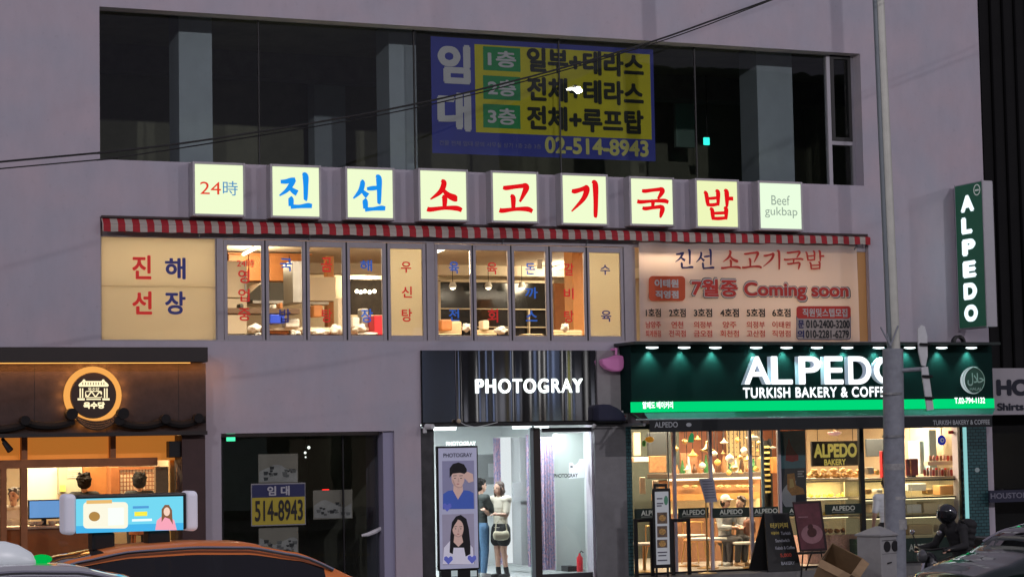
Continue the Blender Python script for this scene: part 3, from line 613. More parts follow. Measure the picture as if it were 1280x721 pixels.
put_text('건물 전체 임대 문의 사무실 상가 1층 2층 3층', (549, 178, 676, 184), LY+.002, mat('lease_small', (.3, .3, .5), .7), lb_)
# ------------------------------------------------------------------ ground floor rooms
DIV1, DIV2, DIV3 = P(262, 600, 0).x, P(513, 600, 0).x, P(770, 600, 0).x
WARMW = mat('warm_plaster', (.62, .50, .34), .75, var=.05, scale=3); WHITE = mat('white_wall', (.72, .74, .74), .6, var=.03, scale=3)
TILEF = mat('pale_floor_tiles', (.5, .47, .42), .35, var=.1, scale=2)
room(BL+.32, DIV1-.06, TH+G, 5.0, 0.0, 3.1, [FLOOR2, CEIL, WARMW], 'restaurant_room')
room(DIV1+.06, DIV2-.06, TH+G, 5.5, 0.0, 3.0, [CONC, DARKROOM, DARKROOM], 'vacant_room')
room(DIV2+.06, DIV3-.06, TH+G, 5.0, 0.0, 2.75, [mat('white_floor', (.6, .62, .62), .25), mat('white_ceiling', (.75, .77, .77), .7), WHITE], 'photo_booth_room')
BROWNRED = mat('brick_red_plaster', (.24, .085, .045), .75, var=.12, scale=3)
room(DIV3+.06, BR-.32, TH+G, 5.2, 0.0, 3.0, [TILEF, mat('tan_ceiling', (.5, .36, .2), .7), BROWNRED], 'bakery_room')
for (x0, x1) in ((BL, BR),): MB().box(x0, x1, -.75, -.002, -.15, -.005).build('entrance_step', CONC, bld)

def room_lamp(name, label, cat, x, y, z, w_, h_, power, color, glowm, group=None):
    t = thing(name, label, cat, (x, y, z), 0, group)
    MB().box(x-w_/2, x+w_/2, y-h_/2, y+h_/2, z-.05, z).build('fitting', mat('white_enamel', (.75, .75, .72), .4), t)
    MB().box(x-w_/2+.01, x+w_/2-.01, y-h_/2+.01, y+h_/2-.01, z-.062, z-.052).build('diffuser', glowm, t)
    l = lamp_light('AREA', name+'_light', (x, y, z-.075), power, color, shape='RECTANGLE', size=w_, size_y=h_)
    return t

for i, x in enumerate((8.0, 9.7, 11.6, 13.4, 15.2, 17.2, 18.9, 20.6)):  # panels out of view, added to light the goods, blinds and banner
    room_lamp('unseen_panel', 'unseen fill panel near the second floor glass, '+['over the cream panel', 'over the first panes', 'over the third pane', 'over the blind between the window groups', 'over the sixth pane', 'over the tenth pane', 'behind the blue letters of the fabric banner', 'behind the contact box of the fabric banner'][i], 'ceiling lamp', x, .9 if i < 6 else 2.4, Z2C-.005, 1.2, .4, 100, (1, .84, .63), glow('warm_panel', (1, .8, .5), 3), 'added fill panels near the second floor glass')
# ------------------------------------------------------------------ restaurant with the tiled eave
BRN = mat('dark_brown_render', (.06, .04, .037), .8, var=.28, scale=5, bump=.15); DBRN = mat('black_brown_wood', (.028, .02, .018), .55, var=.2, scale=4)
WOOD = mat('reddish_wood', (.36, .13, .045), .5, var=.18, scale=5)
rs = thing('restaurant_front', 'dark brown restaurant front with wooden posts and a tiled eave', 'shopfront', P(110, 640, -.2))
CY, FYR = -.62, -.28
a, b, c, d = rect(-60, 433.6, 260, 452.5, CY); a = BL
MB().box(a, b, CY, -.003, c, d).build('canopy', DBRN, rs, bevel=.008)
ab = rect(0, 452, 258, 545, FYR); MB().box(BL, P(257.5, 500, FYR).x, FYR, -.004, ab[2], c-.002).build('fascia', BRN, rs)
for k in range(3):
    x_ = P(65+90*k-22, 470, FYR).x; MB().box(x_-.003, x_+.003, FYR-.002, FYR, ab[2], c-.002).build('fascia_joint', BLACK, rs)
MB().box(BL+.1, b-.25, FYR-.20, FYR-.17, c-.012, c-.003).build('light_strip', glow('amber_strip', (1, .42, .10), 2.2), rs)
for k in range(5):
    l = lamp_light('AREA', 'strip_light', (P(-60+75*k, 460, FYR).x, FYR-.13, c-.02), 2.6, (1, .42, .12), shape='RECTANGLE', size=1.0, size_y=.03)
    l.rotation_euler = (R(25), 0, 0)
TILE = mat('black_roof_tile', (.010, .008, .008), .85, var=.2, scale=9)
# eave tiles: sagging tile courses with round ends
def eave(px0, px1, py, sag):
    a_, b_ = P(px0, py, FYR-.06), P(px1, py, FYR-.06); pts = []
    for i in range(13): u_ = i/12; pts.append((a_.x+(b_.x-a_.x)*u_, FYR-.08, a_.z-sag*4*u_*(1-u_)))
    MB().tube(pts, .062, 8).build('eave_tile', TILE, rs, smooth=True)
    MB().lathe((a_.x, FYR-.20, a_.z+.02), [(0, 0), (.075, .0), (.075, .16), (0, .16)], 14, 'y').build('eave_end', TILE, rs)
for e in ((-165, -100, 533, .07), (-100, -35, 532, .07), (-35, 30, 531, .07), (30, 92, 527, .07), (147, 205, 527, .07), (205, 246, 525, .07), (246, 256, 524, 0)): eave(*e)
cx, cz = P(119, 520, FYR).x, P(119, 520, FYR).z
for k in range(4):
    pts = []
    for i in range(15): t_ = -1+2*i/14; pts.append((cx+t_*(.37-.03*k), FYR-.10-.012*k, cz-.075*(1-t_*t_)*1.6-.035-.036*k+.06))
    MB().tube(pts, .022, 6).build('tile_crest', mat('bronze_tile', (.10, .065, .045), .45, .3), rs, smooth=True)
for s_ in (-1, 1): MB().lathe((cx+s_*.40, FYR-.22, cz+.035), [(0, 0), (.09, 0), (.09, .19), (0, .19)], 14, 'y').build('eave_end', TILE, rs)
MB().box(BL, P(257, 544, FYR).x, FYR-.12, FYR+.0, ab[2]-.0, ab[2]+.06).build('eave_board', DBRN, rs)
# posts and beams behind
PY = .05
MB().box(P(228, 620, PY-.3).x, P(257, 620, PY-.3).x, PY-.3, PY+.2, -.005, ab[2]-.002).build('corner_post', mat('maroon_post', (.06, .028, .026), .55, var=.15, scale=5), rs)
MB().box(BL, P(197, 578, PY).x, PY, PY+.14, rect(0, 573, 200, 583.5, PY)[2], rect(0, 573, 200, 583.5, PY)[3]).build('transom', WOOD, rs)
for p0, p1 in ((-150, -142), (-72, -64), (1, 8.5), (26.5, 34.5)):
    MB().box(P(p0, 620, PY).x, P(p1, 620, PY).x, PY+.003, PY+.137, 0, rect(0, 573, 200, 583.4, PY)[2]-.002).build('post', WOOD, rs)
for p0, p1 in ((-150, -142), (-72, -64), (27, 34.5), (138, 145)):
    MB().box(P(p0, 560, PY).x, P(p1, 560, PY).x, PY+.003, PY+.137, rect(0, 573, 200, 583.5, PY)[3]+.002, 2.6).build('upper_post', WOOD, rs)
MB().box(BL, P(225, 560, PY).x, PY+.18, PY+.2, rect(0, 573, 200, 583.5, PY)[3]-.05, 2.7).build('upper_panel', mat('amber_glow_paper', (.85, .29, .045), .7, emit=.42), rs)  # panel made to glow itself, standing in for light behind it
l = lamp_light('AREA', 'amber_light', (P(110, 560, -.05).x, -.14, 2.62), 26, (1, .50, .12), shape='RECTANGLE', size=3.4, size_y=.1); l.rotation_euler = (R(38), 0, 0)
MB().box(BL, P(226, 545, PY).x, -.18, -.1, 2.63, 2.66).build('hidden_lamp', mat('white_enamel', (.75, .75, .72), .4), rs)
MB().box(P(0, 600, PY).x-2.5, P(222, 600, PY).x, PY+.06, PY+.068, 0, rect(0, 573, 200, 583.5, PY)[2]-.003).build('shop_glass', CLEAR, rs, fix=False)
MB().pbox(195, 583, 211, 740, PY+.2, PY+.3).build('curtain', mat('tan_curtain', (.42, .25, .12), .9, var=.15, scale=20), rs)
MB().pbox(213, 573, 222, 740, PY+.3, PY+.4).build('side_panel', mat('yellow_wood', (.6, .38, .12), .6), rs)
inset('loudspeaker', 'small black loudspeaker hung under the eave by the maroon post', 'loudspeaker', (211.5, 551, 226, 571.5, -.2)[:4], -.2, .0, BLACK)
sp = thing('spot_lamp', 'small black spot lamp fixed under the eave near the picture edge', 'spot lamp', P(7, 555, -.2))
MB().tube([P(3, 548, -.2), P(7, 554, -.25)], .03, 8).build('bracket', BLACK, sp); MB().tube([P(5, 552, -.25), P(13, 563, -.32)], [.04, .055], 10).build('head', BLACK, sp)
# round logo sign
lg = thing('round_sign', 'round dark sign with a cream gate emblem and amber halo', 'sign', P(117, 494, -.4))
LGY = FYR-.10; cxx, czz = P(117, 494, LGY).x, P(117, 494, LGY).z
MB().lathe((cxx, LGY, czz), [(0, .0), (.352, 0), (.36, .012), (.36, .05), (0, .05)], 40, 'y').build('disc', mat('brown_disc', (.05, .026, .016), .5), lg)
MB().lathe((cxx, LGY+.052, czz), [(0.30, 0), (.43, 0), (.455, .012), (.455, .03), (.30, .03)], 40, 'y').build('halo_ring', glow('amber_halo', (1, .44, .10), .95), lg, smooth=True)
for k in range(16):
    an = k*math.pi/8; lamp_light('POINT', 'halo_light', (cxx+.50*math.cos(an), LGY+.04, czz+.50*math.sin(an)), .75, (1, .42, .10), shadow_soft_size=.07)
LGC = glow('logo_cream', (1, .86, .52), 1.25); LT = LGY-.006
for nm, poly in (('gate_roof', [(98, 481), (100, 478.5), (103, 476), (104, 474), (106, 474), (107, 476), (127, 476), (128, 474), (130, 474), (131, 476), (134, 478.5), (136, 481), (135, 483), (99, 483)]),
                 ('gate_pillar', [(99.5, 485), (101, 485), (101, 497), (99.5, 497)]), ('gate_pillar', [(102.5, 485), (104, 485), (104, 497), (102.5, 497)]), ('gate_pillar', [(130, 485), (131.5, 485), (131.5, 497), (130, 497)]), ('gate_pillar', [(133, 485), (134.5, 485), (134.5, 497), (133, 497)]),
                 ('gate_base', [(97, 497.5), (106, 497.5), (106, 500), (97, 500)]), ('gate_base', [(128, 497.5), (137, 497.5), (137, 500), (128, 500)]), ('gate_step', [(108, 498), (126, 498), (126, 499.5), (108, 499.5)])):
    flat(poly, LT, LGC, lg, nm)
for k in range(9): flat([(103+3.3*k, 477.5), (104+3.3*k, 477.5), (104+3.3*k, 481), (103+3.3*k, 481)], LT-.002, mat('brown_disc', (.05, .026, .016), .5), lg, 'gate_line')
put_text('옥수당', (110, 484, 124, 488.5), LT, LGC, lg, .01); put_text('옥수당', (104, 502, 131, 510.5), LT, LGC, lg, .06)
pts = [P(107+20*t_/40+0, 492.5+2.6*math.sin(t_/40*4*math.pi), LT) for t_ in range(41)]
MB().tube(pts, .009, 5).build('wave_line', LGC, lg)
MB().tube([P(x, y, LT) for x, y in rrect(107, 488.8, 127, 496.5, 1.5)+[(127, 493)]], .006, 5).build('gate_border', LGC, lg)
# inside the restaurant
room_lamp('ceiling_lamp', 'flat warm ceiling lamp inside the brown restaurant', 'ceiling lamp', 6.9, 2.2, 3.09, 2.6, .5, 230, (1, .76, .46), glow('warm_panel', (1, .8, .5), 3))
MB().pbox(33, 580, 73, 640, 3.0, 3.08).build('inner_partition', mat('ivory_partition', (.75, .70, .56), .7), bld)
el = thing('electric_cabinet', 'grey green electric cabinet on the wall of the brown restaurant', 'cabinet', P(88, 615, 2.9))
MB().pbox(73, 583, 103, 617, 2.9, 3.3).build('body', mat('grey_green', (.38, .40, .30), .6), el, bevel=.01)
for k in range(5): MB().pbox(84, 586+2.4*k, 100, 587.4+2.4*k, 2.89, 2.9).build('louvre', mat('pale_louvre', (.55, .56, .48), .6), el)
MB().pbox(75, 606, 82, 614, 2.88, 2.9).build('notice', mat('yellow_notice', (.75, .65, .15), .7), el)
inset('wooden_cupboard', 'brown wooden cupboard between the grey cabinet and the lattice', 'cupboard', (104, 583, 136, 618), 3.2, 3.6, ORANGE)
inset('wooden_pillar', 'dark reddish wooden pillar beside the lattice window', 'pillar', (138, 583, 150, 660), 2.6, 2.9, WOOD)
lt = thing('lattice_screen', 'paper lattice screen glowing behind the diners', 'screen', P(175, 618, 2.9))
MB().pbox(150, 586, 198, 622, 2.95, 2.97).build('paper', mat('rice_paper', (.80, .66, .42), .8, emit=.18), lt)
q = rect(150, 586, 198, 622, 2.93); mb = MB()
for k in range(13): x_ = q[0]+(q[1]-q[0])*k/12; mb.box(x_-.006, x_+.006, 2.925, 2.94, q[2], q[3])
for k in range(8): z_ = q[2]+(q[3]-q[2])*k/7; mb.box(q[0], q[1], 2.941, 2.949, z_-.006, z_+.006)
mb.build('lattice', WOOD, lt)
MB().pbox(147, 583, 200, 586.5, 2.9, 3.0).build('frame', WOOD, lt)
mo = thing('monitor', 'light blue till monitor on the restaurant counter', 'monitor', P(55, 655, 1.1))
MB().pbox(35.5, 624, 76, 648.5, 1.1, 1.16).build('case', BLACK, mo, bevel=.006); MB().pbox(37, 625.5, 74.5, 646.5, 1.094, 1.099).build('screen', glow('blue_screen', (.22, .48, .95), .75), mo)
MB().pbox(52, 648.5, 58, 655, 1.11, 1.15).build('stand', BLACK, mo); MB().pbox(46, 655, 64, 656.5, 1.05, 1.2).build('base', BLACK, mo)
ct = thing('service_counter', 'cream service counter with bowls behind the wooden posts', 'counter', P(60, 735, .9))
q = rect(36, 656.5, 100, 660, .9); MB().box(P(-30, 660, .9).x, P(130, 660, .9).x, .85, 1.5, q[2], q[3]).build('worktop', CREAM, ct, bevel=.01)
MB().box(P(-28, 660, .9).x, P(128, 660, .9).x, .9, 1.45, 0, q[2]-.002).build('front', ORANGE, ct)
for i, px in enumerate((40, 48, 66, 78, 88)):
    p = P(px, 656, 1.05); tag(MB().lathe((p.x, p.y, q[3]), [(.03, 0), (.07, .03), (.085, .07), (.075, .065), (.0, .02)], 14).build('bowl', mat('bowl_white', (.7, .66, .58), .35), smooth=True), ['white bowl under the corner of the till monitor', 'white bowl under the middle of the till monitor', 'white bowl beside the till monitor stand', 'white bowl just past the till monitor', 'white bowl at the far end of the bowl row'][i], 'bowl', 'bowls on the restaurant counter')

# ------------------------------------------------------------------ vacant shop
vs_ = thing('vacant_shopfront', 'dark empty shop window with pictures and a lease plate', 'shopfront', P(385, 735, .15))
VY = .29
MB().box(oX[0]+.002, oX[1]-.002, VY+.0, VY+.012, -.1, oX[3]-.06).build('shop_glass', DIMGL, vs_, fix=False)
MB().box(oX[0]+.002, oX[1]-.002, VY-.04, VY+.05, oX[3]-.058, oX[3]-.003).build('head_frame', mat('cream_frame', (.45, .42, .38), .6), vs_)
for px in (277.8, 429): x_ = P(px, 600, VY).x; MB().box(x_-.012, x_+.012, VY-.012, VY+.03, -.005, oX[3]-.062).build('post', BLACK, vs_)
q = rect(470, 552, 484, 735, 1.0); MB().box(q[0], q[1], 1.0, 1.5, 0, 2.98).build('column', mat('bluish_column', (.36, .37, .46), .8), bld)
MB().box(P(479.5, 620, .05).x, oX[1]-.002, .05, .345, -.14, oX[3]-.003).build('added_jamb_block', mat('bluish_lit_jamb', (.37, .36, .50), .75), vs_)  # block added so the reveal shows as a lit bluish strip
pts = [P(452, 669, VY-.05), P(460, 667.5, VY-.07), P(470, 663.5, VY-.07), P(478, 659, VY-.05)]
MB().tube(pts, [.02, .035, .04, .03], 8).build('handle', mat('white_reflection', (.8, .8, .82), .2, coat=.5), vs_, smooth=True)  # white curve added in place of a reflection on the glass
def picture(r_, label):
    t = thing('photo_print', label, 'picture', P((r_[0]+r_[2])/2, r_[3], VY+.05), 0, 'harbour pictures in the dark shop window')
    m_ = mat('beige_print', (.34, .31, .25), .8, var=.12, scale=2); g_ = mat('grey_print', (.20, .20, .19), .8, var=.4, scale=8); l_ = mat('pale_print', (.46, .45, .42), .8, var=.2, scale=5)
    MB().pbox(*r_, VY+.05, VY+.06).build('paper', m_, t); w_, h_ = r_[2]-r_[0], r_[3]-r_[1]; rr = random.Random(int(r_[0]*3+r_[1]))
    Z = [(r_[0]+1, r_[3]-1)]+[(r_[0]+1+(w_-2)*k/10, r_[1]+h_*(.45+.12*math.sin(k*.7+r_[1])+.05*rr.random())) for k in range(11)]+[(r_[2]-1, r_[3]-1)]
    flat(Z, VY+.047, l_, t, 'shore')
    for k in range(16):
        x, y, s_ = r_[0]+w_*(.06+.8*rr.random()), r_[1]+h_*(.42+.4*rr.random()), rr.random()
        flat([(x, y), (x+3+4*s_, y), (x+3+3*s_, y+1.5+3*s_), (x+.8, y+2+3*s_)], VY+.0445-.0002*k, mat('dark_print', (.06, .06, .06), .8) if k % 2 else g_, t, 'boat_mark')
picture((323, 567, 372.5, 603), 'beige harbour print above the lease plate'); picture((323.5, 658.5, 373, 695), 'beige coast print below the lease plate'); picture((391.5, 612, 440.5, 648), 'beige town print beside the lease plate, with red lamp glow')
lp = thing('lease_plate', 'blue and yellow lease plate with a phone number on the dark window', 'sign', P(348, 656, VY-.02))
MB().pbox(314, 603.5, 382, 656.5, VY-.03, VY-.002).build('plate', mat('plate_edge', (.3, .3, .32), .5), lp, bevel=.004)
flat_rect((315, 605, 381, 621), VY-.033, mat('plate_blue', (.02, .025, .10), .6), lp, 'blue_field'); flat_rect((315, 621, 381, 655), VY-.033, mat('plate_yellow', (.46, .37, .035), .6, var=.06), lp, 'yellow_field')
put_text('임 대', (334, 607, 362, 619), VY-.035, mat('plate_white', (.45, .45, .5), .6), lp, .035); put_text('514-8943', (318.5, 624.5, 378.5, 650.5), VY-.035, mat('black_print', (.02, .018, .018), .7), lp, .02)
ex = thing('small_lit_box', 'small green lit exit sign high in the dark empty shop', 'exit sign', P(289, 552, 2.0)); MB().pbox(284, 541.5, 294, 551, 2.0, 2.05).build('lit_face', glow('green_exit', (.08, 1, .45), 1.5), ex); MB().pbox(283, 540.5, 295, 541.5, 1.99, 2.06).build('housing', BLACK, ex)
al = thing('alarm_lamp', 'tiny red alarm lamp glowing inside the empty shop', 'alarm lamp', P(408, 619, 1.5)); MB().pbox(404, 611, 411.5, 618, 1.5, 1.56).build('lit_face', glow('red_alarm', (1, .02, .015), 1.8), al); MB().pbox(403, 618, 412.5, 619.5, 1.48, 1.6).build('housing', BLACK, al)
for px, py, s_, lb in ((386, 559, 2.2, 'small white ceiling spot high in the empty shop'), (381.5, 565.5, 1.8, 'small white ceiling spot just below the highest one'), (382, 571, 1.2, 'dimmest of the tiny spots in the empty shop')):
    p = P(px, py, 4.0); t = thing('ceiling_spot', lb, 'ceiling lamp', p, 0, 'small spots in the empty shop'); MB().ball(p, s_/75, 10).build('bulb', glow('white_spot', (.95, 1, .9), 1.6), t, smooth=True); MB().tube([p+Vector((0, 0, .02)), (p.x, p.y, 2.995)], .006, 5).build('cord', BLACK, t)

# ------------------------------------------------------------------ photo booth
pb = thing('booth_shopfront', 'mirrored fascia and glass front of a bright white photo booth', 'shopfront', P(640, 735, .05))
MY = -.06
a, b, c, d = rect(528, 438, 745.5, 526.5, MY)
def mirror_bend(x):
    u_ = (x-a)/(b-a); k = 0 if u_ < .19 else 1
    return k*(.008*math.sin(u_*21+.6)+.0028*math.sin(u_*43+1.7)+.0008*math.sin(u_*83))+(.0012*math.sin(u_*9) if not k else 0)
mb = MB(); n = 320
for i in range(n):
    xa, xb_ = a+(b-a)*i/n, a+(b-a)*(i+1)/n
    ya, yb = MY+mirror_bend(xa), MY+mirror_bend(xb_)
    mb.add([(xa, ya, c), (xb_, yb, c), (xb_, yb+.012*math.sin((xb_-a)*2.1), d), (xa, ya+.012*math.sin((xa-a)*2.1), d)], [(0, 1, 2, 3)])
mb.build('mirror_sheet', mat('mirror_steel', (.62, .62, .64), .085, 1.0), pb, smooth='all', fix=False)
MB().box(a-.01, b+.01, MY+.03, -.003, c-.03, d+.005).build('backing', BLACK, pb)
MB().box(a-.01, P(783, 527, MY).x, -.12, -.003, c-.075, c-.032).build('lintel', BLACK, pb)
for x_ in (570, 575.5): MB().box(P(x_, 480, MY).x-.004, P(x_, 480, MY).x+.004, MY-.022, MY-.014, c, d).build('sheet_joint', BLACK, pb)
PGW = glow('white_letter_glow', (.90, 1, .96), 2.6)
put_text('PHOTOGRAY', (595.5, 473, 728.5, 491), MY-.012, PGW, pb, bold=.024, space=1.2)
MB().pbox(746.5, 438, 783, 527, -.03, -.004).build('side_panel', mat('dim_lilac_panel', (.36, .345, .35), .7, var=.08), pb)
# pink lamp cover and blue cap
pk = thing('lamp_cover', 'pink plastic lamp cover hanging beside the mirrored fascia', 'lamp cover', P(768, 467, -.2))
poly = [(752, 449), (763, 446.5), (771, 443.5), (779, 444.5), (780, 452), (779.5, 460), (776, 464), (768, 464), (759, 461), (753.5, 456)]
pp = [P(x, y, -.2) for x, y in poly]; MB().prism([(p.x, p.z) for p in pp], -.22, -.06).build('shade', mat('pink_plastic', (.62, .20, .46), .45, emit=.12), pk, bevel=.03, seg=3); MB().tube([P(770, 443, -.2), P(770.5, 436, -.2), (P(770.5, 436, -.2).x, -.003, P(770.5, 436, -.2).z)], .022, 6).build('hook', mat('pink_plastic', 'd070a8'), pk)
bc = thing('canvas_cover', 'dark navy canvas cover bulging under the pink lamp cover', 'cover', P(762, 527, -.15))
poly = [(745.5, 526), (745.5, 508), (750, 505), (760, 505.5), (770, 510), (778, 517), (781, 526)]; pp = [P(x, y, -.2) for x, y in poly]; MB().prism([(p.x, p.z) for p in pp], -.3, -.035).build('canvas', mat('navy_canvas', (.025, .027, .06), .8, var=.1), bc, bevel=.03, seg=3)
MB().tube([P(746, 527, -.31), P(781, 527, -.31)], .012, 6).build('hem', BLACK, bc)
# booth front below: reveals, glass, door
GRYS = mat('brushed_grey', (.10, .10, .105), .35, .6, var=.15, scale=6)
MB().box(P(527.5, 620, 0).x+.0, P(545, 620, .0).x, .06, .34, 0, 2.60).build('side_panel', GRYS, pb)
sx0, sx1 = P(743.5, 620, 0).x, P(786, 620, 0).x
MB().pbox(745, 528, 786, 740, -.05, -.004).build('steel_pier', mat('brushed_pier', (.26, .26, .27), .45, .4, var=.12, scale=5), pb)
GYB = .10
MB().box(P(545.5, 620, GYB).x, P(664, 620, GYB).x, GYB, GYB+.012, .02, 2.585).build('shop_glass', CLEAR, pb, fix=False)
MB().pbox(664.5, 534, 668.5, 740, GYB-.02, GYB+.05).build('post', mat('cyan_edge_steel', (.35, .42, .44), .3, .5), pb)
MB().pbox(668.8, 534, 677, 740, GYB-.03, GYB+.07).build('post', mat('brown_black_post', (.05, .04, .036), .4, .3), pb)
x1_ = P(743, 620, GYB).x
dr = MB().pbox(677.5, 534, 741.5, 539.5, GYB-.01, GYB+.04).pbox(677.5, 716, 741.5, 726, GYB-.01, GYB+.04).pbox(741.8, 534, 744, 726, GYB-.01, GYB+.04).build('door', mat('steel_door_frame', (.10, .10, .11), .35, .6), pb)
MB().pbox(677.5, 539.8, 741.5, 715.6, GYB+.005, GYB+.017).build('pane', CLEAR, dr, fix=False)
put_text('PHOTOGRAY', (692, 591.5, 722, 596.5), GYB+.003, BLACK, dr, .03)
# lit little lamp bar and camera at the head of the window
cm = thing('security_camera', 'white security camera by the booth lintel', 'camera', P(536, 540, -.15)); MB().tube([P(531, 533, -.08), P(531, 541, -.1)], .035, 8).build('mount', WHITE, cm); MB().tube([P(533, 533, -.12), P(541, 533, -.26)], [.05, .045], 12).build('body', WHITE, cm, smooth=True)
cm = thing('security_camera', 'small round white camera at the top corner of the glass door', 'camera', P(742, 535, -.1)); MB().ball(P(742, 532, -.1), .045, 12).build('dome', WHITE, cm, smooth=True); MB().tube([P(742, 530, -.1), (P(742, 530, 0).x, -.1, c-.08)], .02, 8).build('mount', WHITE, cm)
sn = thing('card_reader', 'white wall box with a red button on the bakery corner', 'switch box', P(781, 522, -.1)); MB().pbox(777, 513, 785, 524, -.12, -.052).build('case', WHITE, sn, bevel=.01); MB().lathe(P(781, 520, -.125), [(0, -.005), (.02, -.004), (.02, .006)], 10, 'y').build('button', mat('red_plastic', (.5, .02, .03), .4), sn)
cb = thing('hanging_cable', 'thin white cable sagging below the mirrored fascia', 'cable', P(585, 532, -.15)); 
p_ = [P(573, 526, -.16), P(582, 531, -.16), P(594, 533.5, -.16), P(608, 531, -.16), P(622, 527.5, -.16)]; MB().tube(p_, .007, 5).build('wire', WHITE, cb, smooth=True); MB().ball(P(573.5, 526, -.17), .04, 10).build('plug', mat('plug_cream', (.6, .5, .35), .5), cb, smooth=True)
for i, (p0, p1, yy, Y, lb) in enumerate(((540, 570, 536, 1.2, 'white strip lamp at the head of the booth glass, over the poster'), (642, 664, 534, 2.2, 'white strip lamp at the head of the booth, before the glass post'), (670, 686, 534, 2.2, 'white strip lamp over the glass door of the booth'))):
    t = thing('strip_lamp', lb, 'ceiling lamp', P((p0+p1)/2, yy, Y), 0, 'strip lamps in the photo booth'); MB().pbox(p0, yy-1.6, p1, yy+1.6, Y, Y+.06).build('lit_tube', glow('cool_tube', (.9, 1, 1), 4), t); MB().pbox(p0-1, yy-3, p1+1, yy-1.8, Y-.01, Y+.08).build('fitting', WHITE, t)
CURT = mat('speckled_curtain', (.55, .55, .66), .8); nt = CURT.node_tree; b_ = nt.nodes['Principled BSDF']; tc = nt.nodes.new('ShaderNodeTexCoord'); mp = nt.nodes.new('ShaderNodeMapping'); mp.inputs['Scale'].default_value = (34, 34, 26); vo = nt.nodes.new('ShaderNodeTexNoise'); vo.inputs['Scale'].default_value = 1.0; vo.inputs['Detail'].default_value = 3; cr = nt.nodes.new('ShaderNodeValToRGB')
for e_, (p_, c_) in zip([cr.color_ramp.elements[0], cr.color_ramp.elements[1], cr.color_ramp.elements.new(.5), cr.color_ramp.elements.new(.57)], [(.3, (.18, .16, .32, 1)), (.75, (.86, .84, .88, 1)), (.46, (.40, .42, .60, 1)), (.58, (.62, .36, .44, 1))]): e_.position = p_; e_.color = c_
nt.links.new(tc.outputs['Object'], mp.inputs[0]); nt.links.new(mp.outputs[0], vo.inputs['Vector']); nt.links.new(vo.outputs[0], cr.inputs[0]); nt.links.new(cr.outputs[0], b_.inputs['Base Color'])
def fall(r_, Y, label, n_=5, m_=CURT):
    a_, b__, c_, d_ = rect(*r_, Y); mb = MB(); N = 40
    for i in range(N):
        u0, u1 = i/N, (i+1)/N; f0, f1 = Y+.03*math.sin(u0*n_*6.28), Y+.03*math.sin(u1*n_*6.28)
        mb.quad((a_+(b__-a_)*u0, f0, c_), (a_+(b__-a_)*u1, f1, c_), (a_+(b__-a_)*u1, f1, d_), (a_+(b__-a_)*u0, f0, d_))
    return tag(mb.build('booth_curtain', m_, None, smooth='all', fix=False), label, 'curtain', 'speckled curtains of the photo booths')
fall((618, 547, 632, 705), 2.4, 'speckled curtain beside the glowing white panel'); fall((659, 543, 668, 708), 1.6, 'narrow speckled curtain before the dark door post'); fall((677, 546, 693, 712), 1.0, 'speckled curtain just inside the glass door')
bo = thing('photo_booth', 'grey photo booth cabin with a glowing white side', 'photo booth', P(645, 712, 2.2)); MB().pbox(630, 546, 650, 703, 2.3, 2.6).build('lit_side', glow('booth_panel', (.93, .98, 1), .95), bo); MB().pbox(650.5, 546, 660, 706, 1.9, 2.7).build('column', mat('booth_grey', (.36, .37, .38), .5), bo, bevel=.01); MB().pbox(641, 602, 667, 626, 1.85, 1.9).build('control_panel', mat('booth_grey', (.36, .37, .38), .5), bo)
gb_ = thing('photo_booth', 'grey booth box behind the portrait poster', 'photo booth', P(610, 612, 3.2)); MB().pbox(596, 567, 619, 605, 3.2, 3.9).build('body', mat('booth_dark_grey', (.20, .21, .21), .5), gb_, bevel=.02); MB().pbox(611, 579, 618, 596, 3.18, 3.2).build('panel', mat('booth_grey', (.36, .37, .38), .5), gb_)
inset('booth_wall', 'pale grey green booth wall behind the glass door', 'partition', (694, 541, 741, 712), 1.2, 1.28, mat('pale_grey_green', (.50, .55, .52), .6, var=.03, scale=2))
pn = thing('paper_notice', 'torn white paper notice stuck behind the glass door', 'notice', P(722, 597, .3)); flat([(711.5, 578), (716, 578), (717, 581), (720, 580), (723, 577), (724, 573.5), (731, 573), (731.5, 596.5), (711, 598)], .30, backlit(mat('notice_white', (.8, .82, .86), .7), .6, (.9, .92, .95, 1)), pn, 'paper'); MB().pbox(713, 582, 716, 584, .29, .295).build('tape', BLACK, pn)
fe = thing('fire_extinguisher', 'small red fire extinguisher standing behind the glass door', 'fire extinguisher', P(725, 715, .6)); p = P(725, 714, .6); MB().lathe(p, [(.05, 0), (.055, .02), (.055, .24), (.02, .29), (.02, .32)], 14).build('cylinder', mat('extinguisher_red', (.6, .02, .03), .35), fe, smooth=True); MB().tube([p+Vector((0, 0, .32)), p+Vector((.03, 0, .36)), p+Vector((.07, 0, .33))], .01, 6).build('handle', BLACK, fe)
inset('doormat_box', 'low dark box on the floor beside the red extinguisher', 'box', (710, 707, 722, 714), .8, 1.1, BLACK)
for i, (x, y) in enumerate(((13.4, .75), (15.05, .72), (14.0, 3.2))):  # the two front panels are unseen, added to brighten the booth front
    room_lamp('unseen_panel', ['unseen white fill panel over the booth window', 'unseen white fill panel over the glass door', 'white ceiling panel deep inside the booth room'][i], 'ceiling lamp', x, y, 2.74, 1.1, .5, 65, (.90, .98, 1), glow('cool_panel', (.9, .98, 1), 3), 'ceiling and unseen fill panels of the photo booth')

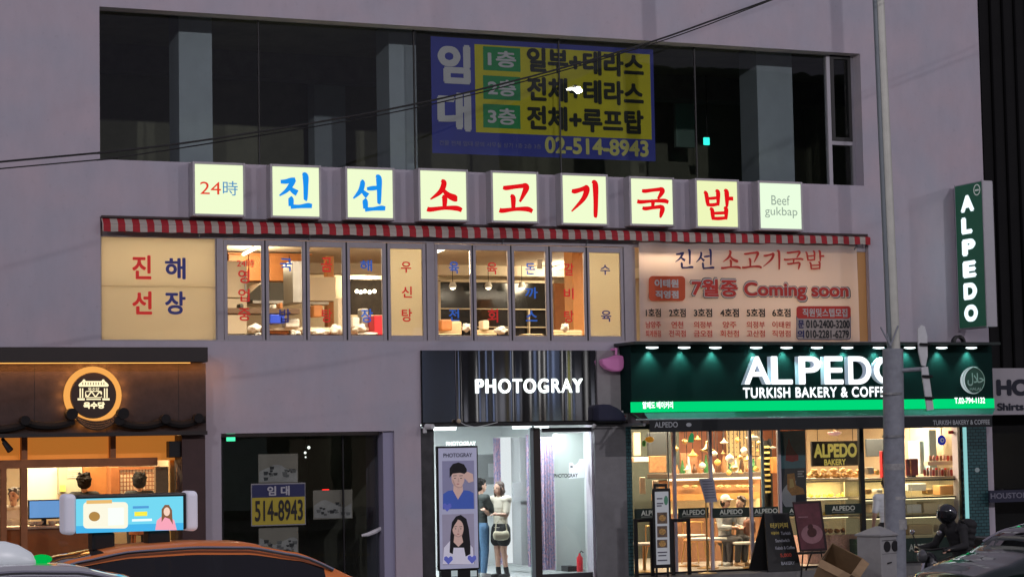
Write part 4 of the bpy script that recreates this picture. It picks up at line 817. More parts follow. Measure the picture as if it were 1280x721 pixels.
ns = thing('reflected_lettering', 'white glowing letters standing in for a mirror image over the portrait poster', 'sign', P(576, 560, .3)); put_text('PHOTOGRAY', (557.5, 551.5, 594.5, 556.5), .30, glow('white_letter_glow', (.9, 1, .96), 2.6), ns, .035); MB().pbox(557, 557.5, 595, 559.5, .29, .31).build('reflected_line', glow('white_letter_glow', (.9, 1, .96), 2.6), ns)  # glowing letters and line added in place of a mirrored reflection
# portrait poster in its stand
ps = thing('poster_stand', 'tall lit poster stand with two portraits in the booth window', 'poster stand', P(571, 735, -.02)); QY = .0
q = rect(547, 557, 598.5, 712, QY)
MB().box(q[0], q[1], QY, QY+.06, q[2]+.0, q[3]).build('case', BLACK, ps, bevel=.006); MB().box(q[0]+.04, q[1]-.04, QY-.02, QY+.09, -.004, q[2]-.002).build('base', BLACK, ps)
PP = lambda n, c: mat(n, c, .5, emit=.42, var=.07, scale=5)
flat_rect((549, 559.5, 597, 710), QY-.003, PP('poster_lilac', '#a3a4bd'), ps, 'sheet')
put_text('PHOTOGRAY', (554, 566, 590, 571), QY-.005, mat('poster_ink', (.05, .05, .1), .7), ps, .02)
flat_rect((553, 575.5, 593, 636), QY-.0045, PP('poster_slate', '#7d7c9a'), ps, 'photo'); flat_rect((553, 642, 593, 705), QY-.0045, PP('poster_grey', '#8f8aa0'), ps, 'photo')
SK = PP('poster_skin', '#c4a49a'); HR = mat('poster_hair', (.015, .014, .018), .6); BLS = PP('poster_blue', '#3d57a6'); 
flat([(553.5, 635.5), (554, 617), (560, 613), (568, 612), (578, 612), (587, 613), (592, 616), (592.5, 635.5)], QY-.006, BLS, ps, 'shirt')
flat([(567, 606), (578, 606), (579, 613), (572.5, 624), (566.5, 613)], QY-.007, SK, ps, 'neck'); flat(oval(572.5, 597, 8.2, 12), QY-.008, SK, ps, 'face')
flat([(562, 597), (562, 585), (566, 579.5), (573, 577.5), (580, 580), (583.5, 586), (583, 597), (581, 592), (575, 590.5), (566, 591.5), (564, 594)], QY-.009, HR, ps, 'hair')
flat([(584, 589), (591, 592), (592, 601), (586, 603), (579.5, 596), (579, 593)], QY-.0095, SK, ps, 'hand')
for x in (568.7, 576.3): flat([(x-2.2, 594), (x+2, 593.6), (x+2.2, 594.3), (x-2, 594.7)], QY-.0102, PP('poster_brow', '#4a3d3d'), ps, 'brow')
flat([(572.6, 597), (573.2, 597), (574.4, 602), (572, 602.3)], QY-.0101, PP('poster_nose', '#b08f86'), ps, 'nose'); flat([(565, 599), (566.5, 599), (570, 607), (575, 608.6), (579, 606), (577, 609), (572.5, 609.8), (567.5, 606.5)], QY-.0092, PP('poster_jaw', '#ab8a84'), ps, 'jaw')
for x in (568.7, 576.3): flat(oval(x, 597.3, 1.2, .55, 8), QY-.010, HR, ps, 'eye')
flat(oval(572.5, 604.5, 1.9, .7, 8), QY-.010, PP('poster_lip', '#9a5f60'), ps, 'mouth')
flat([(553.5, 704.5), (555, 684), (562, 676), (572, 673), (584, 676), (591, 684), (592.5, 704.5)], QY-.006, PP('poster_white', '#c9c6d6'), ps, 'shirt')
flat([(563, 668), (565, 652), (570, 645), (576, 643), (583, 648), (586, 660), (588, 680), (588, 692), (582, 695), (580, 684), (567, 684), (566, 692), (562, 690)], QY-.007, HR, ps, 'hair')
flat([(568, 668), (577, 668), (579, 677), (573, 683), (567, 677)], QY-.008, SK, ps, 'neck'); flat(oval(572.5, 660, 7, 11), QY-.009, SK, ps, 'face')
flat([(564.5, 664), (565, 652), (571, 646.5), (572, 650), (568, 656)], QY-.010, HR, ps, 'hair')
for x in (569.5, 576): flat([(x-2, 657.6), (x+1.8, 657.2), (x+2, 657.8), (x-1.8, 658.2)], QY-.0112, PP('poster_brow', '#4a3d3d'), ps, 'brow')
flat([(572.7, 660), (573.2, 660), (574.1, 664.6), (572.2, 664.8)], QY-.0111, PP('poster_nose', '#b08f86'), ps, 'nose'); flat([(566.5, 664), (568, 667), (573, 670), (578, 667), (579.3, 664), (577.5, 669), (573, 671.2), (568.5, 669.5)], QY-.0095, PP('poster_jaw', '#ab8a84'), ps, 'jaw')
for x in (569.5, 576): flat(oval(x, 660.4, 1.1, .5, 8), QY-.011, HR, ps, 'eye')
flat(oval(572.8, 667, 1.7, .7, 8), QY-.011, PP('poster_lip', '#9a5f60'), ps, 'mouth')
for x, y in ((559, 634), (560.5, 700), (590, 699)): flat([(x, y+5), (x-5.5, y-1), (x-5, y-4.5), (x-2.5, y-5.5), (x, y-3.2), (x+2.5, y-5.5), (x+5, y-4.5), (x+5.5, y-1)], QY-.012, PP('poster_heart', '#5a64b8'), ps, 'heart')
for x in (568, 592): flat_rect((x-4, 712.5, x+4, 720), QY-.03, PP('poster_card', '#b8c8c8'), ps, 'card')
# ------------------------------------------------------------------ bakery
bk = thing('bakery_front', 'dark green bakery front with glass panes and teal tiled piers', 'shopfront', P(1000, 712, -.05))
SYF = -.46
DG = mat('bakery_green', (.0035, .024, .021), .7, var=.12, scale=3, spec=.1); DGR = mat('bakery_black_green', (.008, .02, .018), .4)
TEAL = mat('teal_tile', (.05, .13, .14), .35); nt = TEAL.node_tree; b_ = nt.nodes['Principled BSDF']; br_ = nt.nodes.new('ShaderNodeTexBrick'); tc = nt.nodes.new('ShaderNodeTexCoord'); mp = nt.nodes.new('ShaderNodeMapping'); mp.inputs['Rotation'].default_value = (R(90), 0, 0)
br_.inputs['Color1'].default_value = (.055, .145, .155, 1); br_.inputs['Color2'].default_value = (.04, .115, .125, 1); br_.inputs['Mortar'].default_value = (.015, .03, .035, 1); br_.inputs['Scale'].default_value = 1; br_.inputs['Brick Width'].default_value = .12; br_.inputs['Row Height'].default_value = .06; br_.inputs['Mortar Size'].default_value = .008
nt.links.new(tc.outputs['Object'], mp.inputs[0]); nt.links.new(mp.outputs[0], br_.inputs['Vector']); nt.links.new(br_.outputs['Color'], b_.inputs['Base Color'])
fx0, fx1 = P(789, 475, SYF).x, P(1241, 475, SYF).x; ft, fb = 3.965, rect(800, 480, 1200, 513, SYF)[2]
fas = tag(MB().box(fx0, fx1, SYF, -.003, fb, ft).build('fascia_sign', DG), 'dark green fascia board of the bakery behind white letters', 'sign')
bs = thing('fascia_lettering', 'large white lit bakery letters on the dark green fascia', 'sign', P(1030, 497, SYF))
LW_ = glow('letter_white', (.93, .97, 1), 1.5); LS = mat('letter_side', (.45, .52, .62), .5, emit=.35)
lx = [930, 963.5, 998, 1030, 1060, 1092]; lws = [33, 27, 28, 24, 29, 37]
for ch, x_, w_ in zip('ALPEDO', lx, lws):
    put_text(ch, (x_+.3, 445.3, x_+w_-.3, 480), SYF-.04, LS, bs, bold=.016, ext=.13, name='letter_side', front=True); put_text(ch, (x_, 445, x_+w_, 480.2), SYF-.178, LW_, bs, bold=.022, name='letter_face')
put_text('TURKISH BAKERY & COFFEE', (928.5, 483.4, 1113.5, 496.6), SYF-.03, LW_, bs, bold=.03, space=1.12)
gs = thing('green_light_bar', 'bright green lit bar running along the foot of the fascia', 'sign', P(1015, 512, SYF))
gq = rect(790, 500, 1243, 512.5, SYF-.06); gz0, gz1 = gq[2], gq[3]
MB().box(gq[0], gq[1], SYF-.06, SYF-.002, gz0, gz1).build('lit_face', glow('green_bar_glow', (.0, .72, .20), .95), gs)
MB().box(gq[0]-.01, gq[1]+.01, SYF-.05, SYF-.002, gz0-.03, gz0-.002).build('rail', BLACK, gs)
put_text('알페도 베이커리', (803, 501.5, 841, 510.5), SYF-.062, LW_, gs, .03); put_text('T.02-794-1132', (1193, 496.5, 1231, 504), SYF-.062, LW_, gs, .03)
# halal badge
hb = thing('round_badge', 'round dark badge with white crescent and Arabic lettering on the fascia', 'sign', P(1217, 492, SYF)); HY = SYF-.03
p = P(1217, 475, HY); MB().lathe(p, [(0, 0), (.245, 0), (.245, .026), (0, .026)], 36, 'y').build('disc', mat('badge_green', (.012, .06, .04), .5), hb)
o_, i_ = [[P(x, y, HY-.004) for x, y in q_] for q_ in (oval(1217, 475, 16.6, 17, 30, 75, 285), oval(1219.5, 475, 13.6, 16.2, 30, 75, 285))]
mb = MB(); mb.add([tuple(v) for v in o_+i_], [(k, k+1, 32+k, 31+k) for k in range(30)]); mb.build('crescent', glow('badge_white', (.55, .65, .68), .8), hb, fix=False)
MB().lathe((p.x, p.y-.006, p.z), [(.232, 0), (.245, 0), (.245, .004), (.232, .004)], 36, 'y').build('ring', mat('badge_pale', (.25, .38, .33), .5, emit=.1), hb)
put_text('\uFEDD\uFEFC\uFEA3', (1209, 466, 1230, 482), HY-.005, mat('badge_pale', (.25, .38, .33), .5), hb, .02); put_text('HALAL', (1212, 484, 1227, 487.5), HY-.005, mat('badge_pale', (.25, .38, .33), .5), hb, .02)
# hood rail and fascia spots
MB().box(fx0-.1, fx1-.05, SYF-.35, -.004, ft+.002, ft+.05).build('fascia_hood', DGR, bk)
ords = ['first', 'second', 'third', 'fourth', 'fifth', 'sixth', 'seventh', 'eighth', 'ninth', 'tenth', 'last']
for i, px in enumerate((815, 855, 894, 945, 983, 1021, 1059, 1098, 1137, 1177, 1214)):
    Yl = SYF-.15; x_ = P(px, 440.5, Yl).x; z_ = ft-.045
    t = thing('fascia_spot', f'small white spot lamp over the green fascia, {ords[i]} from the pink cover', 'spot lamp', (x_, Yl, z_), 0, 'spot lamps along the bakery fascia')
    MB().box(x_-.13, x_+.13, Yl-.06, Yl+.05, z_+.012, z_+.05).build('housing', BLACK, t); MB().ball((x_, Yl-.01, z_), .1, 14, (1.25, .5, .24)).build('lit_face', glow('spot_white', (.85, 1, 1), 2.2), t)
    l = lamp_light('SPOT', 'fascia_spot_light', (x_, Yl+.08, z_-.03), 30, (.45, 1, .9), spot_size=R(95), spot_blend=.8, shadow_soft_size=.03); aim(l, (x_, SYF-.03, z_-.40))
# awning over the window: sloping green top and black valance with lettering
AY = -.95; vq = rect(812, 523, 1240, 536.5, AY); 
MB().quad((fx0+.2, SYF-.05, fb-.005), (fx1, SYF-.05, fb-.005), (vq[1], AY, vq[3]+.01), (vq[0], AY, vq[3]+.01)).build('awning_top', mat('green_canvas', (.012, .10, .085), .6, var=.15, scale=3), bk, fix=False)
MB().box(vq[0], vq[1], AY-.01, AY+.01, vq[2], vq[3]+.008).build('valance', mat('black_canvas', (.010, .014, .016), .7, var=.15), bk)
MB().tube([(vq[0]-.25, AY+.02, vq[3]+.02), (vq[1]+.02, AY+.02, vq[3]+.02)], .02, 8).build('awning_rail', STEEL, bk)
MB().tube([(vq[0]-.1, SYF, fb-.02), (vq[0]-.12, AY+.05, vq[3])], .025, 6).build('awning_arm', BLACK, bk); MB().tube([(vq[0]-.1, -.1, vq[3]-.05), (vq[0]-.1, AY, vq[3]-.06)], .03, 6).build('awning_arm', STEEL, bk)
VT = mat('valance_print', (.42, .45, .47), .7); put_text('ALPEDO', (818, 527, 847, 534), AY-.012, VT, bk, .02); put_text('TURKISH BAKERY & COFFEE', (1166, 524.5, 1237, 530.5), AY-.012, VT, bk, .02); flat(oval(861, 530.5, 3.5, 2.5, 10), AY-.013, VT, bk, 'valance_mark')
# piers, mullions, glass
WY = .02
MB().pbox(1206, 533, 1236.5, 745, -.06, -.004).build('tiled_pier', TEAL, bk); MB().pbox(784.5, 533, 791, 740, -.06, -.004).build('tiled_pier', TEAL, bk)
pn = tag(flat(oval(1221.5, 587, 3, 3, 12), -.066, mat('sticker_pale', (.4, .5, .5), .6), None, 'wall_sticker'), 'round pale sticker on the teal tiled pier', 'sticker')
gx0, gx1 = P(790, 620, WY).x, P(1204, 620, WY).x; gzt = 2.55
wf = mat('pale_mullion', (.55, .52, .58), .35, .3)
mull = [793, 843.5, 889, 939, 975, 1008]
xs_ = [gx0]+[P(p_, 620, WY).x for p_ in (843.5, 889, 939, 975, 1008, 1078, 1140)]+[gx1]
for i in range(len(xs_)-1): MB().box(xs_[i]+.004, xs_[i+1]-.004, WY, WY+.01, .03, gzt-.03).build('shop_glass', CLEAR, bk, fix=False)
for p_ in (843.5, 889, 939, 975): x_ = P(p_, 620, WY).x; MB().box(x_-.026, x_+.026, WY-.025, WY+.035, .03, gzt-.03).build('mullion', wf, bk)
for p_, w_ in ((837, .008), (954.5, .02)): x_ = P(p_, 620, WY).x; MB().box(x_-w_, x_+w_, WY+.012, WY+.04, .03, gzt-.03).build('mullion', mat('teal_mullion', (.30, .45, .48), .4), bk)
for p_ in (1078, 1203.5): x_ = P(p_, 620, WY).x; MB().box(x_-.045, x_+.045, WY-.03, WY+.045, .03, gzt-.03).build('door_post', BLACK, bk)
MB().box(gx0, gx1, WY-.03, WY+.05, gzt-.028, 2.618).build('head_frame', DGR, bk); MB().box(gx0, gx1, WY-.03, WY+.05, -.004, .028).build('sill', BLACK, bk)
x_ = P(1208, 620, -.07).x; tag(MB().box(x_-.03, x_+.03, -.10, -.064, .65, 2.5).build('light_strip', glow('teal_strip', (.36, .80, .80), .75)), 'upright pale teal light strip beside the bakery door', 'light strip')
for i, (a_, b__, y0, y1) in enumerate(((793, 838.5, 635, 648), (847.5, 886, 634.5, 647.5), (890.5, 937, 634, 646.5), (941.5, 973, 633, 645.5), (978, 1024, 632.5, 644.5), (1031, 1077, 629.5, 642))):
    flat_rect((a_, y0, b__, y1), WY-.028, mat('decal_black_green', (.006, .022, .015), .5), bk, 'glass_band')
    put_text('ALPEDO', ((a_+b__)/2-14.5, y0+2.2, (a_+b__)/2+14.5, y1-4.3), WY-.031, mat('band_print', (.50, .52, .46), .6, emit=.1), bk, .03)
    flat_rect(((a_+b__)/2-14, y1-3.3, (a_+b__)/2+14, y1-2), WY-.031, mat('band_print_dim', (.2, .22, .19), .6), bk, 'band_rule')
# inside: lamps
for i, (x, y, w_) in enumerate(((18.0, 1.6, 2.2), (20.4, 1.6, 2.2), (22.6, 1.6, 1.6), (19.2, 3.8, 3))):
    room_lamp('ceiling_lamp', ['warm ceiling lamp over the bakery tables', 'warm ceiling lamp over the middle of the bakery', 'warm ceiling lamp over the cake case by the bakery door', 'warm ceiling lamp deep in the bakery'][i], 'ceiling lamp', x, y, 2.99, w_, .3, 190, (1, .80, .54), glow('warm_panel', (1, .8, .5), 3), 'ceiling lamps of the bakery')
BREAD0 = mat('bread_crust', (.62, .36, .12), .6, var=.3, scale=16); TOPW = mat('porcelain', (.75, .73, .68), .3); BRASS = mat('brass', (.62, .42, .16), .3, .85); PEARL = mat('pearl_glass', (.80, .68, .48), .3, emit=.28); AMB = mat('amber_glass', (.72, .36, .08), .3, emit=.35)
def hang(px, py, r_, Y, m_, label, kind=0):
    p = P(px, py, Y); k = r_/69
    t = thing('hanging_lamp', label, 'hanging lamp', p, 0, 'hanging lamps in the bakery window')
    prof = [[(.02, -1.05), (.55, -.85), (1, -.2), (.8, .3), (.3, .62), (.14, .8)], [(.02, -.5), (.7, -.42), (1.15, -.12), (.5, .15), (.25, .6), (.1, .95)], [(.02, -.45), (.8, -.3), (1.2, .1), (.6, .25), (.1, .3)]][kind]
    MB().lathe(p, [(a_*k, b__*k) for a_, b__ in prof], 16).build('shade', m_, t, smooth='all')
    MB().lathe(p+Vector((0, 0, prof[-1][1]*k)), [(.16*k, -.03*k), (.2*k, .1*k), (.05*k, .25*k), (.03*k, .7*k)], 10).build('cap', BRASS, t, smooth=True)
    MB().tube([p+Vector((0, 0, k)), (p.x, p.y, 2.98)], .008, 5).build('cord', BLACK, t)
LMP = [(884, 561, 8.5, 1.2, BRASS, 1, 'large brass hanging lamp near the second mullion'), (905, 552, 5, 2.0, PEARL, 1, 'small pearl hanging lamp just under the bakery ceiling'), (912, 572, 6, 1.6, PEARL, 0, 'pearl hanging lamp in the middle of the lamp cluster'), (922, 549, 4, 2.2, AMB, 0, 'small amber hanging lamp high in the cluster'),
  (930, 562, 5, 2.0, PEARL, 0, 'pearl hanging lamp before the dotted panel'), (941, 547, 8, 1.3, PEARL, 2, 'white saucer shaped hanging lamp'), (934, 574, 5.5, 1.8, BRASS, 1, 'brass hanging lamp below the dotted panel'), (897, 577, 5, 2.4, AMB, 0, 'amber hanging lamp low in the cluster'), (918, 584, 5, 2.0, BRASS, 0, 'low brass hanging lamp over the lit bar edge'),
  (866, 568, 6.5, 2.3, AMB, 1, 'amber hanging lamp before the red brown wall'), (966, 559, 4, 1.0, PEARL, 2, 'little pale saucer lamp by the yellow ladder'), (1043, 541, 8, .5, mat('pink_glass', (.8, .42, .36), .3, emit=.5), 2, 'pink glowing lamp over the black bakery sign'), (878, 581, 5, 2.6, PEARL, 0, 'low pearl hanging lamp before the brick red wall'), (945, 585, 4, 2.2, AMB, 0, 'low amber hanging lamp next to the ladder')]
MORE = [(856, 551, 4, 2.4), (872, 548, 4, 2.0), (893, 566, 4, 1.8), (904, 566, 3.5, 2.6), (925, 571, 3.6, 1.5), (938, 557, 3.4, 2.4), (948, 553, 3, 1.7), (950, 573, 3.4, 2.0), (889, 589, 4, 2.5), (926, 590, 4, 2.3), (911, 590, 4, 2.6), (859, 586, 4.5, 2.6), (845, 560, 4, 2.2), (947, 563, 3, 2.6)]
SPOT = ['by the second wooden mullion line, highest', 'between the green tag and the brass lamp', 'just below the small ceiling pearl lamp', 'tucked behind the amber lamp', 'beside the brass lamp under the dots', 'in front of the dots, upper', 'at the head of the ladder mullion', 'low beside the ladder mullion', 'just over the bar edge, wall end', 'just over the bar edge, ladder end', 'just over the bar edge, middle', 'before the patterned wall rug', 'near the black menu board', 'in front of the dots, outermost']
LMP += [(a_, b__, c, d, [BRASS, AMB, PEARL][k % 3], k % 2, ['small brass', 'small amber', 'small pearl'][k % 3]+' hanging lamp '+SPOT[k]) for k, (a_, b__, c, d) in enumerate(MORE)]
for px, py, r_, Y, m_, kd, lb in LMP: hang(px, py, r_, Y, m_, lb, kd)
# panels on the back wall
def dotted(name, base, dot, sc):
    m = mat(name, base, .6); nt = m.node_tree; b_ = nt.nodes['Principled BSDF']; tc = nt.nodes.new('ShaderNodeTexCoord'); mp = nt.nodes.new('ShaderNodeMapping'); mp.inputs['Rotation'].default_value = (R(90), 0, 0)
    v = nt.nodes.new('ShaderNodeTexVoronoi'); v.inputs['Scale'].default_value = sc; v.inputs['Randomness'].default_value = .0; c = nt.nodes.new('ShaderNodeMath'); c.operation = 'LESS_THAN'; c.inputs[1].default_value = .3; mx = nt.nodes.new('ShaderNodeMix'); mx.data_type = 'RGBA'; mx.inputs[6].default_value = (*base, 1); mx.inputs[7].default_value = (*dot, 1)
    nt.links.new(tc.outputs['Object'], mp.inputs[0]); nt.links.new(mp.outputs[0], v.inputs['Vector']); nt.links.new(v.outputs['Distance'], c.inputs[0]); nt.links.new(c.outputs[0], mx.inputs[0]); nt.links.new(mx.outputs[2], b_.inputs['Base Color']); return m
inset('dotted_panel', 'tan panel with dark dots on the bakery wall', 'wall panel', (909, 538, 952, 570), 4.6, 4.65, dotted('dotted_tan', (.5, .36, .17), (.06, .035, .02), 11))
inset('tiled_panel', 'plain tan tiled panel under the dotted one', 'wall panel', (909, 571, 952, 592), 4.58, 4.65, mat('tan_tile', (.55, .40, .2), .5))
inset('menu_board', 'black menu board high on the bakery wall behind the teal pier', 'menu board', (810, 540, 838, 569), 4.0, 4.05, mat('board_black', (.03, .035, .04), .6))
inset('carved_plate', 'brown carved wooden wall plate under the black menu board', 'wall plate', (812, 569.5, 833, 590), 3.9, 3.95, mat('carved_wood', (.42, .20, .08), .6, var=.35, scale=14))
inset('wall_rug', 'brown patterned wall rug beside the amber lamp', 'rug', (851, 566, 872, 594), 4.4, 4.43, mat('rug_brown', (.30, .13, .06), .9, var=.4, scale=18))
inset('wall_shelf', 'pale wooden wall shelf at the edge of the bakery window', 'shelf', (792, 571, 811, 577), 2.4, 2.8, CREAM)
inset('tan_notice', 'pale tan notice board next to the teal pier', 'notice board', (792, 540, 801, 569), 2.5, 2.55, WARMW)
for i, (x0, y0, x1, y1, lb) in enumerate(((800, 596, 807, 617, 'upright cream menu card below the wooden shelf'), (816, 600, 824, 612, 'small cream card beside the tall menu card'))): inset('menu_card', lb, 'card', (x0, y0, x1, y1), 1.5, 1.53, CREAM)
ng = thing('paper_ornament', 'yellow orange paper ornament hanging near the teal pier', 'ornament', P(812, 552, .6)); MB().ball(P(812, 549, .6), .09, 12, (1, .4, .6)).build('ball', mat('ornament_orange', (.75, .36, .02), .6, emit=.2), ng, smooth=True); MB().ball(P(805, 554, .62), .06, 10, (.7, .4, 1)).build('tail', mat('ornament_green', (.1, .5, .1), .6), ng, smooth=True); MB().tube([P(812, 546, .6), (P(812, 546, .6).x, .6, 2.98)], .006, 5).build('string', BLACK, ng)
gt_ = thing('hanging_tag', 'green sloping tag hanging before the red brown wall', 'tag', P(863, 553, .9)); flat([(860, 552.5), (861, 546), (864, 540.5), (867, 542), (867, 552.5)], .9, mat('tag_green', (.03, .5, .2), .5, emit=.25), gt_, 'card'); MB().tube([P(865, 541, .9), (P(865, 541, .9).x, .9, 2.98)], .006, 5).build('string', BLACK, gt_)
# bar with lit edge
ba = thing('bar_counter', 'copper fronted bar counter with a glowing edge', 'bar counter', P(895, 700, 3.0)); 
q = rect(835, 594.5, 951, 597.5, 3.0); MB().box(q[0], q[1], 2.98, 3.9, q[2]+.012, q[3]+.06).build('worktop', mat('dark_stone', (.12, .09, .07), .3), ba, bevel=.008)
MB().box(q[0], q[1], 3.0, 3.03, q[2]-.03, q[2]+.01).build('light_strip', glow('bar_strip', (1, .84, .55), 3), ba)
COP = mat('copper_front', (.50, .24, .10), .45, .3, var=.15, scale=4); MB().pbox(836, 599, 950, 616, 3.1, 3.8).build('upper_front', COP, ba); MB().pbox(836, 616.2, 950, 624, 3.06, 3.8).build('ledge', mat('orange_shelf', (.60, .28, .08), .5), ba); MB().pbox(836, 624.2, 950, 640, 3.2, 3.8).build('lit_niche', mat('niche_cream', (.75, .62, .32), .6, emit=.2), ba); MB().pbox(836, 640.2, 950, 712, 3.1, 3.8).build('lower_front', mat('slatted_brown', (.22, .10, .045), .55, var=.2, scale=7), ba)
for i, px in enumerate((900, 909, 922, 930, 938, 868, 857)):
    tag(lump(px, 607.5, 5, 2.2, 3.0, '', 'pastry', mat('pastry_gold', (.72, .55, .22), .6, var=.2, scale=20), 'pastry', 'pastries on the bar ledge'), ['round pastry left alone behind the grey menu stand', 'round pastry next to the menu stand', 'round pastry above the cap of the seated guest', 'round pastry just past the cap', 'pastry at the mullion end of the row', 'pastry at the wall end of the row', 'pastry nearest the brown rug'][i], 'pastry', 'pastries on the bar ledge')
for k in range(14):
    px = 846+7.4*k; p = P(px, 594, 3.25); hh_ = .10+.05*((k*7) % 3); t_ = ['copper coffee pot', 'green glass bottle', 'white cup stack', 'dark syrup bottle'][k % 4]; nm_ = ['coffee_pot', 'glass_bottle', 'cup_stack', 'syrup_bottle'][k % 4]
    tag(MB().lathe((p.x, p.y, q[3]+.06), [(0, 0), (.045, .0), (.05, hh_*.5), (.03, hh_), (.018, hh_*1.5), (.02, hh_*1.7), (0, hh_*1.7)], 12).build(nm_, [COP, mat('bottle_green', (.05, .2, .06), .2), TOPW, mat('syrup_brown', (.12, .05, .02), .25)][k % 4], smooth=True), t_+' on the bar top, '+['at the wall end', 'second from the wall end', 'third from the wall end', 'fourth from the wall end', 'fifth from the wall end', 'sixth from the wall end', 'under the brass lamp cluster', 'past the middle of the row', 'sixth from the ladder end', 'fifth from the ladder end', 'fourth from the ladder end', 'third from the ladder end', 'second from the ladder end', 'at the ladder end'][k], 'bar ware', 'ware standing on the bar top')
for k, (px, py, w_, h_, m_, lb) in enumerate([(1090, 588, 7, 9, CREAM, 'cream bread bin on the cake case behind the door post'), (1098, 590, 5, 7, AMB, 'amber jar on the cake case behind the door post'), (1120, 588, 8, 9, BREAD0, 'brown basket on the cake case behind the pole'), (1087, 614, 7, 7, BREAD0, 'brown cake in the upper shelf near the door post'), (1100, 614, 8, 6, TOPW, 'white cake in the upper shelf near the door post'), (1163, 614, 8, 7, BREAD0, 'brown cake at the middle of the upper shelf'), (1178, 635, 9, 10, TOPW, 'white cake at the door end of the middle shelf'), (1192, 636, 7, 8, BREAD0, 'brown cake at the door end of the middle shelf'), (1178, 660, 9, 10, CREAM, 'cream cake at the door end of the bottom shelf')]):
    inset('cake', lb, 'cake', (px-w_/2, py-h_/2, px+w_/2, py+h_/2), .45, .65, m_, None, .03)
# ladder and posters
ld = thing('ladder', 'black and yellow ladder shelf standing behind the teal mullion', 'ladder', P(960, 640, 2.0)); MB().pbox(956, 550, 965, 640, 2.1, 2.12).build('back_board', BLACK, ld)
for k in range(9): MB().pbox(955.5, 557+7*k, 964, 559.6+7*k, 2.04, 2.09).build('rung', mat('rung_yellow', (.65, .5, .16), .5), ld)
for px in (955, 965): MB().pbox(px-.7, 548, px+.7, 640, 2.0, 2.095).build('rail', BLACK, ld)
inset('orange_box', 'small orange card box beside the ladder', 'box', (966, 571, 973, 591), 1.8, 1.9, mat('bright_orange_wood', (.55, .23, .06), .5))
po = thing('window_poster', 'tall poster with a red flower over a plate of food', 'poster', P(992, 640, .06)); flat_rect((976.5, 538, 1007.5, 640), .045, mat('poster_teal', (.10, .24, .28), .6, var=.12, scale=6), po, 'sheet')
flat([(982, 575), (983, 560), (986, 547), (989, 556), (993, 563), (998, 569), (998, 575), (990, 577)], .041, mat('poster_red', (.36, .03, .04), .6, var=.3, scale=14), po, 'flower'); flat_rect((976.5, 585, 1007.5, 640), .0425, mat('poster_dark', (.05, .06, .075), .6), po, 'photo'); flat(oval(998, 620, 21, 20, 24, 100, 262), .041, mat('poster_plate', (.55, .58, .6), .6), po, 'plate')
flat([(984, 592), (993, 591), (995, 606), (1004, 610), (1006, 617), (990, 619), (984, 611)], .040, mat('poster_bread', (.55, .27, .08), .6, var=.3, scale=20), po, 'food'); flat([(987, 598), (991, 598), (993, 608), (987, 610)], .0395, mat('poster_cheese', (.75, .55, .2), .6), po, 'food_light'); 
for k in range(3): flat_rect((997, 588+3*k, 1005-2*(k % 2), 589.6+3*k), .040, mat('poster_text', (.55, .55, .55), .6), po, 'print_line')
sb = thing('hanging_sign', 'black hanging sign with yellow bakery letters behind the glass', 'sign', P(1045, 583, .7)); MB().pbox(1014.5, 551, 1074, 582, .7, .74).build('board', mat('sign_black', (.02, .016, .012), .5), sb); YL = mat('letter_yellow', (.80, .68, .16), .5, emit=.35)
put_text('ALPEDO', (1017, 554, 1071, 571.5), .698, YL, sb, .05); put_text('BAKERY', (1030, 573.5, 1057, 581), .698, YL, sb, .035)
for px in (1022, 1066): MB().tube([P(px, 551, .72), (P(px, 551, .72).x, .72, 2.98)], .006, 5).build('chain', BLACK, sb)
# display cases
GLC = glass('case_glass', (.95, .96, .94), .5)
def case(x0, x1, y0, y1, Y, name_lb, rows, base):
    t = thing('display_case', name_lb, 'display case', P((x0+x1)/2, y1, Y)); q = rect(x0, y0, x1, y1, Y)
    MB().box(q[0], q[1], Y, Y+.7, q[2], q[3]).build('glass', GLC, t, fix=False)
    MB().box(q[0], q[1], Y+.701, Y+.74, q[2], q[3]).build('back_panel', mat('case_cream', (.75, .62, .36), .6, emit=.2), t)
    for y in rows: z = P((x0+x1)/2, y, Y).z; MB().box(q[0]+.01, q[1]-.01, Y+.015, Y+.69, z-.012, z+.012).build('shelf', mat('case_shelf', (.7, .6, .42), .4), t); MB().box(q[0]+.02, q[1]-.02, Y+.03, Y+.05, z-.03, z-.013).build('light_strip', glow('case_strip', (1, .85, .5), 2.5), t)
    MB().box(q[0]-.01, q[1]+.01, Y-.01, Y+.75, q[3]+.001, q[3]+.025).build('top', mat('case_top', (.35, .3, .24), .35), t)
    MB().box(q[0], q[1], Y-.005, Y+.74, .003, q[2]-.002).build('base', base, t)
    for y in rows+[y0+2]: 
        z = P((x0+x1)/2, y, Y).z
        if y in rows or True: MB().box(q[0], q[1], Y-.012, Y-.001, z-.015, z+.015).build('rail', BLACK if x0 > 1080 else mat('case_top', (.35, .3, .24), .35), t)
    l = lamp_light('AREA', 'case_light', ((q[0]+q[1])/2, Y+.3, q[3]-.03), 16, (1, .80, .46), shape='RECTANGLE', size=(q[1]-q[0])*.9, size_y=.3)
    return t, q
PINKL = mat('pink_lattice', (.55, .33, .28), .6, var=.3, scale=25)
case(1008, 1076, 599, 668, .9, 'yellow lit pastry case under the black hanging sign', [622, 645], PINKL)
case(1082, 1201, 598, 672, .3, 'wide cake case beside the bakery door with black shelf rails', [622, 645], mat('case_green_base', (.012, .05, .035), .5))
put_text('ALPEDO', (1136, 679, 1168, 688), .29, mat('band_print', (.50, .52, .46), .6), bk, .03)
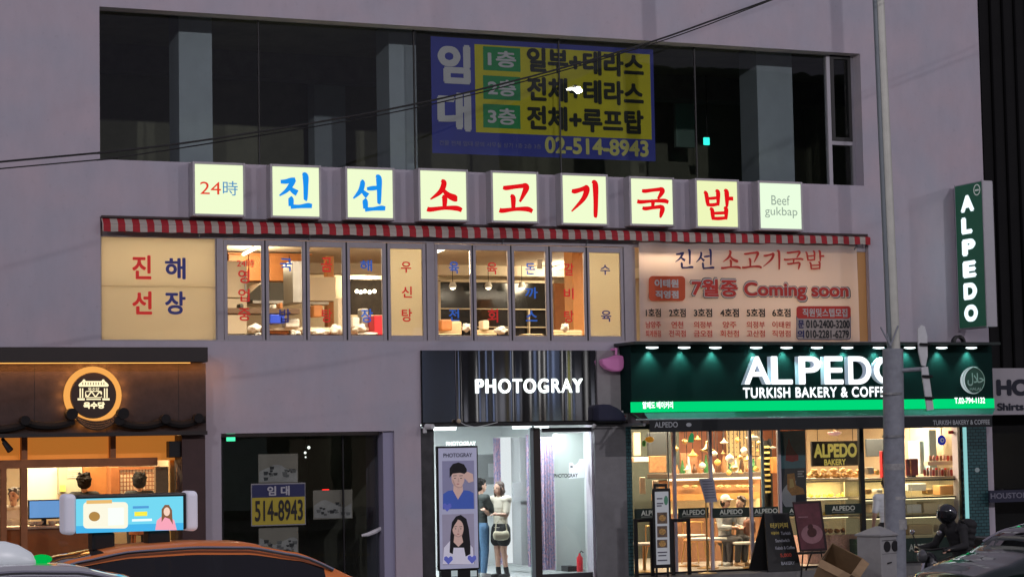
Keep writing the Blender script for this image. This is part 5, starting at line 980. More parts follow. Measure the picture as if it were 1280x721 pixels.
BREAD = mat('bread_crust', (.62, .36, .12), .6, var=.3, scale=16); YEL = mat('yellow_sweet', (.75, .55, .08), .5, var=.2, scale=20); DKB = mat('dark_bread', (.33, .16, .06), .6, var=.3, scale=16)
rr = random.Random(3)
where = {594: 'piled on top of the pastry case', 618: 'on the upper tray of the pastry case', 641: 'on the middle tray of the pastry case', 662: 'on the lowest tray of the pastry case'}
items = []
for row, m_, nm, n_, sx in ((594, BREAD, 'bread_loaf', 9, 7), (588, BREAD, 'bread_loaf', 6, 7), (619, YEL, 'sweet_square', 8, 4.5), (642, YEL, 'sweet_square', 7, 4.5), (663, DKB, 'dark_loaf', 8, 5)):
    for k in range(n_):
        px = 1014+ (56/(n_-1))*k + (4 if row == 588 else 0)
        w_ = {594: 'bread loaf in the lower layer piled on the pastry case', 588: 'bread loaf in the upper layer piled on the pastry case', 619: 'yellow sweet on the upper tray of the pastry case', 642: 'yellow sweet on the middle tray of the pastry case', 663: 'dark loaf on the lowest tray of the pastry case'}[row]
        lump(px+rr.uniform(-2, 2), row+rr.uniform(-1, .8), sx*rr.uniform(.5, .8), 3 if row != 594 else 3.6, 1.25, w_, nm, m_, 'bread', {'bread_loaf': 'bread loaves on the pastry case', 'sweet_square': 'yellow sweets in the pastry case', 'dark_loaf': 'dark loaves in the pastry case'}[nm]+(' upper' if row in (588, 619) else ' lower'))
for (x0, y0, x1, y1, m_, lb) in ((1135, 604, 1158, 613, WHITE, 'white cake box on the upper shelf of the cake case'), (1175, 606, 1196, 618, mat('jelly_orange', (.72, .40, .18), .5), 'orange cake box at the door end of the upper shelf'), (1134, 630, 1152, 641, WHITE, 'white cake box on the middle shelf of the cake case'), (1155, 627, 1172, 641, mat('cake_cream', (.7, .6, .42), .5), 'cream cake box on the middle shelf of the cake case'), (1090, 629, 1112, 641, mat('cake_cream', (.7, .6, .42), .5), 'cream cake box behind the standing customer'), (1136, 655, 1166, 668, mat('cake_tan', (.55, .42, .24), .5), 'tan cake box on the bottom shelf of the cake case')):
    inset('cake_box', lb, 'box', (x0, y0, x1, y1), .5, .75, m_, None, .012)
jm = [mat('jar_red', (.45, .05, .03), .35), mat('jar_brown', (.25, .1, .04), .35), mat('jar_pink', (.6, .3, .25), .35)]
for k in range(12):
    px = 1156+3.7*k; p = P(px, 594.5, .5); t_ = thing('jam_jar', ['red', 'brown', 'pink'][k % 3]+' jam jar on the cake case, '+['beside the dark till', 'second from the till', 'third from the till', 'fourth from the till', 'fifth from the till', 'sixth from the till', 'sixth from the door', 'fifth from the door', 'fourth from the door', 'third from the door', 'second from the door', 'nearest the bakery door'][k], 'jar', p, 0, 'jam jars on the cake case')
    MB().lathe((p.x, p.y, p.z), [(.022, 0), (.026, .02), (.026, .1), (.018, .12)], 10).build('glass', jm[k % 3], t_, smooth=True); MB().lathe((p.x, p.y, p.z+.12), [(.022, 0), (.022, .03)], 10).build('lid', [WHITE, BRASS, RED][(k*5) % 3], t_)
inset('jar_shelf', 'low white riser with small jars above the jam row', 'riser', (1160, 576, 1198, 581), .65, .8, CREAM)
for k in range(8):
    px = 1163+4.4*k; p = P(px, 575.5, .72); tag(MB().lathe(p, [(.022, 0), (.03, .03), (.024, .09), (.012, .1)], 10).build('spice_jar', jm[(k+1) % 3], smooth=True), ['first', 'second', 'third', 'fourth', 'fifth', 'sixth', 'seventh', 'last'][k]+' small spice jar on the riser, counted from the till', 'jar', 'spice jars on the riser')
tl = thing('till_screen', 'dark red till screen on the cake case by the grey pole', 'till', P(1141, 596, .6)); MB().pbox(1133, 573, 1148, 594, .6, .64).build('screen', mat('till_red', (.22, .035, .03), .3), tl, bevel=.01); MB().pbox(1137, 594, 1145, 597, .6, .7).build('base', BLACK, tl)
inset('red_card', 'red card box leaning behind the pole on the cake case', 'box', (1103, 563, 1110, 597), .6, .7, mat('red_plastic', (.5, .02, .03), .4)); inset('red_notice', 'small red notice at the head of the bakery door', 'notice', (1186, 538, 1195, 542), .3, .33, mat('red_plastic', (.5, .02, .03), .4))
inset('drink_fridge', 'pale grey upright fridge behind the jars', 'fridge', (1150, 551, 1161, 592), 1.2, 1.6, mat('fridge_grey', (.5, .52, .52), .4))
inset('brick_panel', 'dark panel high on the wall behind the pole', 'wall panel', (1083, 548, 1130, 570), 2.0, 2.05, mat('board_black', (.03, .035, .04), .6))
inset('teal_column', 'pale teal tiled column beside the evil eye charm', 'column', (1162, 537, 1171, 592), .95, 1.15, mat('teal_mullion', (.30, .45, .48), .4))
ey = thing('eye_charm', 'blue glass eye charm hanging in the bakery door', 'charm', P(1177, 559, .15)); p = P(1177, 550, .15); MB().lathe(p, [(0, -.02), (.085, -.014), (.095, .0), (.085, .014), (0, .02)], 20, 'y').build('disc', mat('cobalt_glass', (.01, .03, .55), .2, emit=.5), ey, smooth=True); MB().lathe(p+Vector((0, -.022, 0)), [(0, -.004), (.045, -.002), (.045, .004)], 16, 'y').build('white_ring', mat('eye_white', (.7, .75, .8), .4, emit=.2), ey); MB().lathe(p+Vector((0, -.027, 0)), [(0, -.003), (.02, -.001), (.02, .003)], 12, 'y').build('pupil', mat('cobalt_glass', (.01, .03, .55), .2), ey); MB().tube([p+Vector((0, 0, .09)), (p.x, p.y, 2.98)], .012, 6).build('cord', WHITE, ey)
MB().box(P(1010, 600, 4.9).x, BR-.34, 4.9, 4.95, .004, 2.99).build('wall_panelling', mat('beige_tiles', (.62, .50, .34), .5, var=.06, scale=4), bld)
MB().box(DIV3+.08, P(850, 600, 4.9).x, 4.9, 4.95, .004, 2.99).build('wall_panelling', mat('dark_green_panel', (.06, .07, .055), .6), bld)
MB().box(BR-.39, BR-.325, .4, 4.88, .004, 2.99).build('wall_panelling', mat('beige_tiles', (.62, .50, .34), .5), bld)
# tables and chairs
TOP = mat('marble_top', (.68, .66, .6), .3, var=.05, scale=6)
def cafe_table(px, py, Y, r_, label):
    p = P(px, py, Y); t = thing('cafe_table', label, 'table', (p.x, p.y, 0), 0, 'round white cafe tables')
    MB().lathe((p.x, p.y, p.z-.03), [(0, 0), (r_, 0), (r_, .03), (0, .03)], 24).build('top', TOP, t); MB().tube([(p.x, p.y, .02), (p.x, p.y, p.z-.03)], .03, 10).build('column', BRASS, t); MB().lathe((p.x, p.y, 0), [(.0, .001), (.2, .001), (.2, .015), (.03, .04)], 18).build('base', BRASS, t)
cafe_table(805, 678, .7, .34, 'round white table by the teal pier'); cafe_table(884, 672, 1.0, .36, 'round white table behind the menu stand'); cafe_table(861, 668, 1.8, .32, 'round white table farther in, by the second mullion'); cafe_table(941, 677, .55, .36, 'round white table before the seated pair')
def chair(px, py, Y, label, col='chair_brown'):
    p = P(px, py, Y); z = .45; t = thing('cafe_chair', label, 'chair', (p.x, p.y, 0), 0, 'brass cafe chairs'); s_ = .2; x, y = p.x, p.y
    MB().lathe((x, y, z-.03), [(0, 0), (s_, 0), (s_*1.04, .03), (s_*.9, .06), (0, .065)], 18).build('seat', mat('seat_orange', (.5, .24, .09), .6), t, smooth=True)
    for dx, dy in ((-1, -1), (1, -1), (-1, 1), (1, 1)): MB().tube([(x+dx*.18, y+dy*.18, 0), (x+dx*.13, y+dy*.13, z-.03)], .011, 6).build('leg', BRASS, t)
    pts = [(x+.21*math.cos(a_), y+.21*math.sin(a_), .78) for a_ in [k*math.pi/10 for k in range(11)]]; MB().tube(pts, .014, 6).build('backrest', BRASS, t)
    for k in (1, 5, 9): MB().tube([(x+.21*math.cos(k*math.pi/10), y+.21*math.sin(k*math.pi/10), .47), (x+.21*math.cos(k*math.pi/10), y+.21*math.sin(k*math.pi/10), .78)], .01, 5).build('spindle', BRASS, t)
chair(822, 690, 1.3, 'brass cafe chair behind the narrow white banner'); chair(907, 690, 1.6, 'brass cafe chair under the guest in the cap'); chair(931, 690, 1.5, 'brass cafe chair under the guest seen from behind'); chair(868, 690, 2.4, 'brass cafe chair near the brown bar front')
# blade sign with vertical letters
SX = P(1192, 320, -.06).x; bz0, bz1 = P(1210, 411, -.5).z, P(1210, 229, -.5).z
sx = SX+.02; y0, y1 = -1.02, -.12
bsn = thing('blade_sign', 'tall green projecting sign with glowing white vertical letters', 'sign', (sx+.12, -.6, bz0))
MB().box(sx+.012, sx+.23, y0+.012, y1-.012, bz0+.01, bz1-.01).build('case', mat('blade_grey', (.45, .45, .48), .5, .3, var=.05), bsn, bevel=.01); MB().box(sx-.002, sx+.010, y0+.03, y1-.03, bz0+.03, bz1-.03).build('lit_panel', mat('blade_green', (.008, .085, .045), .4, emit=.25), bsn)
MB().box(sx, sx+.011, y0, y0+.028, bz0, bz1).box(sx, sx+.011, y1-.028, y1, bz0, bz1).build('edge', mat('blade_grey', (.45, .45, .48), .5), bsn)
MB().box(sx+.23, sx+.26, y0+.05, y1-.02, bz0+.02, bz1-.02).build('back_case', mat('blade_grey', (.45, .45, .48), .5), bsn)
BL_ = glow('blade_letter', (.80, .93, 1), 1.35); hh = bz1-bz0
for k, ch in enumerate('ALPEDO'):
    V, Fc = glyphs(ch, .075); zt = bz1-hh*(.085+.15*k); zb = zt-hh*.115; yl, yr = y1-.20, y0+.27
    if ch == 'L': yr += .08
    mb = MB(); mb.add([(sx-.006-z, yl+(yr-yl)*x, zb+(zt-zb)*y) for x, y, z in V], Fc); mb.build('letter', BL_, bsn, fix=False)
mb = MB(); cyy, czz_ = y0+.17, bz1-hh*.062
mb.lathe((sx-.008, cyy, czz_), [(.085, 0), (.105, 0), (.105, .004), (.085, .004)], 24, 'x'); mb.build('emblem_ring', mat('badge_white2', (.5, .55, .52), .5, emit=.3), bsn); MB().box(sx-.008, sx-.004, cyy-.06, cyy+.06, czz_-.02, czz_+.01).build('emblem_bar', mat('badge_white2', (.5, .55, .52), .5), bsn)
for z_ in (bz0+.3, bz1-.3): MB().box(sx+.08, sx+.16, y1-.012, -.003, z_-.03, z_+.03).build('bracket', STEEL, bsn)
hr_ = thing('sign_lamp', 'dark horn shaped lamp standing on the fascia under the blade sign', 'lamp', P(1200, 435, -.3)); p = P(1198, 428, -.25); MB().lathe(p, [(.09, -.05), (.14, -.04), (.14, .04), (.09, .05), (.09, -.05)], 20, 'y').build('ring', BLACK, hr_, smooth=True); MB().box(p.x-.28, p.x+.28, -.3, -.2, 4.017, p.z-.1).build('base', BLACK, hr_, bevel=.02)

# ------------------------------------------------------------------ street furniture
STP = -.145
ps_ = thing('utility_pole', 'thick grey street pole carrying a thinner pale mast', 'street pole', (P(1119, 640, -4.5).x, -4.5, -.15))
b0, b1 = P(1119.5, 735, -4.5), P(1116, 436, -4.5); cx_ = (b0.x+b1.x)/2
GP = mat('grey_pole_paint', (.27, .29, .33), .6, .1, var=.18, scale=7, bump=.05); PALE = mat('pale_mast_paint', (.55, .56, .50), .5, .1, var=.1, scale=5)
MB().tube([(b0.x, -4.5, -.145), (b1.x, -4.5, b1.z)], [.172, .165], 24).build('lower_tube', GP, ps_, smooth=True)
for y_ in (492, 545): z_ = P(1117, y_, -4.5).z; MB().tube([(cx_, -4.5, z_-.02), (cx_, -4.5, z_+.02)], .178, 24).build('band', STEEL, ps_)
t0 = P(1098.5, 0, -4.5); tx = b1.x+(t0.x-b1.x)*2.0; tz = b1.z+(t0.z-b1.z)*1.45
tx = b1.x+(t0.x-b1.x)*1.45
MB().tube([(b1.x+.035, -4.5, b1.z-.02), (tx, -4.5, tz)], [.092, .075], 20).build('mast', PALE, ps_, smooth=True); MB().tube([(b1.x-.075, -4.52, b1.z-.02), (tx-.095, -4.52, tz)], [.04, .035], 14).build('cable_tube', mat('slate_tube', (.17, .2, .22), .5, .2), ps_, smooth=True)
MB().tube([(tx, -4.5, tz-.1), (tx-.3, -6.2, tz+.5)], .05, 10).build('arm', PALE, ps_); MB().box(tx-.45, tx-.15, -7.0, -6.2, tz+.42, tz+.56).build('lamp_head', mat('lamp_grey', (.3, .3, .32), .5, .4), ps_, bevel=.03)
for y_, h_ in ((583, .10), (622, .05), (655, .16)): z_ = P(1118, y_, -4.5).z; MB().tube([(cx_, -4.5, z_-h_/2), (cx_, -4.5, z_+h_/2)], .1735, 24).build('old_tape', mat('tape_grey_%d' % y_, [(.22, .23, .26), (.36, .36, .36), (.20, .22, .25)][y_ % 3], .7, var=.35, scale=12), ps_, smooth=True)
p = P(1113, 432, -4.62)
for dx, dz in ((-.16, .30), (.17, .32), (-.05, .2)): MB().tube([p, p+Vector((dx, .02, dz))], .014, 6).build('strap_end', GP, ps_)
for y_ in (325, 341, 436): z_ = P(1110, y_, -4.5).z; MB().tube([(b1.x-.1, -4.5-.02, z_), (b1.x+.1, -4.5-.02, z_+.015)], .02, 6).build('clamp', STEEL, ps_)
rs_ = thing('road_sign', 'grey road sign plates turned edge on, strapped to the street pole', 'road sign', P(1160, 510, -4.6))
SG = mat('sign_back_steel', (.62, .64, .66), .45, .2, var=.08)
poly = [(1147, 412), (1151, 406), (1156, 408), (1159, 420), (1159.5, 445), (1157, 458), (1152, 457), (1148, 440)]; pp = [P(x, y, -4.75) for x, y in poly]
MB().prism([(v.x, v.z) for v in pp], -4.76, -4.73).build('upper_plate', SG, rs_, bevel=.008); poly = [(1151, 459), (1159.5, 458), (1167, 512), (1158.5, 513)]; pp = [P(x, y, -4.75) for x, y in poly]; MB().prism([(v.x, v.z) for v in pp], -4.765, -4.735).build('lower_plate', SG, rs_, bevel=.008)
for y_ in (430, 470, 497): MB().tube([P(1150+(y_-430)*.08, y_, -4.79), P(1162+(y_-430)*.08, y_+.5, -4.79)], .022, 6).build('clamp', BLACK, rs_)
MB().tube([P(1126, 463, -4.62), P(1152, 461, -4.70)], .035, 8).build('bracket', GP, rs_); MB().tube([P(1153, 425, -4.70), P(1158, 500, -4.70)], .028, 8).build('post', STEEL, rs_)
# cabinet
CB = mat('cabinet_grey', (.36, .36, .36), .6, .1, var=.1, scale=5)
q = rect(1091, 672, 1127, 740, -4.95); kx0, kx1 = P(1070, 690, -4.2).x, q[1]; kz = P(1100, 671, -4.95).z
kb = thing('signal_cabinet', 'grey street cabinet with a pyramid lid and two dark round vents', 'cabinet', ((q[0]+q[1])/2, -4.6, -.15), R(0))
ky0, ky1 = -5.0, -4.4
K = lambda x, y: (q[0]+x, ky0+y)
import mathutils
def rotbox(mb, cx, cy, w_, d_, z0, z1, an, tw=1.0):
    c_, s_ = math.cos(an), math.sin(an); vs = []
    for z, k in ((z0, 1), (z1, tw)):
        for dx, dy in ((-1, -1), (1, -1), (1, 1), (-1, 1)):
            x, y = dx*w_/2*k, dy*d_/2*k; vs.append((cx+x*c_-y*s_, cy+x*s_+y*c_, z))
    mb.add(vs, [(0, 3, 2, 1), (4, 5, 6, 7), (0, 1, 5, 4), (1, 2, 6, 5), (2, 3, 7, 6), (3, 0, 4, 7)])
KA = R(22); kcx, kcy = P(1098, 690, -4.5).x, -4.5; KW, KD = .50, .46
mb = MB(); rotbox(mb, kcx, kcy, KW, KD, -.145, kz, KA); mb.build('body', CB, kb, bevel=.012)
mb = MB(); rotbox(mb, kcx, kcy, KW+.05, KD+.05, kz+.002, kz+.03, KA); rotbox(mb, kcx, kcy, KW+.05, KD+.05, kz+.03, kz+.15, KA, .12); mb.build('lid', CB, kb, bevel=.006)
c_, s_ = math.cos(KA), math.sin(KA); fr_ = lambda u_, z_, o_=0.0: Vector((kcx+u_*c_+(KD/2+o_)*s_, kcy+u_*s_-(KD/2+o_)*c_, z_))
for u_ in (-.09, .12):
    p = fr_(u_, kz-.16); nrm = Vector((s_, -c_, 0)); MB().tube([p, p+nrm*.012], .085, 18).build('vent', BLACK, kb)
mb = MB(); pts = [fr_(-.22, kz-.06, .002), fr_(.22, kz-.06, .002), fr_(.22, kz-.07, .002), fr_(-.22, kz-.07, .002)]; mb.quad(*pts).quad(fr_(-.22, kz-.27, .002), fr_(.22, kz-.27, .002), fr_(.22, kz-.275, .002), fr_(-.22, kz-.275, .002)); mb.build('panel_seam', BLACK, kb, fix=False)
MB().tube([fr_(-.1, kz-.42, .012), fr_(.0, kz-.41, .012)], .012, 6).build('latch', BLACK, kb)
# carton
CBD = mat('cardboard', (.36, .24, .13), .85, var=.12, scale=6); CBI = mat('cardboard_inside', (.22, .14, .07), .9, var=.12)
pc = P(1052, 698, -5.2); hw = .26; dp = .40
cbx = thing('cardboard_box', 'open brown cardboard box tipped towards the road with its flaps out', 'box', pc)
cbx.rotation_euler = (Matrix.Rotation(R(39), 3, 'X') @ Matrix.Rotation(R(43), 3, 'Z')).to_euler()
cors = [(-hw, -hw), (hw, -hw), (hw, hw), (-hw, hw)]; mb = MB()
for i in range(4):
    a_, b__ = cors[i], cors[(i+1) % 4]; k = .97; ai, bi = (a_[0]*k, a_[1]*k), (b__[0]*k, b__[1]*k)
    mb.cur = 0; mb.quad((*a_, -dp), (*b__, -dp), (*b__, 0), (*a_, 0)); mb.cur = 1; mb.quad((*bi, -dp+.02), (*ai, -dp+.02), (*ai, -.001), (*bi, -.001))
    mb.cur = 0; mb.quad((*a_, 0), (*b__, 0), (*bi, -.001), (*ai, -.001))
mb.quad(*[(*c, -dp) for c in cors[::-1]]); mb.cur = 1; mb.quad(*[(c[0]*.97, c[1]*.97, -dp+.02) for c in cors]); mb.build('body', [CBD, CBI], cbx, fix=False, local=True)
mb = MB(); mb.quad((-.08, hw*.965, -.10), (.02, hw*.965, -.10), (.02, hw*.965, -.13), (-.08, hw*.965, -.13)); mb.build('hand_hole', mat('pale_hole', (.55, .5, .42), .8), cbx, fix=False, local=True)
for i in range(4):
    a_, b__ = cors[i], cors[(i+1) % 4]; m_ = ((a_[0]+b__[0])/2, (a_[1]+b__[1])/2); l_ = math.hypot(*m_); n_ = (m_[0]/l_, m_[1]/l_); o_, dz = [(.15, -.02), (.12, -.16), (.05, -.2), (.14, -.06)][i]
    e0, e1 = (a_[0]*.92+n_[0]*o_, a_[1]*.92+n_[1]*o_), (b__[0]*.92+n_[0]*o_, b__[1]*.92+n_[1]*o_)
    A, B, C_, D = [Vector(v) for v in ((*a_, .001), (*b__, .001), (*e1, dz), (*e0, dz))]; up_ = Vector((0, 0, .006)); MB().add([A, B, C_, D, A+up_, B+up_, C_+up_, D+up_], [(0, 1, 2, 3), (7, 6, 5, 4), (0, 4, 5, 1), (1, 5, 6, 2), (2, 6, 7, 3), (3, 7, 4, 0)]).build('flap', CBD, cbx, local=True)
# menu stand, banners, barriers, boards
st = thing('menu_stand', 'brass menu stand holding a tilted grey menu sheet', 'menu stand', (P(885, 712, -.35).x, -.35, -.005)); p = P(884.5, 712, -.35); MB().tube([(p.x, -.35, .01), (p.x, -.35, P(884, 628, -.35).z)], .014, 8).build('post', BRASS, st); MB().lathe((p.x, -.35, -.004), [(0, 0), (.17, 0), (.17, .012), (.03, .03)], 18).build('base', BRASS, st)
pl = [(873.5, 598), (891.5, 597), (896.5, 626.5), (882, 628)]; pp = [P(x, y, -.37) for x, y in pl]; MB().prism([(v.x, v.z) for v in pp], -.38, -.365).build('menu_plate', mat('menu_grey', (.30, .31, .37), .4), st); 
for k in range(7): flat([(877.5+.7*k, 601+3.4*k), (890+.75*k, 600.4+3.4*k), (890.2+.75*k, 601.5+3.4*k), (877.7+.7*k, 602+3.4*k)], -.382, mat('menu_ink', (.12, .12, .16), .6), st, 'print_line')
def bar_frame(x0, x1, y0, label):
    t = thing('barrier_frame', label, 'barrier', (P((x0+x1)/2, 712, -.4).x, -.4, -.005), 0, 'black frames standing before the bakery glass'); a_, b__ = P(x0, 680, -.4).x, P(x1, 680, -.4).x; zt = P(x0, y0, -.4).z
    MB().box(a_, a_+.06, -.42, -.38, .0, zt).build('post', BLACK, t); MB().box(b__-.06, b__, -.42, -.38, .0, zt).build('post', BLACK, t); MB().box(a_+.061, b__-.061, -.418, -.382, zt-.06, zt-.002).build('top_bar', BLACK, t); MB().box(a_-.02, a_+.08, -.55, -.25, -.004, -.001).box(b__-.08, b__+.02, -.55, -.25, -.004, -.001).build('foot', BLACK, t)
bar_frame(839, 863, 648, 'black barrier frame between narrow banner and menu stand'); bar_frame(793, 817, 648, 'black barrier frame between teal pier and narrow banner')
nb = thing('narrow_banner', 'narrow white banner board in a black stand before the bakery glass', 'sign board', (P(828, 712, -.7).x, -.7, -.15)); pl = [(818.5, 612), (837.5, 612.5), (836, 708), (819, 706)]; 
bq = rect(818, 611.5, 838, 708, -.72); MB().box(bq[0]-.02, bq[1]+.02, -.72, -.69, bq[2]-.02, bq[3]+.02).build('frame', BLACK, nb, bevel=.01); NBW = mat('banner_print_white', (.62, .66, .68), .5, emit=.12)
flat_rect((819.5, 614, 836.5, 705), -.723, NBW, nb, 'sheet'); MB().box(bq[0]+.03, bq[0]+.06, -.69, -.66, -.145, bq[3]+.1).box(bq[1]-.06, bq[1]-.03, -.69, -.66, -.145, bq[3]+.1).build('leg', BLACK, nb); MB().box(bq[0]+.061, bq[1]-.061, -.69, -.66, bq[3]+.05, bq[3]+.1).build('handle', BLACK, nb); MB().box(bq[0]-.04, bq[1]+.04, -.85, -.5, -.148, -.11).build('foot', BLACK, nb)
for y0, y1, n_ in ((640, 654, 'dish_picture'), (657, 671, 'dish_picture'), (674, 684, 'dish_picture')): flat_rect((821.5, y0, 834, y1), -.725, mat('dish_dark', (.16, .11, .08), .6, var=.6, scale=22), nb, n_); flat(oval(828, (y0+y1)/2, 4.4, 4, 14), -.727, mat('dish_food', (.55, .32, .10), .6, var=.5, scale=30), nb, 'dish')
flat(oval(832.5, 625, 2.6, 6, 12), -.725, mat('leaf_mark', (.12, .36, .22), .6), nb, 'leaf_mark')
for k, (x0, x1, y) in enumerate(((821, 828, 622), (821, 829, 628), (821, 827, 631), (822, 834, 689), (823, 833, 693), (822, 834, 699))): flat_rect((x0, y, x1, y+1.6), -.725, mat('menu_ink', (.12, .12, .16), .6), nb, 'print_line')
ch_ = thing('chalkboard_sign', 'black sandwich board with yellow and white chalk writing', 'sandwich board', (P(975, 712, -.5).x, -.5, -.005)); pl = [(961, 641), (991, 641), (998.5, 709), (957, 709)]; pp = [P(x, y, -.6) for x, y in pl]; CHB = mat('chalk_black', (.014, .015, .015), .6, var=.2)
MB().add([(pp[0].x, -.45, pp[0].z), (pp[1].x, -.45, pp[1].z), (pp[2].x, -.70, .0), (pp[3].x, -.70, .0), (pp[0].x, -.42, pp[0].z), (pp[1].x, -.42, pp[1].z), (pp[2].x, -.67, .0), (pp[3].x, -.67, .0)], [(0, 1, 2, 3), (7, 6, 5, 4), (0, 4, 5, 1), (1, 5, 6, 2), (2, 6, 7, 3), (3, 7, 4, 0)]).build('front_board', CHB, ch_)
MB().add([(pp[0].x, -.40, pp[0].z), (pp[1].x, -.40, pp[1].z), (pp[2].x-.05, -.18, .0), (pp[3].x-.10, -.18, .0), (pp[0].x, -.38, pp[0].z), (pp[1].x, -.38, pp[1].z), (pp[2].x-.05, -.15, .0), (pp[3].x-.10, -.15, .0)], [(0, 1, 2, 3), (7, 6, 5, 4), (0, 4, 5, 1), (1, 5, 6, 2), (2, 6, 7, 3), (3, 7, 4, 0)]).build('rear_board', CHB, ch_)
def on_board(s, r_, m_, bold=.02):
    V, Fc = glyphs(s, bold); a_, b__, c_, d_ = rect(*r_, -.6); zt = pp[0].z; f = lambda z: -.45+(-.25)*(zt-z)/zt
    mb = MB(); mb.add([(a_+(b__-a_)*x, f(c_+(d_-c_)*y)-.006-z, c_+(d_-c_)*y) for x, y, z in V], Fc); mb.build('lettering', m_, ch_, fix=False)
CY_ = mat('chalk_yellow', (.62, .50, .12), .8); CW_ = mat('chalk_white', (.45, .47, .52), .8)
on_board('터키커피', (966, 653, 988, 660), CY_, .04); on_board('바클라바', (966, 664, 976, 668), CY_, .03); on_board('Turkish', (978, 664, 990, 668), CW_); on_board('Sandwich', (970, 673, 988, 677), CW_); on_board('Kebab & Coffee', (969, 682, 993, 686), CW_); on_board('5,000', (974, 691, 988, 696), mat('chalk_red', (.55, .08, .05), .8), .03); on_board('BAKERY', (974, 701, 991, 705), CW_)
bp_ = thing('poster_easel', 'dark red food poster tilted on a black easel', 'poster stand', (P(1012, 712, -.85).x, -.85, -.15)); pl = [(990, 627), (1025, 625.5), (1033.5, 687.5), (999.5, 689)]; pp2 = [P(x, y, -.9) for x, y in pl]
MB().prism([(v.x, v.z) for v in pp2], -.93, -.90).build('board', mat('poster_frame_dark', (.03, .012, .014), .5), bp_, bevel=.006); flat([(992, 630), (1023.5, 628), (1031, 684.5), (1001.5, 686.5)], -.934, mat('poster_maroon', (.12, .035, .045), .5, var=.35, scale=5), bp_, 'sheet')
flat(oval(1015, 667, 13.5, 12), -.936, mat('poster_rose', (.30, .15, .17), .5, var=.2, scale=8), bp_, 'plate'); flat(oval(1015, 665, 6, 6), -.938, mat('poster_cake', (.07, .02, .02), .5, var=.3, scale=18), bp_, 'cake'); flat(oval(1013, 658, 3.5, 3.5), -.9395, mat('poster_cake', (.07, .02, .02), .5), bp_, 'cake'); flat_rect((998, 645, 1010, 646.5), -.936, mat('poster_rose', (.30, .15, .17), .5), bp_, 'print_line')
for x0, x1 in ((1004, 1001), (1026, 1031), (1016, 1016)): MB().tube([P(x0, 686, -.88), Vector((P(x1, 715, -.88).x, -.88 if x0 != 1016 else -.55, -.145))], .014, 6).build('leg', BLACK, bp_)
MB().pbox(997, 689, 1036, 692, -.96, -.88).build('ledge', BLACK, bp_)

# overhead cables, from the left edge rising to the right
def cable(pts, Y, rad, label):
    P3 = [P(x, y, Y) for x, y in pts]; full = [P3[0]+(P3[0]-P3[1])*12]+P3+[P3[-1]+(P3[-1]-P3[-2])*8]; out = []
    for i in range(len(full)-1):
        a_, b__, c, d = full[max(i-1, 0)], full[i], full[i+1], full[min(i+2, len(full)-1)]
        for k in range(10): t_ = k/10; out.append(.5*((2*b__)+(c-a_)*t_+(2*a_-5*b__+4*c-d)*t_*t_+(-a_+3*b__-3*c+d)*t_**3))
    out.append(full[-1]); tag(MB().tube(out, rad, 6).build('overhead_cable', RUBBER, smooth=True), label, 'cable', 'cables crossing before the top floor')
cable([(0, 202.5), (125, 191), (265, 174), (480, 138), (640, 102), (800, 57), (890, 26), (965, -1)], -6.5, .0135, 'upper thick black cable crossing the top floor windows')
cable([(0, 211), (125, 199.5), (265, 179), (480, 143), (640, 106), (800, 60), (880, 33), (958, 3)], -6.4, .009, 'lower thin black cable crossing the top floor windows')

# ------------------------------------------------------------------ neighbour on the right
nx0 = BR+.15
nbr = thing('neighbour_building', 'dark building with vertical cladding beyond the pale facade', 'building', (nx0+6, 3, -.15))
MB().box(nx0, nx0+14, .35, 10, -.15, 14).build('wall', mat('night_cladding', (.0025, .0025, .003), .95, var=.3, scale=3), nbr)
for k in range(24): MB().box(nx0+.06+.28*k, nx0+.10+.28*k, .31, .348, 3.3, 14).build('cladding_rib', mat('night_rib', (.0035, .0035, .004), .95, spec=.1), nbr)
MB().box(nx0+.05, nx0+9, .28, .345, -.1, 2.35).build('shop_window', mat('night_glass', (.012, .013, .013), .12, spec=.6), nbr)
hs = thing('shop_sign', 'pale sign with dark serif HO letters at the picture edge', 'sign', P(1275, 517, -.1)); q = rect(1239, 460, 1290, 518, -.12); MB().box(q[0], q[1]+4, -.12, .3, q[2], q[3]).build('case', mat('sign_pale', (.40, .38, .41), .6), hs)
MB().box(q[0]-.03, q[0]-.002, -.13, .3, q[2]+.5, q[3]).build('edge', mat('sign_edge', (.5, .55, .75), .5, emit=.2), hs); SI = mat('sign_ink', (.008, .01, .025), .6)
put_text('HOUSTON', (1245, 473.5, 1377, 494), -.122, SI, hs, .06); put_text('Shirts & Fashion', (1246, 503, 1340, 512.5), -.122, SI, hs, .05)
na = thing('fabric_valance', 'dark blue valance with pale lettering under the pale serif sign', 'awning', P(1260, 626, -.15)); q = rect(1237, 612, 1290, 627, -.2); MB().box(q[0], q[1]+3, -.2, -.16, q[2], q[3]).build('cloth', mat('valance_blue', (.03, .032, .06), .8, emit=.0), na); put_text('HOUSTON Shirts', (1238, 615, 1310, 622), -.203, mat('valance_pale', (.22, .22, .28), .7), na, .02)
for x_ in (q[0]+.3, q[0]+2.2): MB().box(x_, x_+.04, -.17, .27, q[3]+.002, q[3]+.03).build('bracket', BLACK, na)
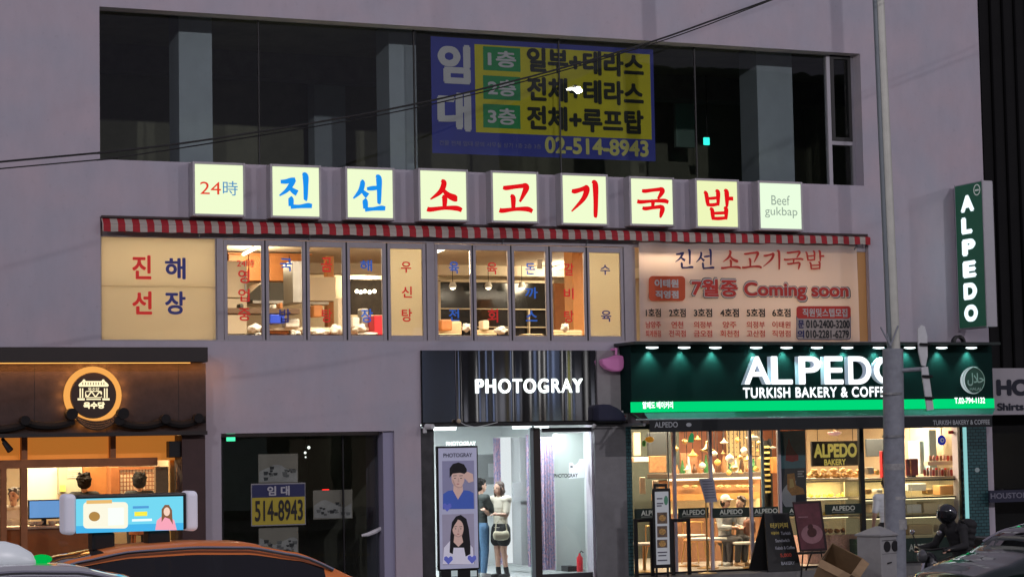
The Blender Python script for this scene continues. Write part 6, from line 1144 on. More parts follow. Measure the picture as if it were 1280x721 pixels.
# ------------------------------------------------------------------ people
SKIN = mat('skin', (.55, .33, .24), .55); HAIRB = mat('black_hair', (.012, .010, .009), .85, spec=.2)
def fuse(mb, name, m_, parent, voxel=.011, smooth=2):
    me = bpy.data.meshes.new('fused'); me.from_pydata([tuple(v) for v in mb.v], [], mb.f)
    bm = bmesh.new(); bm.from_mesh(me); bmesh.ops.recalc_face_normals(bm, faces=bm.faces); bm.to_mesh(me); bm.free()
    o = bpy.data.objects.new('fused', me); COL.objects.link(o); r = o.modifiers.new('r', 'REMESH'); r.mode = 'VOXEL'; r.voxel_size = voxel
    s = o.modifiers.new('s', 'SMOOTH'); s.iterations = smooth; s.factor = .5
    dg = bpy.context.evaluated_depsgraph_get(); me2 = bpy.data.meshes.new_from_object(o.evaluated_get(dg)); bpy.data.objects.remove(o); bpy.data.meshes.remove(me)
    me2.name = name; me2.materials.clear(); me2.materials.append(m_); me2.polygons.foreach_set('use_smooth', [True]*len(me2.polygons))
    ob = bpy.data.objects.new(name, me2); COL.objects.link(ob); ob.parent = parent; return ob
def limb(mb, a, b, r0, r1, n=12):
    a, b = Vector(a), Vector(b); pts = [a.lerp(b, k/4) for k in range(5)]; mb.tube(pts, [r0+(r1-r0)*k/4 for k in range(5)], n); mb.ball(a, r0, n); mb.ball(b, r1, n)
BASE = dict(pelvis=(0, 0, .52), chest=(0, .0, .73), neck=(0, 0, .835), head=(0, -.012, .93),
  shR=(-.108, 0, .805), elR=(-.135, .01, .64), wrR=(-.13, -.03, .50), shL=(.108, 0, .805), elL=(.135, .01, .64), wrL=(.13, -.03, .50),
  hipR=(-.055, 0, .50), knR=(-.06, -.01, .28), anR=(-.06, .01, .045), hipL=(.055, 0, .50), knL=(.06, -.01, .28), anL=(.06, .01, .045))
def person(label, loc, rz, H, pose={}, top=None, bottom=None, hair=HAIRB, shoes=BLACK, sleeve=.5, skirt=False, longhair=False, cap=None, helmet=None, legs=True, socks=None, headturn=0, group=None, puff=1.0):
    t = thing('person', label, 'person', loc, rz, group); J = {k: Vector(v)*H for k, v in {**BASE, **pose}.items()}; h = H
    mb = MB()
    tor = [(J['pelvis']+Vector((0, 0, -.02*h)), .082, .058), (J['pelvis'].lerp(J['chest'], .35), .076, .052), (J['chest'], .094, .058), (J['chest'].lerp(J['neck'], .55), .085, .05)]
    def torso(mb_, g):
        for i in range(len(tor)-1):
            for k in range(5):
                u_ = k/4; c = tor[i][0].lerp(tor[i+1][0], u_); a_ = (tor[i][1]+(tor[i+1][1]-tor[i][1])*u_)*h+g; b_ = (tor[i][2]+(tor[i+1][2]-tor[i][2])*u_)*h+g
                mb_.ball(c, 1, 14, (a_, b_, .045*h+g))
        limb(mb_, J['shR'], J['shL'], .036*h+g, .036*h+g)
    torso(mb, 0); limb(mb, J['chest'].lerp(J['neck'], .6), J['head']-Vector((0, -.01*h, .02*h)), .034*h, .032*h)
    for s_ in 'RL':
        limb(mb, J['sh'+s_], J['el'+s_], .031*h, .024*h); limb(mb, J['el'+s_], J['wr'+s_], .024*h, .0155*h)
        d = (J['wr'+s_]-J['el'+s_]).normalized(); side = d.cross(Vector((0, 0, 1))); side = side.normalized() if side.length > .2 else Vector((1, 0, 0)); pal = J['wr'+s_]+d*.03*h
        mb.ball(pal, 1, 10, (.020*h, .016*h, .022*h)); cur = side.cross(d).normalized()
        for q_, (o_, L_) in enumerate(((-.015, .040), (-.005, .046), (.005, .043), (.015, .034))):
            b0 = pal+side*o_*h+d*.012*h; b1 = b0+d*L_*.55*h-cur*.006*h; b2 = b1+d*L_*.4*h-cur*.016*h; mb.tube([b0, b1, b2], [.0075*h, .007*h, .006*h], 6)
        sg = 1 if s_ == 'R' else -1; b0 = pal-d*.006*h+side*sg*.014*h; mb.tube([b0, b0+side*sg*.016*h+d*.012*h, b0+side*sg*.018*h+d*.03*h], [.008*h, .0075*h, .0065*h], 6)
        if legs:
            limb(mb, J['hip'+s_], J['kn'+s_], .052*h, .034*h); limb(mb, J['kn'+s_], J['an'+s_], .033*h, .021*h); mb.ball(J['kn'+s_].lerp(J['an'+s_], .28)+Vector((0, .008*h, 0)), .033*h, 10)
            limb(mb, J['an'+s_]+Vector((0, .01*h, -.022*h)), J['an'+s_]+Vector((0, -.075*h, -.03*h)), .02*h, .016*h)
    M = Matrix.Rotation(headturn, 3, 'Z'); hc = J['head']; hp = lambda x, y, z: hc+M @ Vector((x, y, z))*h
    mb.ball(hc+Vector((0, .004*h, .012*h)), 1, 16, (.046*h, .056*h, .058*h)); mb.ball(hp(0, -.012, -.025), 1, 14, (.036*h, .044*h, .045*h)); mb.tube([hp(0, -.052, .008), hp(0, -.064, -.012), hp(0, -.054, -.016)], [.006*h, .010*h, .006*h], 8)
    for sx_ in (-1, 1): mb.ball(hp(sx_*.047, .006, -.005), 1, 8, (.006*h, .012*h, .017*h))
    fuse(mb, 'body', SKIN, t, .0095)
    for sx_ in (-1, 1): MB().ball(hp(sx_*.018, -.052, .008), .006*h, 8).build('eye', BLACK, t, True, local=True)
    m3 = MB().ball(hp(0, -.054, -.036), 1, 8, (.014*h, .006*h, .004*h)); m3.build('mouth', mat('lip', (.40, .15, .13), .5), t, True, local=True)
    if top:
        mb = MB(); torso(mb, .012*h)
        for s_ in 'RL':
            limb(mb, J['sh'+s_], J['sh'+s_].lerp(J['el'+s_], min(1, sleeve*2)), .040*h, .034*h)
            if sleeve > .5: limb(mb, J['el'+s_], J['el'+s_].lerp(J['wr'+s_], (sleeve-.5)*2), .033*h, .024*h)
        if helmet:
            limb(mb, J['chest'].lerp(J['neck'], .6), J['neck'].lerp(J['head'], .5), .044*h, .042*h)
        fuse(mb, 'shirt', top, t, .011)
        if helmet:
            for s_ in 'RL':
                d = (J['wr'+s_]-J['el'+s_]).normalized(); mb = MB(); limb(mb, J['wr'+s_]-d*.02*h, J['wr'+s_]+d*.06*h, .026*h, .024*h); fuse(mb, 'glove', BLACK, t, .009)
    if bottom and legs:
        mb = MB(); pv = J['pelvis']
        for k in range(4): mb.ball(pv+Vector((0, 0, (-.03+.02*k)*h)), 1, 14, (.093*h, .07*h, .03*h))
        for s_ in 'RL':
            if skirt: limb(mb, J['hip'+s_], J['hip'+s_].lerp(J['kn'+s_], .52), .064*h, .072*h)
            else: limb(mb, J['hip'+s_], J['kn'+s_], .062*h, .044*h); limb(mb, J['kn'+s_], J['kn'+s_].lerp(J['an'+s_], .93), .044*h, .034*h)
        if skirt: a_ = (J['hipR']+J['hipL'])/2; mb.tube([a_, (J['hipR'].lerp(J['knR'], .52)+J['hipL'].lerp(J['knL'], .52))/2], [.08*h, .10*h], 14)
        fuse(mb, 'skirt' if skirt else 'trousers', bottom, t, .011)
    if legs:
        for s_ in 'RL':
            mb = MB(); limb(mb, J['an'+s_]+Vector((0, .018*h, -.024*h)), J['an'+s_]+Vector((0, -.085*h, -.031*h)), .026*h, .022*h); limb(mb, J['an'+s_]+Vector((0, .005*h, -.015*h)), J['an'+s_].lerp(J['kn'+s_], .22 if socks else .05), .027*h, .028*h); fuse(mb, 'shoe', shoes, t, .008)
    if helmet:
        MB().ball(hc+Vector((0, 0, .012*h)), 1, 20, (.078*h, .090*h, .086*h)).build('helmet', helmet, t, 'all', local=True)
        mb = MB(); 
        for i in range(9):
            for j in range(4):
                a0, a1 = R(-55+110*i/9), R(-55+110*(i+1)/9); z0, z1 = (-.03+.014*j)*h, (-.03+.014*(j+1))*h; f = lambda a_, z_: hp(0, 0, 0)+M @ Vector((.081*h*math.sin(a_), -.094*h*math.cos(a_), z_+.012*h))
                mb.quad(f(a0, z0), f(a1, z0), f(a1, z1), f(a0, z1))
        mb.build('visor', mat('visor_black', (.01, .01, .012), .08, coat=1), t, 'all', local=True, fix=False)
    elif cap:
        mb = MB(); mb.ball(hc+Vector((0, .004*h, .025*h)), 1, 16, (.054*h, .062*h, .054*h)); mb.ball(hp(0, -.07, .02), 1, 12, (.045*h, .045*h, .007*h)); fuse(mb, 'cap', cap, t, .008)
        mb = MB(); mb.ball(hp(0, .016, -.012), 1, 14, (.052*h, .052*h, .06*h)); fuse(mb, 'hair', hair, t, .009)
    else:
        mb = MB(); mb.ball(hp(0, .014, .030), 1, 16, (.052*h*puff, .056*h*puff, .050*h*puff)); mb.ball(hp(0, .028, -.004), 1, 14, (.049*h*puff, .042*h*puff, .055*h))
        if longhair:
            for k in range(7): mb.ball(hp((-1)**k*.012, .036-.004*k*(k < 4), -.03-.022*k), 1, 12, ((.046-.003*k)*h, .030*h, .03*h))
            for sx_ in (-1, 1): mb.tube([hp(sx_*.042, -.01, .02), hp(sx_*.050, -.006, -.03), hp(sx_*.046, .0, -.09), hp(sx_*.04, .01, -.13)], [.014*h, .016*h, .015*h, .008*h], 8)
        else:
            rr_ = random.Random(int(loc[0]*100))
            for k in range(46):
                a_, b__ = rr_.uniform(0, 6.28), rr_.uniform(-.25, 1.5); x_, y_, z_ = math.cos(a_)*math.cos(b__), math.sin(a_)*math.cos(b__), math.sin(b__)
                if y_ > -.35 or z_ > .55: mb.ball(hp(.052*puff*x_, .016+.054*puff*y_, .026+.052*puff*z_), rr_.uniform(.008, .014)*h, 7)
            for k in range(14): mb.ball(hp(rr_.uniform(-.036, .036)*puff, rr_.uniform(-.03, .05)*puff, .06*puff+rr_.uniform(-.012, .016)), .016*h, 8)
        fuse(mb, 'hair', hair, t, .008)
    return t, J
def ground(px, py, Y): p = P(px, py, Y); return p
BEIGE = mat('beige_shirt', (.60, .55, .45), .8); BLKC = mat('black_cloth', (.014, .014, .016), .8, var=.3, scale=9, bump=.35); JEAN = mat('blue_denim', (.10, .20, .34), .85, var=.15, scale=20); OLIVE = mat('dark_olive_cloth', (.04, .048, .045), .85); WHT = mat('white_cloth', (.62, .62, .60), .8)
# woman in the booth, seen from the side facing the other visitor
wp = P(627, 720, 1.0); rzw = R(-105)
wt, J = person('person in a pale top and black skirt carrying a cream handbag in the photo booth', (wp.x, wp.y, .004), R(-68), 1.66, dict(elR=(-.12, -.06, .66), wrR=(-.06, -.17, .70), elL=(.13, -.04, .65), wrL=(.10, -.14, .66), head=(0, -.02, .925), knR=(-.045, -.012, .28), knL=(.045, -.008, .28), anR=(-.045, .0, .045), anL=(.045, .03, .045)), BEIGE, BLKC, sleeve=.42, skirt=True, longhair=True, hair=mat('brown_hair', (.05, .028, .02), .5), socks=True)
hb_ = thing('handbag', 'cream handbag hanging from the arm of the person in the skirt', 'handbag', P(627, 676, .75)); HBM = mat('cream_bag', (.62, .56, .40), .5)
p = P(626.5, 668, .72); mb = MB(); 
for k in range(7): mb.ball(p+Vector((-.10+.033*k, 0, -.02*math.cos((k-3)/3*1.3))), 1, 12, (.055, .045, .082))
fuse(mb, 'body', HBM, hb_, .01); hb_.children[0].location = -hb_.location
MB().tube([p+Vector((-.11, 0, .05)), p+Vector((-.09, .0, .20)), p+Vector((0, .02, .27)), p+Vector((.09, 0, .20)), p+Vector((.11, 0, .05))], .010, 6).build('strap', HBM, hb_, smooth=True)
wp2 = P(602, 722, 1.25)
person('person in blue jeans and a dark olive top half hidden by the poster', (wp2.x, wp2.y, .004), R(100), 1.70, dict(elL=(.13, -.10, .66), wrL=(.08, -.25, .70), elR=(-.13, -.08, .66), wrR=(-.07, -.22, .70)), OLIVE, JEAN, sleeve=.42, shoes=WHT)
# restaurant people
cp_ = P(17, 665, 1.7)
person('person with grey hair in kitchen whites behind the wooden post', (cp_.x, 1.7, .004), R(-8), 1.72, dict(elR=(-.13, -.06, .65), wrR=(-.05, -.14, .62), elL=(.13, -.05, .65), wrL=(.05, -.15, .60)), mat('kitchen_whites', (.62, .55, .46), .8), BLKC, sleeve=.8, hair=mat('grey_hair', (.12, .10, .09), .6), headturn=R(-25))
for px, lb, sh in ((106, 'person with black hair seated before the electric cabinet', 604), (175, 'person with black hair seated before the lattice screen', 603)):
    hd = P(px, sh+6, 2.0); base = hd.z-1.28
    st_ = thing('bar_stool', ('wooden stool under the diner by the electric cabinet', 'wooden stool under the diner by the lattice')[px > 150], 'stool', (hd.x, 2.05, 0), 0, 'stools in the restaurant'); SH = .55+base; MB().lathe((hd.x, 2.05, SH-.05), [(0, 0), (.18, 0), (.18, .05), (0, .05)], 16).build('seat', WOOD, st_)
    for dx, dy in ((-1, -1), (1, -1), (1, 1), (-1, 1)): MB().tube([(hd.x+.15*dx, 2.05+.15*dy, 0), (hd.x+.1*dx, 2.05+.1*dy, SH-.05)], .018, 6).build('leg', WOOD, st_)
    k = 1/1.68; dz = lambda z: z
    z0 = base
    person(lb, (hd.x, 2.05, base-.20), R(172), 1.68, {n: (v[0], v[1], v[2]-.02) for n, v in dict(pelvis=(0, 0, .50)).items()} | dict(hipR=(-.055, 0, .48), hipL=(.055, 0, .48), knR=(-.07, -.24, .48), knL=(.07, -.24, .48), anR=(-.07, -.22, .26), anL=(.07, -.22, .26), wrR=(-.08, -.2, .62), wrL=(.08, -.2, .62), elR=(-.13, -.06, .63), elL=(.13, -.06, .63)), BLKC, BLKC, sleeve=.9, puff=1.4)
# bakery people
SIT = dict(pelvis=(0, 0, .29), chest=(0, .01, .50), neck=(0, 0, .605), head=(0, -.02, .70), shR=(-.108, 0, .575), shL=(.108, 0, .575), elR=(-.13, -.05, .42), elL=(.13, -.05, .42), wrR=(-.06, -.17, .42), wrL=(.06, -.17, .42), hipR=(-.055, 0, .27), hipL=(.055, 0, .27), knR=(-.06, -.25, .28), knL=(.05, -.25, .29), anR=(-.06, -.22, .045), anL=(.04, -.24, .045))
q = P(909, 640, 1.5); person('person in a pale cap and grey top seated in the bakery facing the street', (q.x, 1.6, .004), R(20), 1.68, SIT, mat('pale_grey_cloth', (.40, .42, .42), .85), mat('dark_grey_cloth', (.05, .05, .055), .85), sleeve=.9, cap=mat('cream_cap', (.70, .62, .5), .8), shoes=mat('tan_boot', (.4, .27, .16), .6))
q = P(929, 640, 1.5); person('person with dark hair and white top seated sideways in the bakery', (q.x, 1.55, .004), R(-75), 1.62, SIT, WHT, mat('charcoal_cloth', (.06, .06, .07), .85), sleeve=.45, hair=mat('brown_hair', (.05, .028, .02), .5), shoes=WHT)
bgp = thing('backpack', 'brown woven bag hanging on the chair behind the seated guests', 'bag', P(936, 662, 1.2)); mb = MB(); p = P(937, 658, 1.3); 
for k in range(4): mb.ball(p+Vector((0, 0, .05*k-.08)), 1, 12, (.13, .08, .09))
fuse(mb, 'body', mat('brown_leather', (.20, .08, .05), .6, var=.2, scale=14), bgp, .012); bgp.children[0].location = -bgp.location; MB().tube([p+Vector((-.08, 0, .12)), p+Vector((0, 0, .24)), p+Vector((.08, 0, .12))], .012, 6).build('strap', mat('brown_leather', (.20, .08, .05), .6), bgp)
q = P(1097, 596, -.9); person('person with dark hair in a white tee walking past the bakery beside the pole', (q.x, -1.2, -.148), R(158), 1.72, dict(elR=(-.14, .03, .64), wrR=(-.15, -.03, .50), elL=(.14, .02, .64), wrL=(.15, -.04, .5), anR=(-.06, .10, .06), knR=(-.06, .0, .28), anL=(.06, -.07, .045)), mat('pale_blue_tee', (.72, .76, .78), .8), BLKC, sleeve=.40)

# ------------------------------------------------------------------ scooter and rider
rp = P(1187, 640, -7.0); SXX, SYY = P(1185, 690, -7.0).x, -7.0
sc = thing('motor_scooter', 'dark motor scooter stopped at the kerb with its rider', 'scooter', (SXX, SYY, -.30), R(-90)+R(8))
DK = mat('scooter_black', (.012, .012, .014), .25, coat=.6); CH = mat('chrome', (.6, .6, .62), .15, 1.0)
# local axes: front is -Y
for y_, nm in ((-.62, 'wheel'), (.62, 'wheel')):
    wh = MB().lathe((-.055, y_, .27), [(.17, 0), (.27, .0), (.28, .03), (.28, .08), (.27, .11), (.17, .11)], 24, 'x').build('wheel', RUBBER, sc, smooth=True, local=True); MB().lathe((-.05, y_, .27), [(.03, .0), (.17, .01), (.17, .09), (.03, .1)], 16, 'x').build('rim', CH, wh, local=True)
def blob(parts, name, m_, vox=.014): 
    mb = MB()
    for c, s_ in parts: mb.ball(c, 1, 14, s_)
    return fuse(mb, name, m_, sc, vox, 4)
blob([((0, .62, .55), (.16, .32, .14)), ((0, .35, .48), (.15, .25, .2)), ((0, .1, .33), (.15, .3, .08)), ((0, -.25, .4), (.16, .1, .25)), ((0, -.36, .66), (.17, .1, .26)), ((0, -.6, .52), (.08, .25, .05))], 'body', DK)
blob([((0, .3, .73), (.13, .26, .06)), ((0, .62, .77), (.12, .2, .06))], 'seat', BLACK)
MB().tube([(0, -.62, .27), (0, -.42, .9)], .035, 10).build('fork', CH, sc, local=True); MB().tube([(-.34, -.32, .98), (-.12, -.42, .95), (.12, -.42, .95), (.34, -.32, .98)], .016, 8).build('handlebar', BLACK, sc, local=True)
MB().ball((0, -.5, .86), 1, 14, (.1, .06, .1)).build('headlight', mat('smoked_lens', (.08, .085, .09), .1, coat=1), sc, 'all', local=True)
for s_ in (-1, 1): mi = MB().tube([(s_*.22, -.38, .98), (s_*.28, -.42, 1.16)], .008, 6).build('mirror', BLACK, sc, local=True); MB().ball((s_*.29, -.42, 1.2), 1, 10, (.06, .015, .04)).build('mirror_glass', CH, mi, 'all', local=True)
MB().box(-.19, .19, .62, .95, .83, 1.10).build('rear_box', DK, sc, bevel=.04, local=True); MB().ball((0, .96, .66), 1, 10, (.09, .02, .04)).build('tail_lamp', mat('tail_red', (.4, .01, .01), .2), sc, 'all', local=True)
RID = dict(pelvis=(0, .17, .44), chest=(0, .10, .645), neck=(0, .045, .74), head=(0, .0, .825), shR=(-.115, .07, .71), shL=(.115, .07, .71), elR=(-.19, .02, .57), elL=(.19, .02, .57), wrR=(-.18, -.13, .55), wrL=(.18, -.13, .55), hipR=(-.06, .17, .43), hipL=(.06, .17, .43), knR=(-.10, -.06, .39), knL=(.10, -.06, .39), anR=(-.09, -.01, .17), anL=(.09, -.01, .17))
person('person in black with a glossy black helmet riding the scooter', (SXX, SYY, -.30), R(-82), 1.74, RID, BLKC, BLKC, sleeve=1.0, helmet=mat('helmet_gloss', (.012, .014, .016), .12, coat=1))

bpk = thing('backpack', 'bulky black backpack on the back of the scooter rider', 'bag', (SXX+.33, SYY+.03, .55)); mb = MB()
for k in range(5): mb.ball((SXX+.30+.02*k, SYY+.03, .62+.09*k), 1, 14, (.13, .17, .10))
fuse(mb, 'body', BLKC, bpk, .012); bpk.children[0].location = -bpk.location
MB().tube([(SXX+.24, SYY-.12, 1.0), (SXX+.12, SYY-.15, 1.06), (SXX+.06, SYY-.14, .9)], .02, 6).build('strap', BLACK, bpk, smooth=True)
# ------------------------------------------------------------------ cars
TINTC = glass('car_glass', (.10, .11, .115), 1.1)
def interp(tab, x):
    if x <= tab[0][0]: return tab[0][1]
    for (x0, v0), (x1, v1) in zip(tab, tab[1:]):
        if x <= x1:
            u_ = (x-x0)/(x1-x0); u_ = u_*u_*(3-2*u_)*.35+u_*.65; return v0+(v1-v0)*u_
    return tab[-1][1]
def car(name, label, loc, rz, paint, group=None, L=2.42):
    t = thing(name, label, 'car', loc, rz, group)
    top = [(-2.42, .62), (-2.36, .90), (-2.2, 1.03), (-1.85, 1.12), (-1.25, 1.37), (-.75, 1.455), (-.2, 1.475), (.3, 1.455), (.75, 1.36), (1.4, 1.04), (1.7, .95), (2.15, .82), (2.36, .66), (2.42, .5)]
    belt = [(-2.42, .60), (-2.3, .88), (-1.9, 1.0), (-1.0, .97), (0, .94), (1.25, .92), (1.7, .88), (2.15, .76), (2.42, .48)]
    wid = [(-2.42, .62), (-2.2, .80), (-1.6, .90), (0, .92), (1.4, .90), (2.1, .80), (2.42, .55)]
    roofw = [(-2.42, .5), (-1.85, .66), (-1.0, .58), (0, .59), (.6, .60), (1.25, .72), (2.0, .70), (2.42, .45)]
    n = 110; xs = [-2.42+4.84*i/n for i in range(n+1)]; ring = []
    for x in xs:
        zt, zb, w_, rw = interp(top, x), interp(belt, x), interp(wid, x), interp(roofw, x); zb = min(zb, zt-.02); z0 = .20 if abs(x) < 2.2 else .30
        ring.append([(x, 0, z0), (x, w_*.88, z0), (x, w_*.97, z0+.12), (x, w_, (z0+zb)*.55), (x, w_*.985, zb-.06), (x, w_*.955, zb), (x, rw+(w_*.955-rw)*.5, zb+(zt-zb)*.46), (x, rw+.025, zt-(zt-zb)*.20-.005), (x, rw*.86, zt-.012), (x, rw*.5, zt+.004), (x, 0, zt+.008)])
    m = len(ring[0]); bod, sidg, sidr, frg, reg = MB(), MB(), MB(), MB(), MB()
    for i in range(n):
        xm = (xs[i]+xs[i+1])/2; gh = interp(top, xm)-interp(belt, xm)
        for j in range(m-1):
            for sg in (1, -1):
                a, b, c, d = [(v[0], v[1]*sg, v[2]) for v in (ring[i][j], ring[i+1][j], ring[i+1][j+1], ring[i][j+1])]
                fq = (a, b, c, d) if sg < 0 else (d, c, b, a); tgt = bod
                if j in (5, 6) and -1.55 < xm < .98 and gh > .17: tgt = sidg if sg > 0 else sidr
                if j in (8, 9) and .42 < xm < 1.2: tgt = frg
                if j in (8, 9) and -1.75 < xm < -.95: tgt = reg
                tgt.quad(*fq)
    def weld(o):
        bm = bmesh.new(); bm.from_mesh(o.data); bmesh.ops.remove_doubles(bm, verts=bm.verts, dist=1e-4); bmesh.ops.recalc_face_normals(bm, faces=bm.faces); bm.to_mesh(o.data); bm.free()
        o.data.polygons.foreach_set('use_smooth', [True]*len(o.data.polygons)); return o
    bo_ = weld(bod.build('body', paint, t, local=True, fix=False))
    for nm, g_ in (('side_window', sidg), ('side_window', sidr), ('windscreen', frg), ('rear_window', reg)): weld(g_.build(nm, TINTC, t, local=True, fix=False))
    MB().box(-1.7, 1.4, -.8, .8, .30, .34).build('cabin_floor', BLACK, t, local=True)
    for x, y in ((.25, .38), (.25, -.38), (-.8, .38), (-.8, -.38)): MB().box(x-.25, x+.2, y-.25, y+.25, .36, .58).box(x-.36, x-.22, y-.24, y+.24, .5, 1.12).build('seat', BLACK, t, bevel=.05, local=True)
    for x in (-1.42, 1.42):
        for y in (-.88, .88):
            wh = MB().lathe((x, y-.11, .33), [(.22, 0), (.32, 0), (.335, .03), (.335, .19), (.32, .22), (.22, .22)], 28, 'y').build('wheel', RUBBER, t, smooth=True, local=True); MB().lathe((x, y-.115, .33), [(0, .0), (.22, .0), (.22, .23), (0, .23)], 20, 'y').build('rim', STEEL, wh, local=True)
    for y in (-.58, .58): MB().ball((2.2, y, .68), 1, 14, (.18, .16, .07)).build('headlight', mat('headlight_glass', (.6, .62, .65), .1, coat=1), t, 'all', local=True); MB().ball((-2.28, y*1.05, .84), 1, 14, (.1, .17, .07)).build('tail_light', mat('tail_red', (.4, .01, .01), .2), t, 'all', local=True)
    for y in (-1, 1): mi = MB().ball((.72, y*1.0, .98), 1, 12, (.08, .11, .07)).build('wing_mirror', paint, t, 'all', local=True)
    for y in (-1, 1): MB().tube([(-1.5, y*.95, 1.0), (-.5, y*.955, .965), (.6, y*.95, .95), (1.1, y*.93, .945)], .012, 6).build('belt_trim', CH, t, local=True)
    for y in (-1, 1):
        pts = [Vector((x, y*(interp(roofw, x)+.035), interp(top, x)-.045)) for x in [-1.55+2.6*k/24 for k in range(25)]]; MB().tube(pts, .018, 6).build('roof_trim', CH, t, smooth=True, local=True)
    return t
def carpaint(name, c): return mat(name, c, .32, .3, coat=1.0)
TX = P(245, 676, -11).x; TXR = 0
taxi = car('taxi', 'orange taxi with a lit advertising panel on its roof', (TX+.06, -11.0, -.30), R(0), mat('taxi_orange', (.66, .17, .03), .5, coat=.25)); taxi.scale = (1.2, 1, 1.09)
aq = rect(77, 615.5, 243.5, 670, -11.0); az0, az1 = aq[2]+.06, aq[3]; ax0, ax1 = aq[0], aq[1]
ad = thing('roof_panel', 'lit blue advertising panel with pale end caps on the taxi roof', 'advertising panel', ((ax0+ax1)/2, -11.0, az0)); AD0, AD1 = -11.16, -10.84
MB().box(ax0+.13, ax1-.13, AD0, AD1, az0, az1-.01).build('case', BLACK, ad, bevel=.02)
for x0, x1 in ((ax0, ax0+.128), (ax1-.128, ax1)): MB().box(x0, x1, AD0-.005, AD1+.005, az0-.02, az1+.005).build('end_cap', mat('cap_white', (.62, .62, .72), .4, emit=.25), ad, bevel=.05, seg=4)
for x_ in (ax0+.42, ax1-.42): MB().box(x_-.12, x_+.12, AD0+.03, AD1-.03, az0-.20, az0-.002).build('foot', BLACK, ad, bevel=.03, seg=3)
AF_ = AD0-.003; gl = lambda n, c, s=1.12: glow(n, c, s); flat_rect((95, 621.5, 229, 664), AF_, gl('ad_blue', (.16, .62, .80)), ad, 'screen'); 
flat_rect((95, 655, 229, 664), AF_-.002, gl('ad_deep_blue', (.06, .42, .75)), ad, 'lower_band'); flat(rrect(104, 627, 160, 660, 5), AF_-.003, gl('ad_cream', (.88, .85, .68)), ad, 'cream_field'); flat_rect((108, 624.5, 140, 629), AF_-.004, gl('ad_tan', (.75, .45, .15)), ad, 'tan_mark'); flat(oval(118, 645, 7, 6), AF_-.0045, gl('ad_brown', (.40, .22, .06)), ad, 'food_mark'); flat_rect((135, 634, 155, 656), AF_-.0045, gl('ad_pale', (.86, .92, .86)), ad, 'pale_field')
for y0, x0, x1, c_ in ((632, 166, 186, (.08, .30, .62)), (639, 168, 184, (.88, .76, .06)), (641.5, 168, 184, (.88, .76, .06)), (648, 165, 190, (.8, .92, .95))): flat_rect((x0, y0, x1, y0+3), AF_-.003, gl('ad_mark_%d' % y0, c_), ad, 'text_block')
flat([(194, 662), (196, 650), (202, 645), (212, 645), (218, 650), (221, 662)], AF_-.004, gl('ad_pink', (.85, .35, .45)), ad, 'figure_dress'); flat([(202, 652), (202, 636), (206, 630.5), (211, 630.5), (215, 637), (216, 655), (212, 648), (206, 646)], AF_-.0045, gl('ad_hair', (.22, .10, .05)), ad, 'figure_hair'); flat(oval(208.5, 639, 4, 5.5, 14), AF_-.006, gl('ad_face', (.85, .60, .48)), ad, 'figure_face')
# nearer silver taxi with a white roof lamp
c2 = P(58, 705, -14.4); silver = car('taxi', 'silver taxi at the picture corner under a white roof lamp', (c2.x-.15, -14.4, -.42+.12), R(0), carpaint('silver_paint', (.40, .41, .43))); silver.scale = (1.05, 1, 1.085)
rl = thing('roof_lamp', 'white domed taxi roof lamp with a green side light', 'taxi lamp', (P(-10, 700, -14.4).x, -14.4, 1.23)); lc = P(-10, 704, -14.4); mb = MB(); mb.lathe((0, 0, 0), [(.34, 0), (.345, .05), (.30, .12), (.20, .19), (.10, .225), (0, .23)], 28)
mb.v = [(lc.x+v[0]*1.15, -14.4+v[1]*.5, 1.275+v[2]) for v in mb.v]; mb.build('dome', mat('dome_white', (.60, .65, .68), .35, emit=.14), rl, smooth='all'); MB().ball((lc.x+.43, -14.42, 1.33), 1, 12, (.10, .04, .045)).build('side_light', glow('green_lamp', (.0, .55, .08), .8), rl, 'all'); MB().box(lc.x-.36, lc.x+.36, -14.55, -14.25, 1.23, 1.273).build('base', BLACK, rl)
c3 = P(1240, 692, -10.2); dark = car('sedan_car', 'dark green car nosing in at the picture corner', (c3.x+1.42, -10.2, -.30), R(180), mat('dark_green_paint', (.004, .014, .011), .16, .2, coat=1.0))

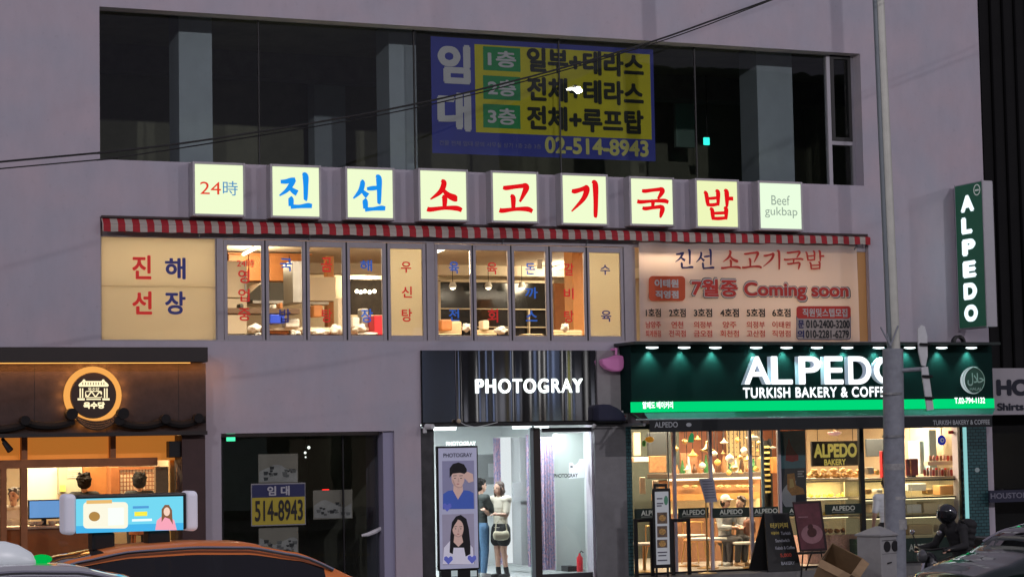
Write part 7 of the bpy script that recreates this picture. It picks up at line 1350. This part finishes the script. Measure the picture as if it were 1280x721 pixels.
# ------------------------------------------------------------------ street lamps and the far side of the street
for i, L_ in enumerate(LAMPS):
    t = thing('street_lamp', ['tall street lamp across the road, opposite the lease banner', 'added street lamp across the road, opposite the brown restaurant', 'tall street lamp across the road, far down the street', 'added street lamp across the road, beyond the blade sign', 'tall street lamp across the road, farthest of the row'][i], 'street lamp', (L_[0], -29.6, -.15), 0, 'street lamps on the far side')
    MB().tube([(L_[0], -29.6, -.15), (L_[0], -29.6, L_[2]-.3), (L_[0], -29.2, L_[2]+.15), (L_[0], L_[1]-.3, L_[2]+.1)], [.12, .08, .06, .05], 12).build('post', STEEL, t, smooth=True)
    MB().box(L_[0]-.17, L_[0]+.17, L_[1]-.32, L_[1]+.32, L_[2]+.01, L_[2]+.14).build('lamp_head', STEEL, t, bevel=.03); MB().box(L_[0]-.2, L_[0]+.2, L_[1]-.11, L_[1]+.11, L_[2]-.1, L_[2]+.009).build('lens', glow('lamp_lens', (1, .97, .9), 30), t, bevel=.03)
opp = [(-42, 20, 14, (.08, .08, .09)), (-21, 18, 11, (.085, .085, .08)), (-2, 17, 16, (.07, .075, .085)), (16, 19, 12, (.09, .09, .09)), (36, 18, 17, (.06, .065, .07)), (55, 22, 11, (.09, .08, .085))]
cols = [(.9, .4, .7), (.3, .38, .9), (1, .97, .9), (.8, .62, .15), (.4, .4, .45), (.4, .5, .8), (1, .98, .95), (.55, .55, .10)]
rr = random.Random(11)
for i, (x0, w_, h_, c_) in enumerate(opp):
    t = thing('far_building', ['grey block at the far end across the street', 'brownish low block across the street', 'tall bluish block across the street', 'tan block facing the bakery across the street', 'tallest dark block across the street', 'wide low block at the other far end across the street'][i], 'building', (x0+w_/2, -44, -.15), 0, 'buildings across the street')
    MB().box(x0, x0+w_-.4, -52, -40, -.15, h_).build('wall', mat('far_wall_%d' % i, tuple(v*.8 for v in c_), .8, var=.15), t)
    k = 0; x = x0+.8
    while x < x0+w_-2.5:
        ww = rr.uniform(1.2, 3.2); MB().box(x, x+ww, -39.97, -39.9, .2, 2.7).build('shop_window', glow('far_window_%d' % (k % 3), [(1, .85, .65), (.8, .95, 1), (1, .8, .6)][k % 3], rr.uniform(.08, .2)), t)
        sw = rr.uniform(.5, 1.6); MB().box(x, x+sw, -39.85, -39.6, 3.1, rr.uniform(3.9, 7)).build('lit_sign', glow('far_sign_%d' % ((i*3+k) % 8), cols[(i*3+k) % 8], .8), t); x += ww+.8; k += 1
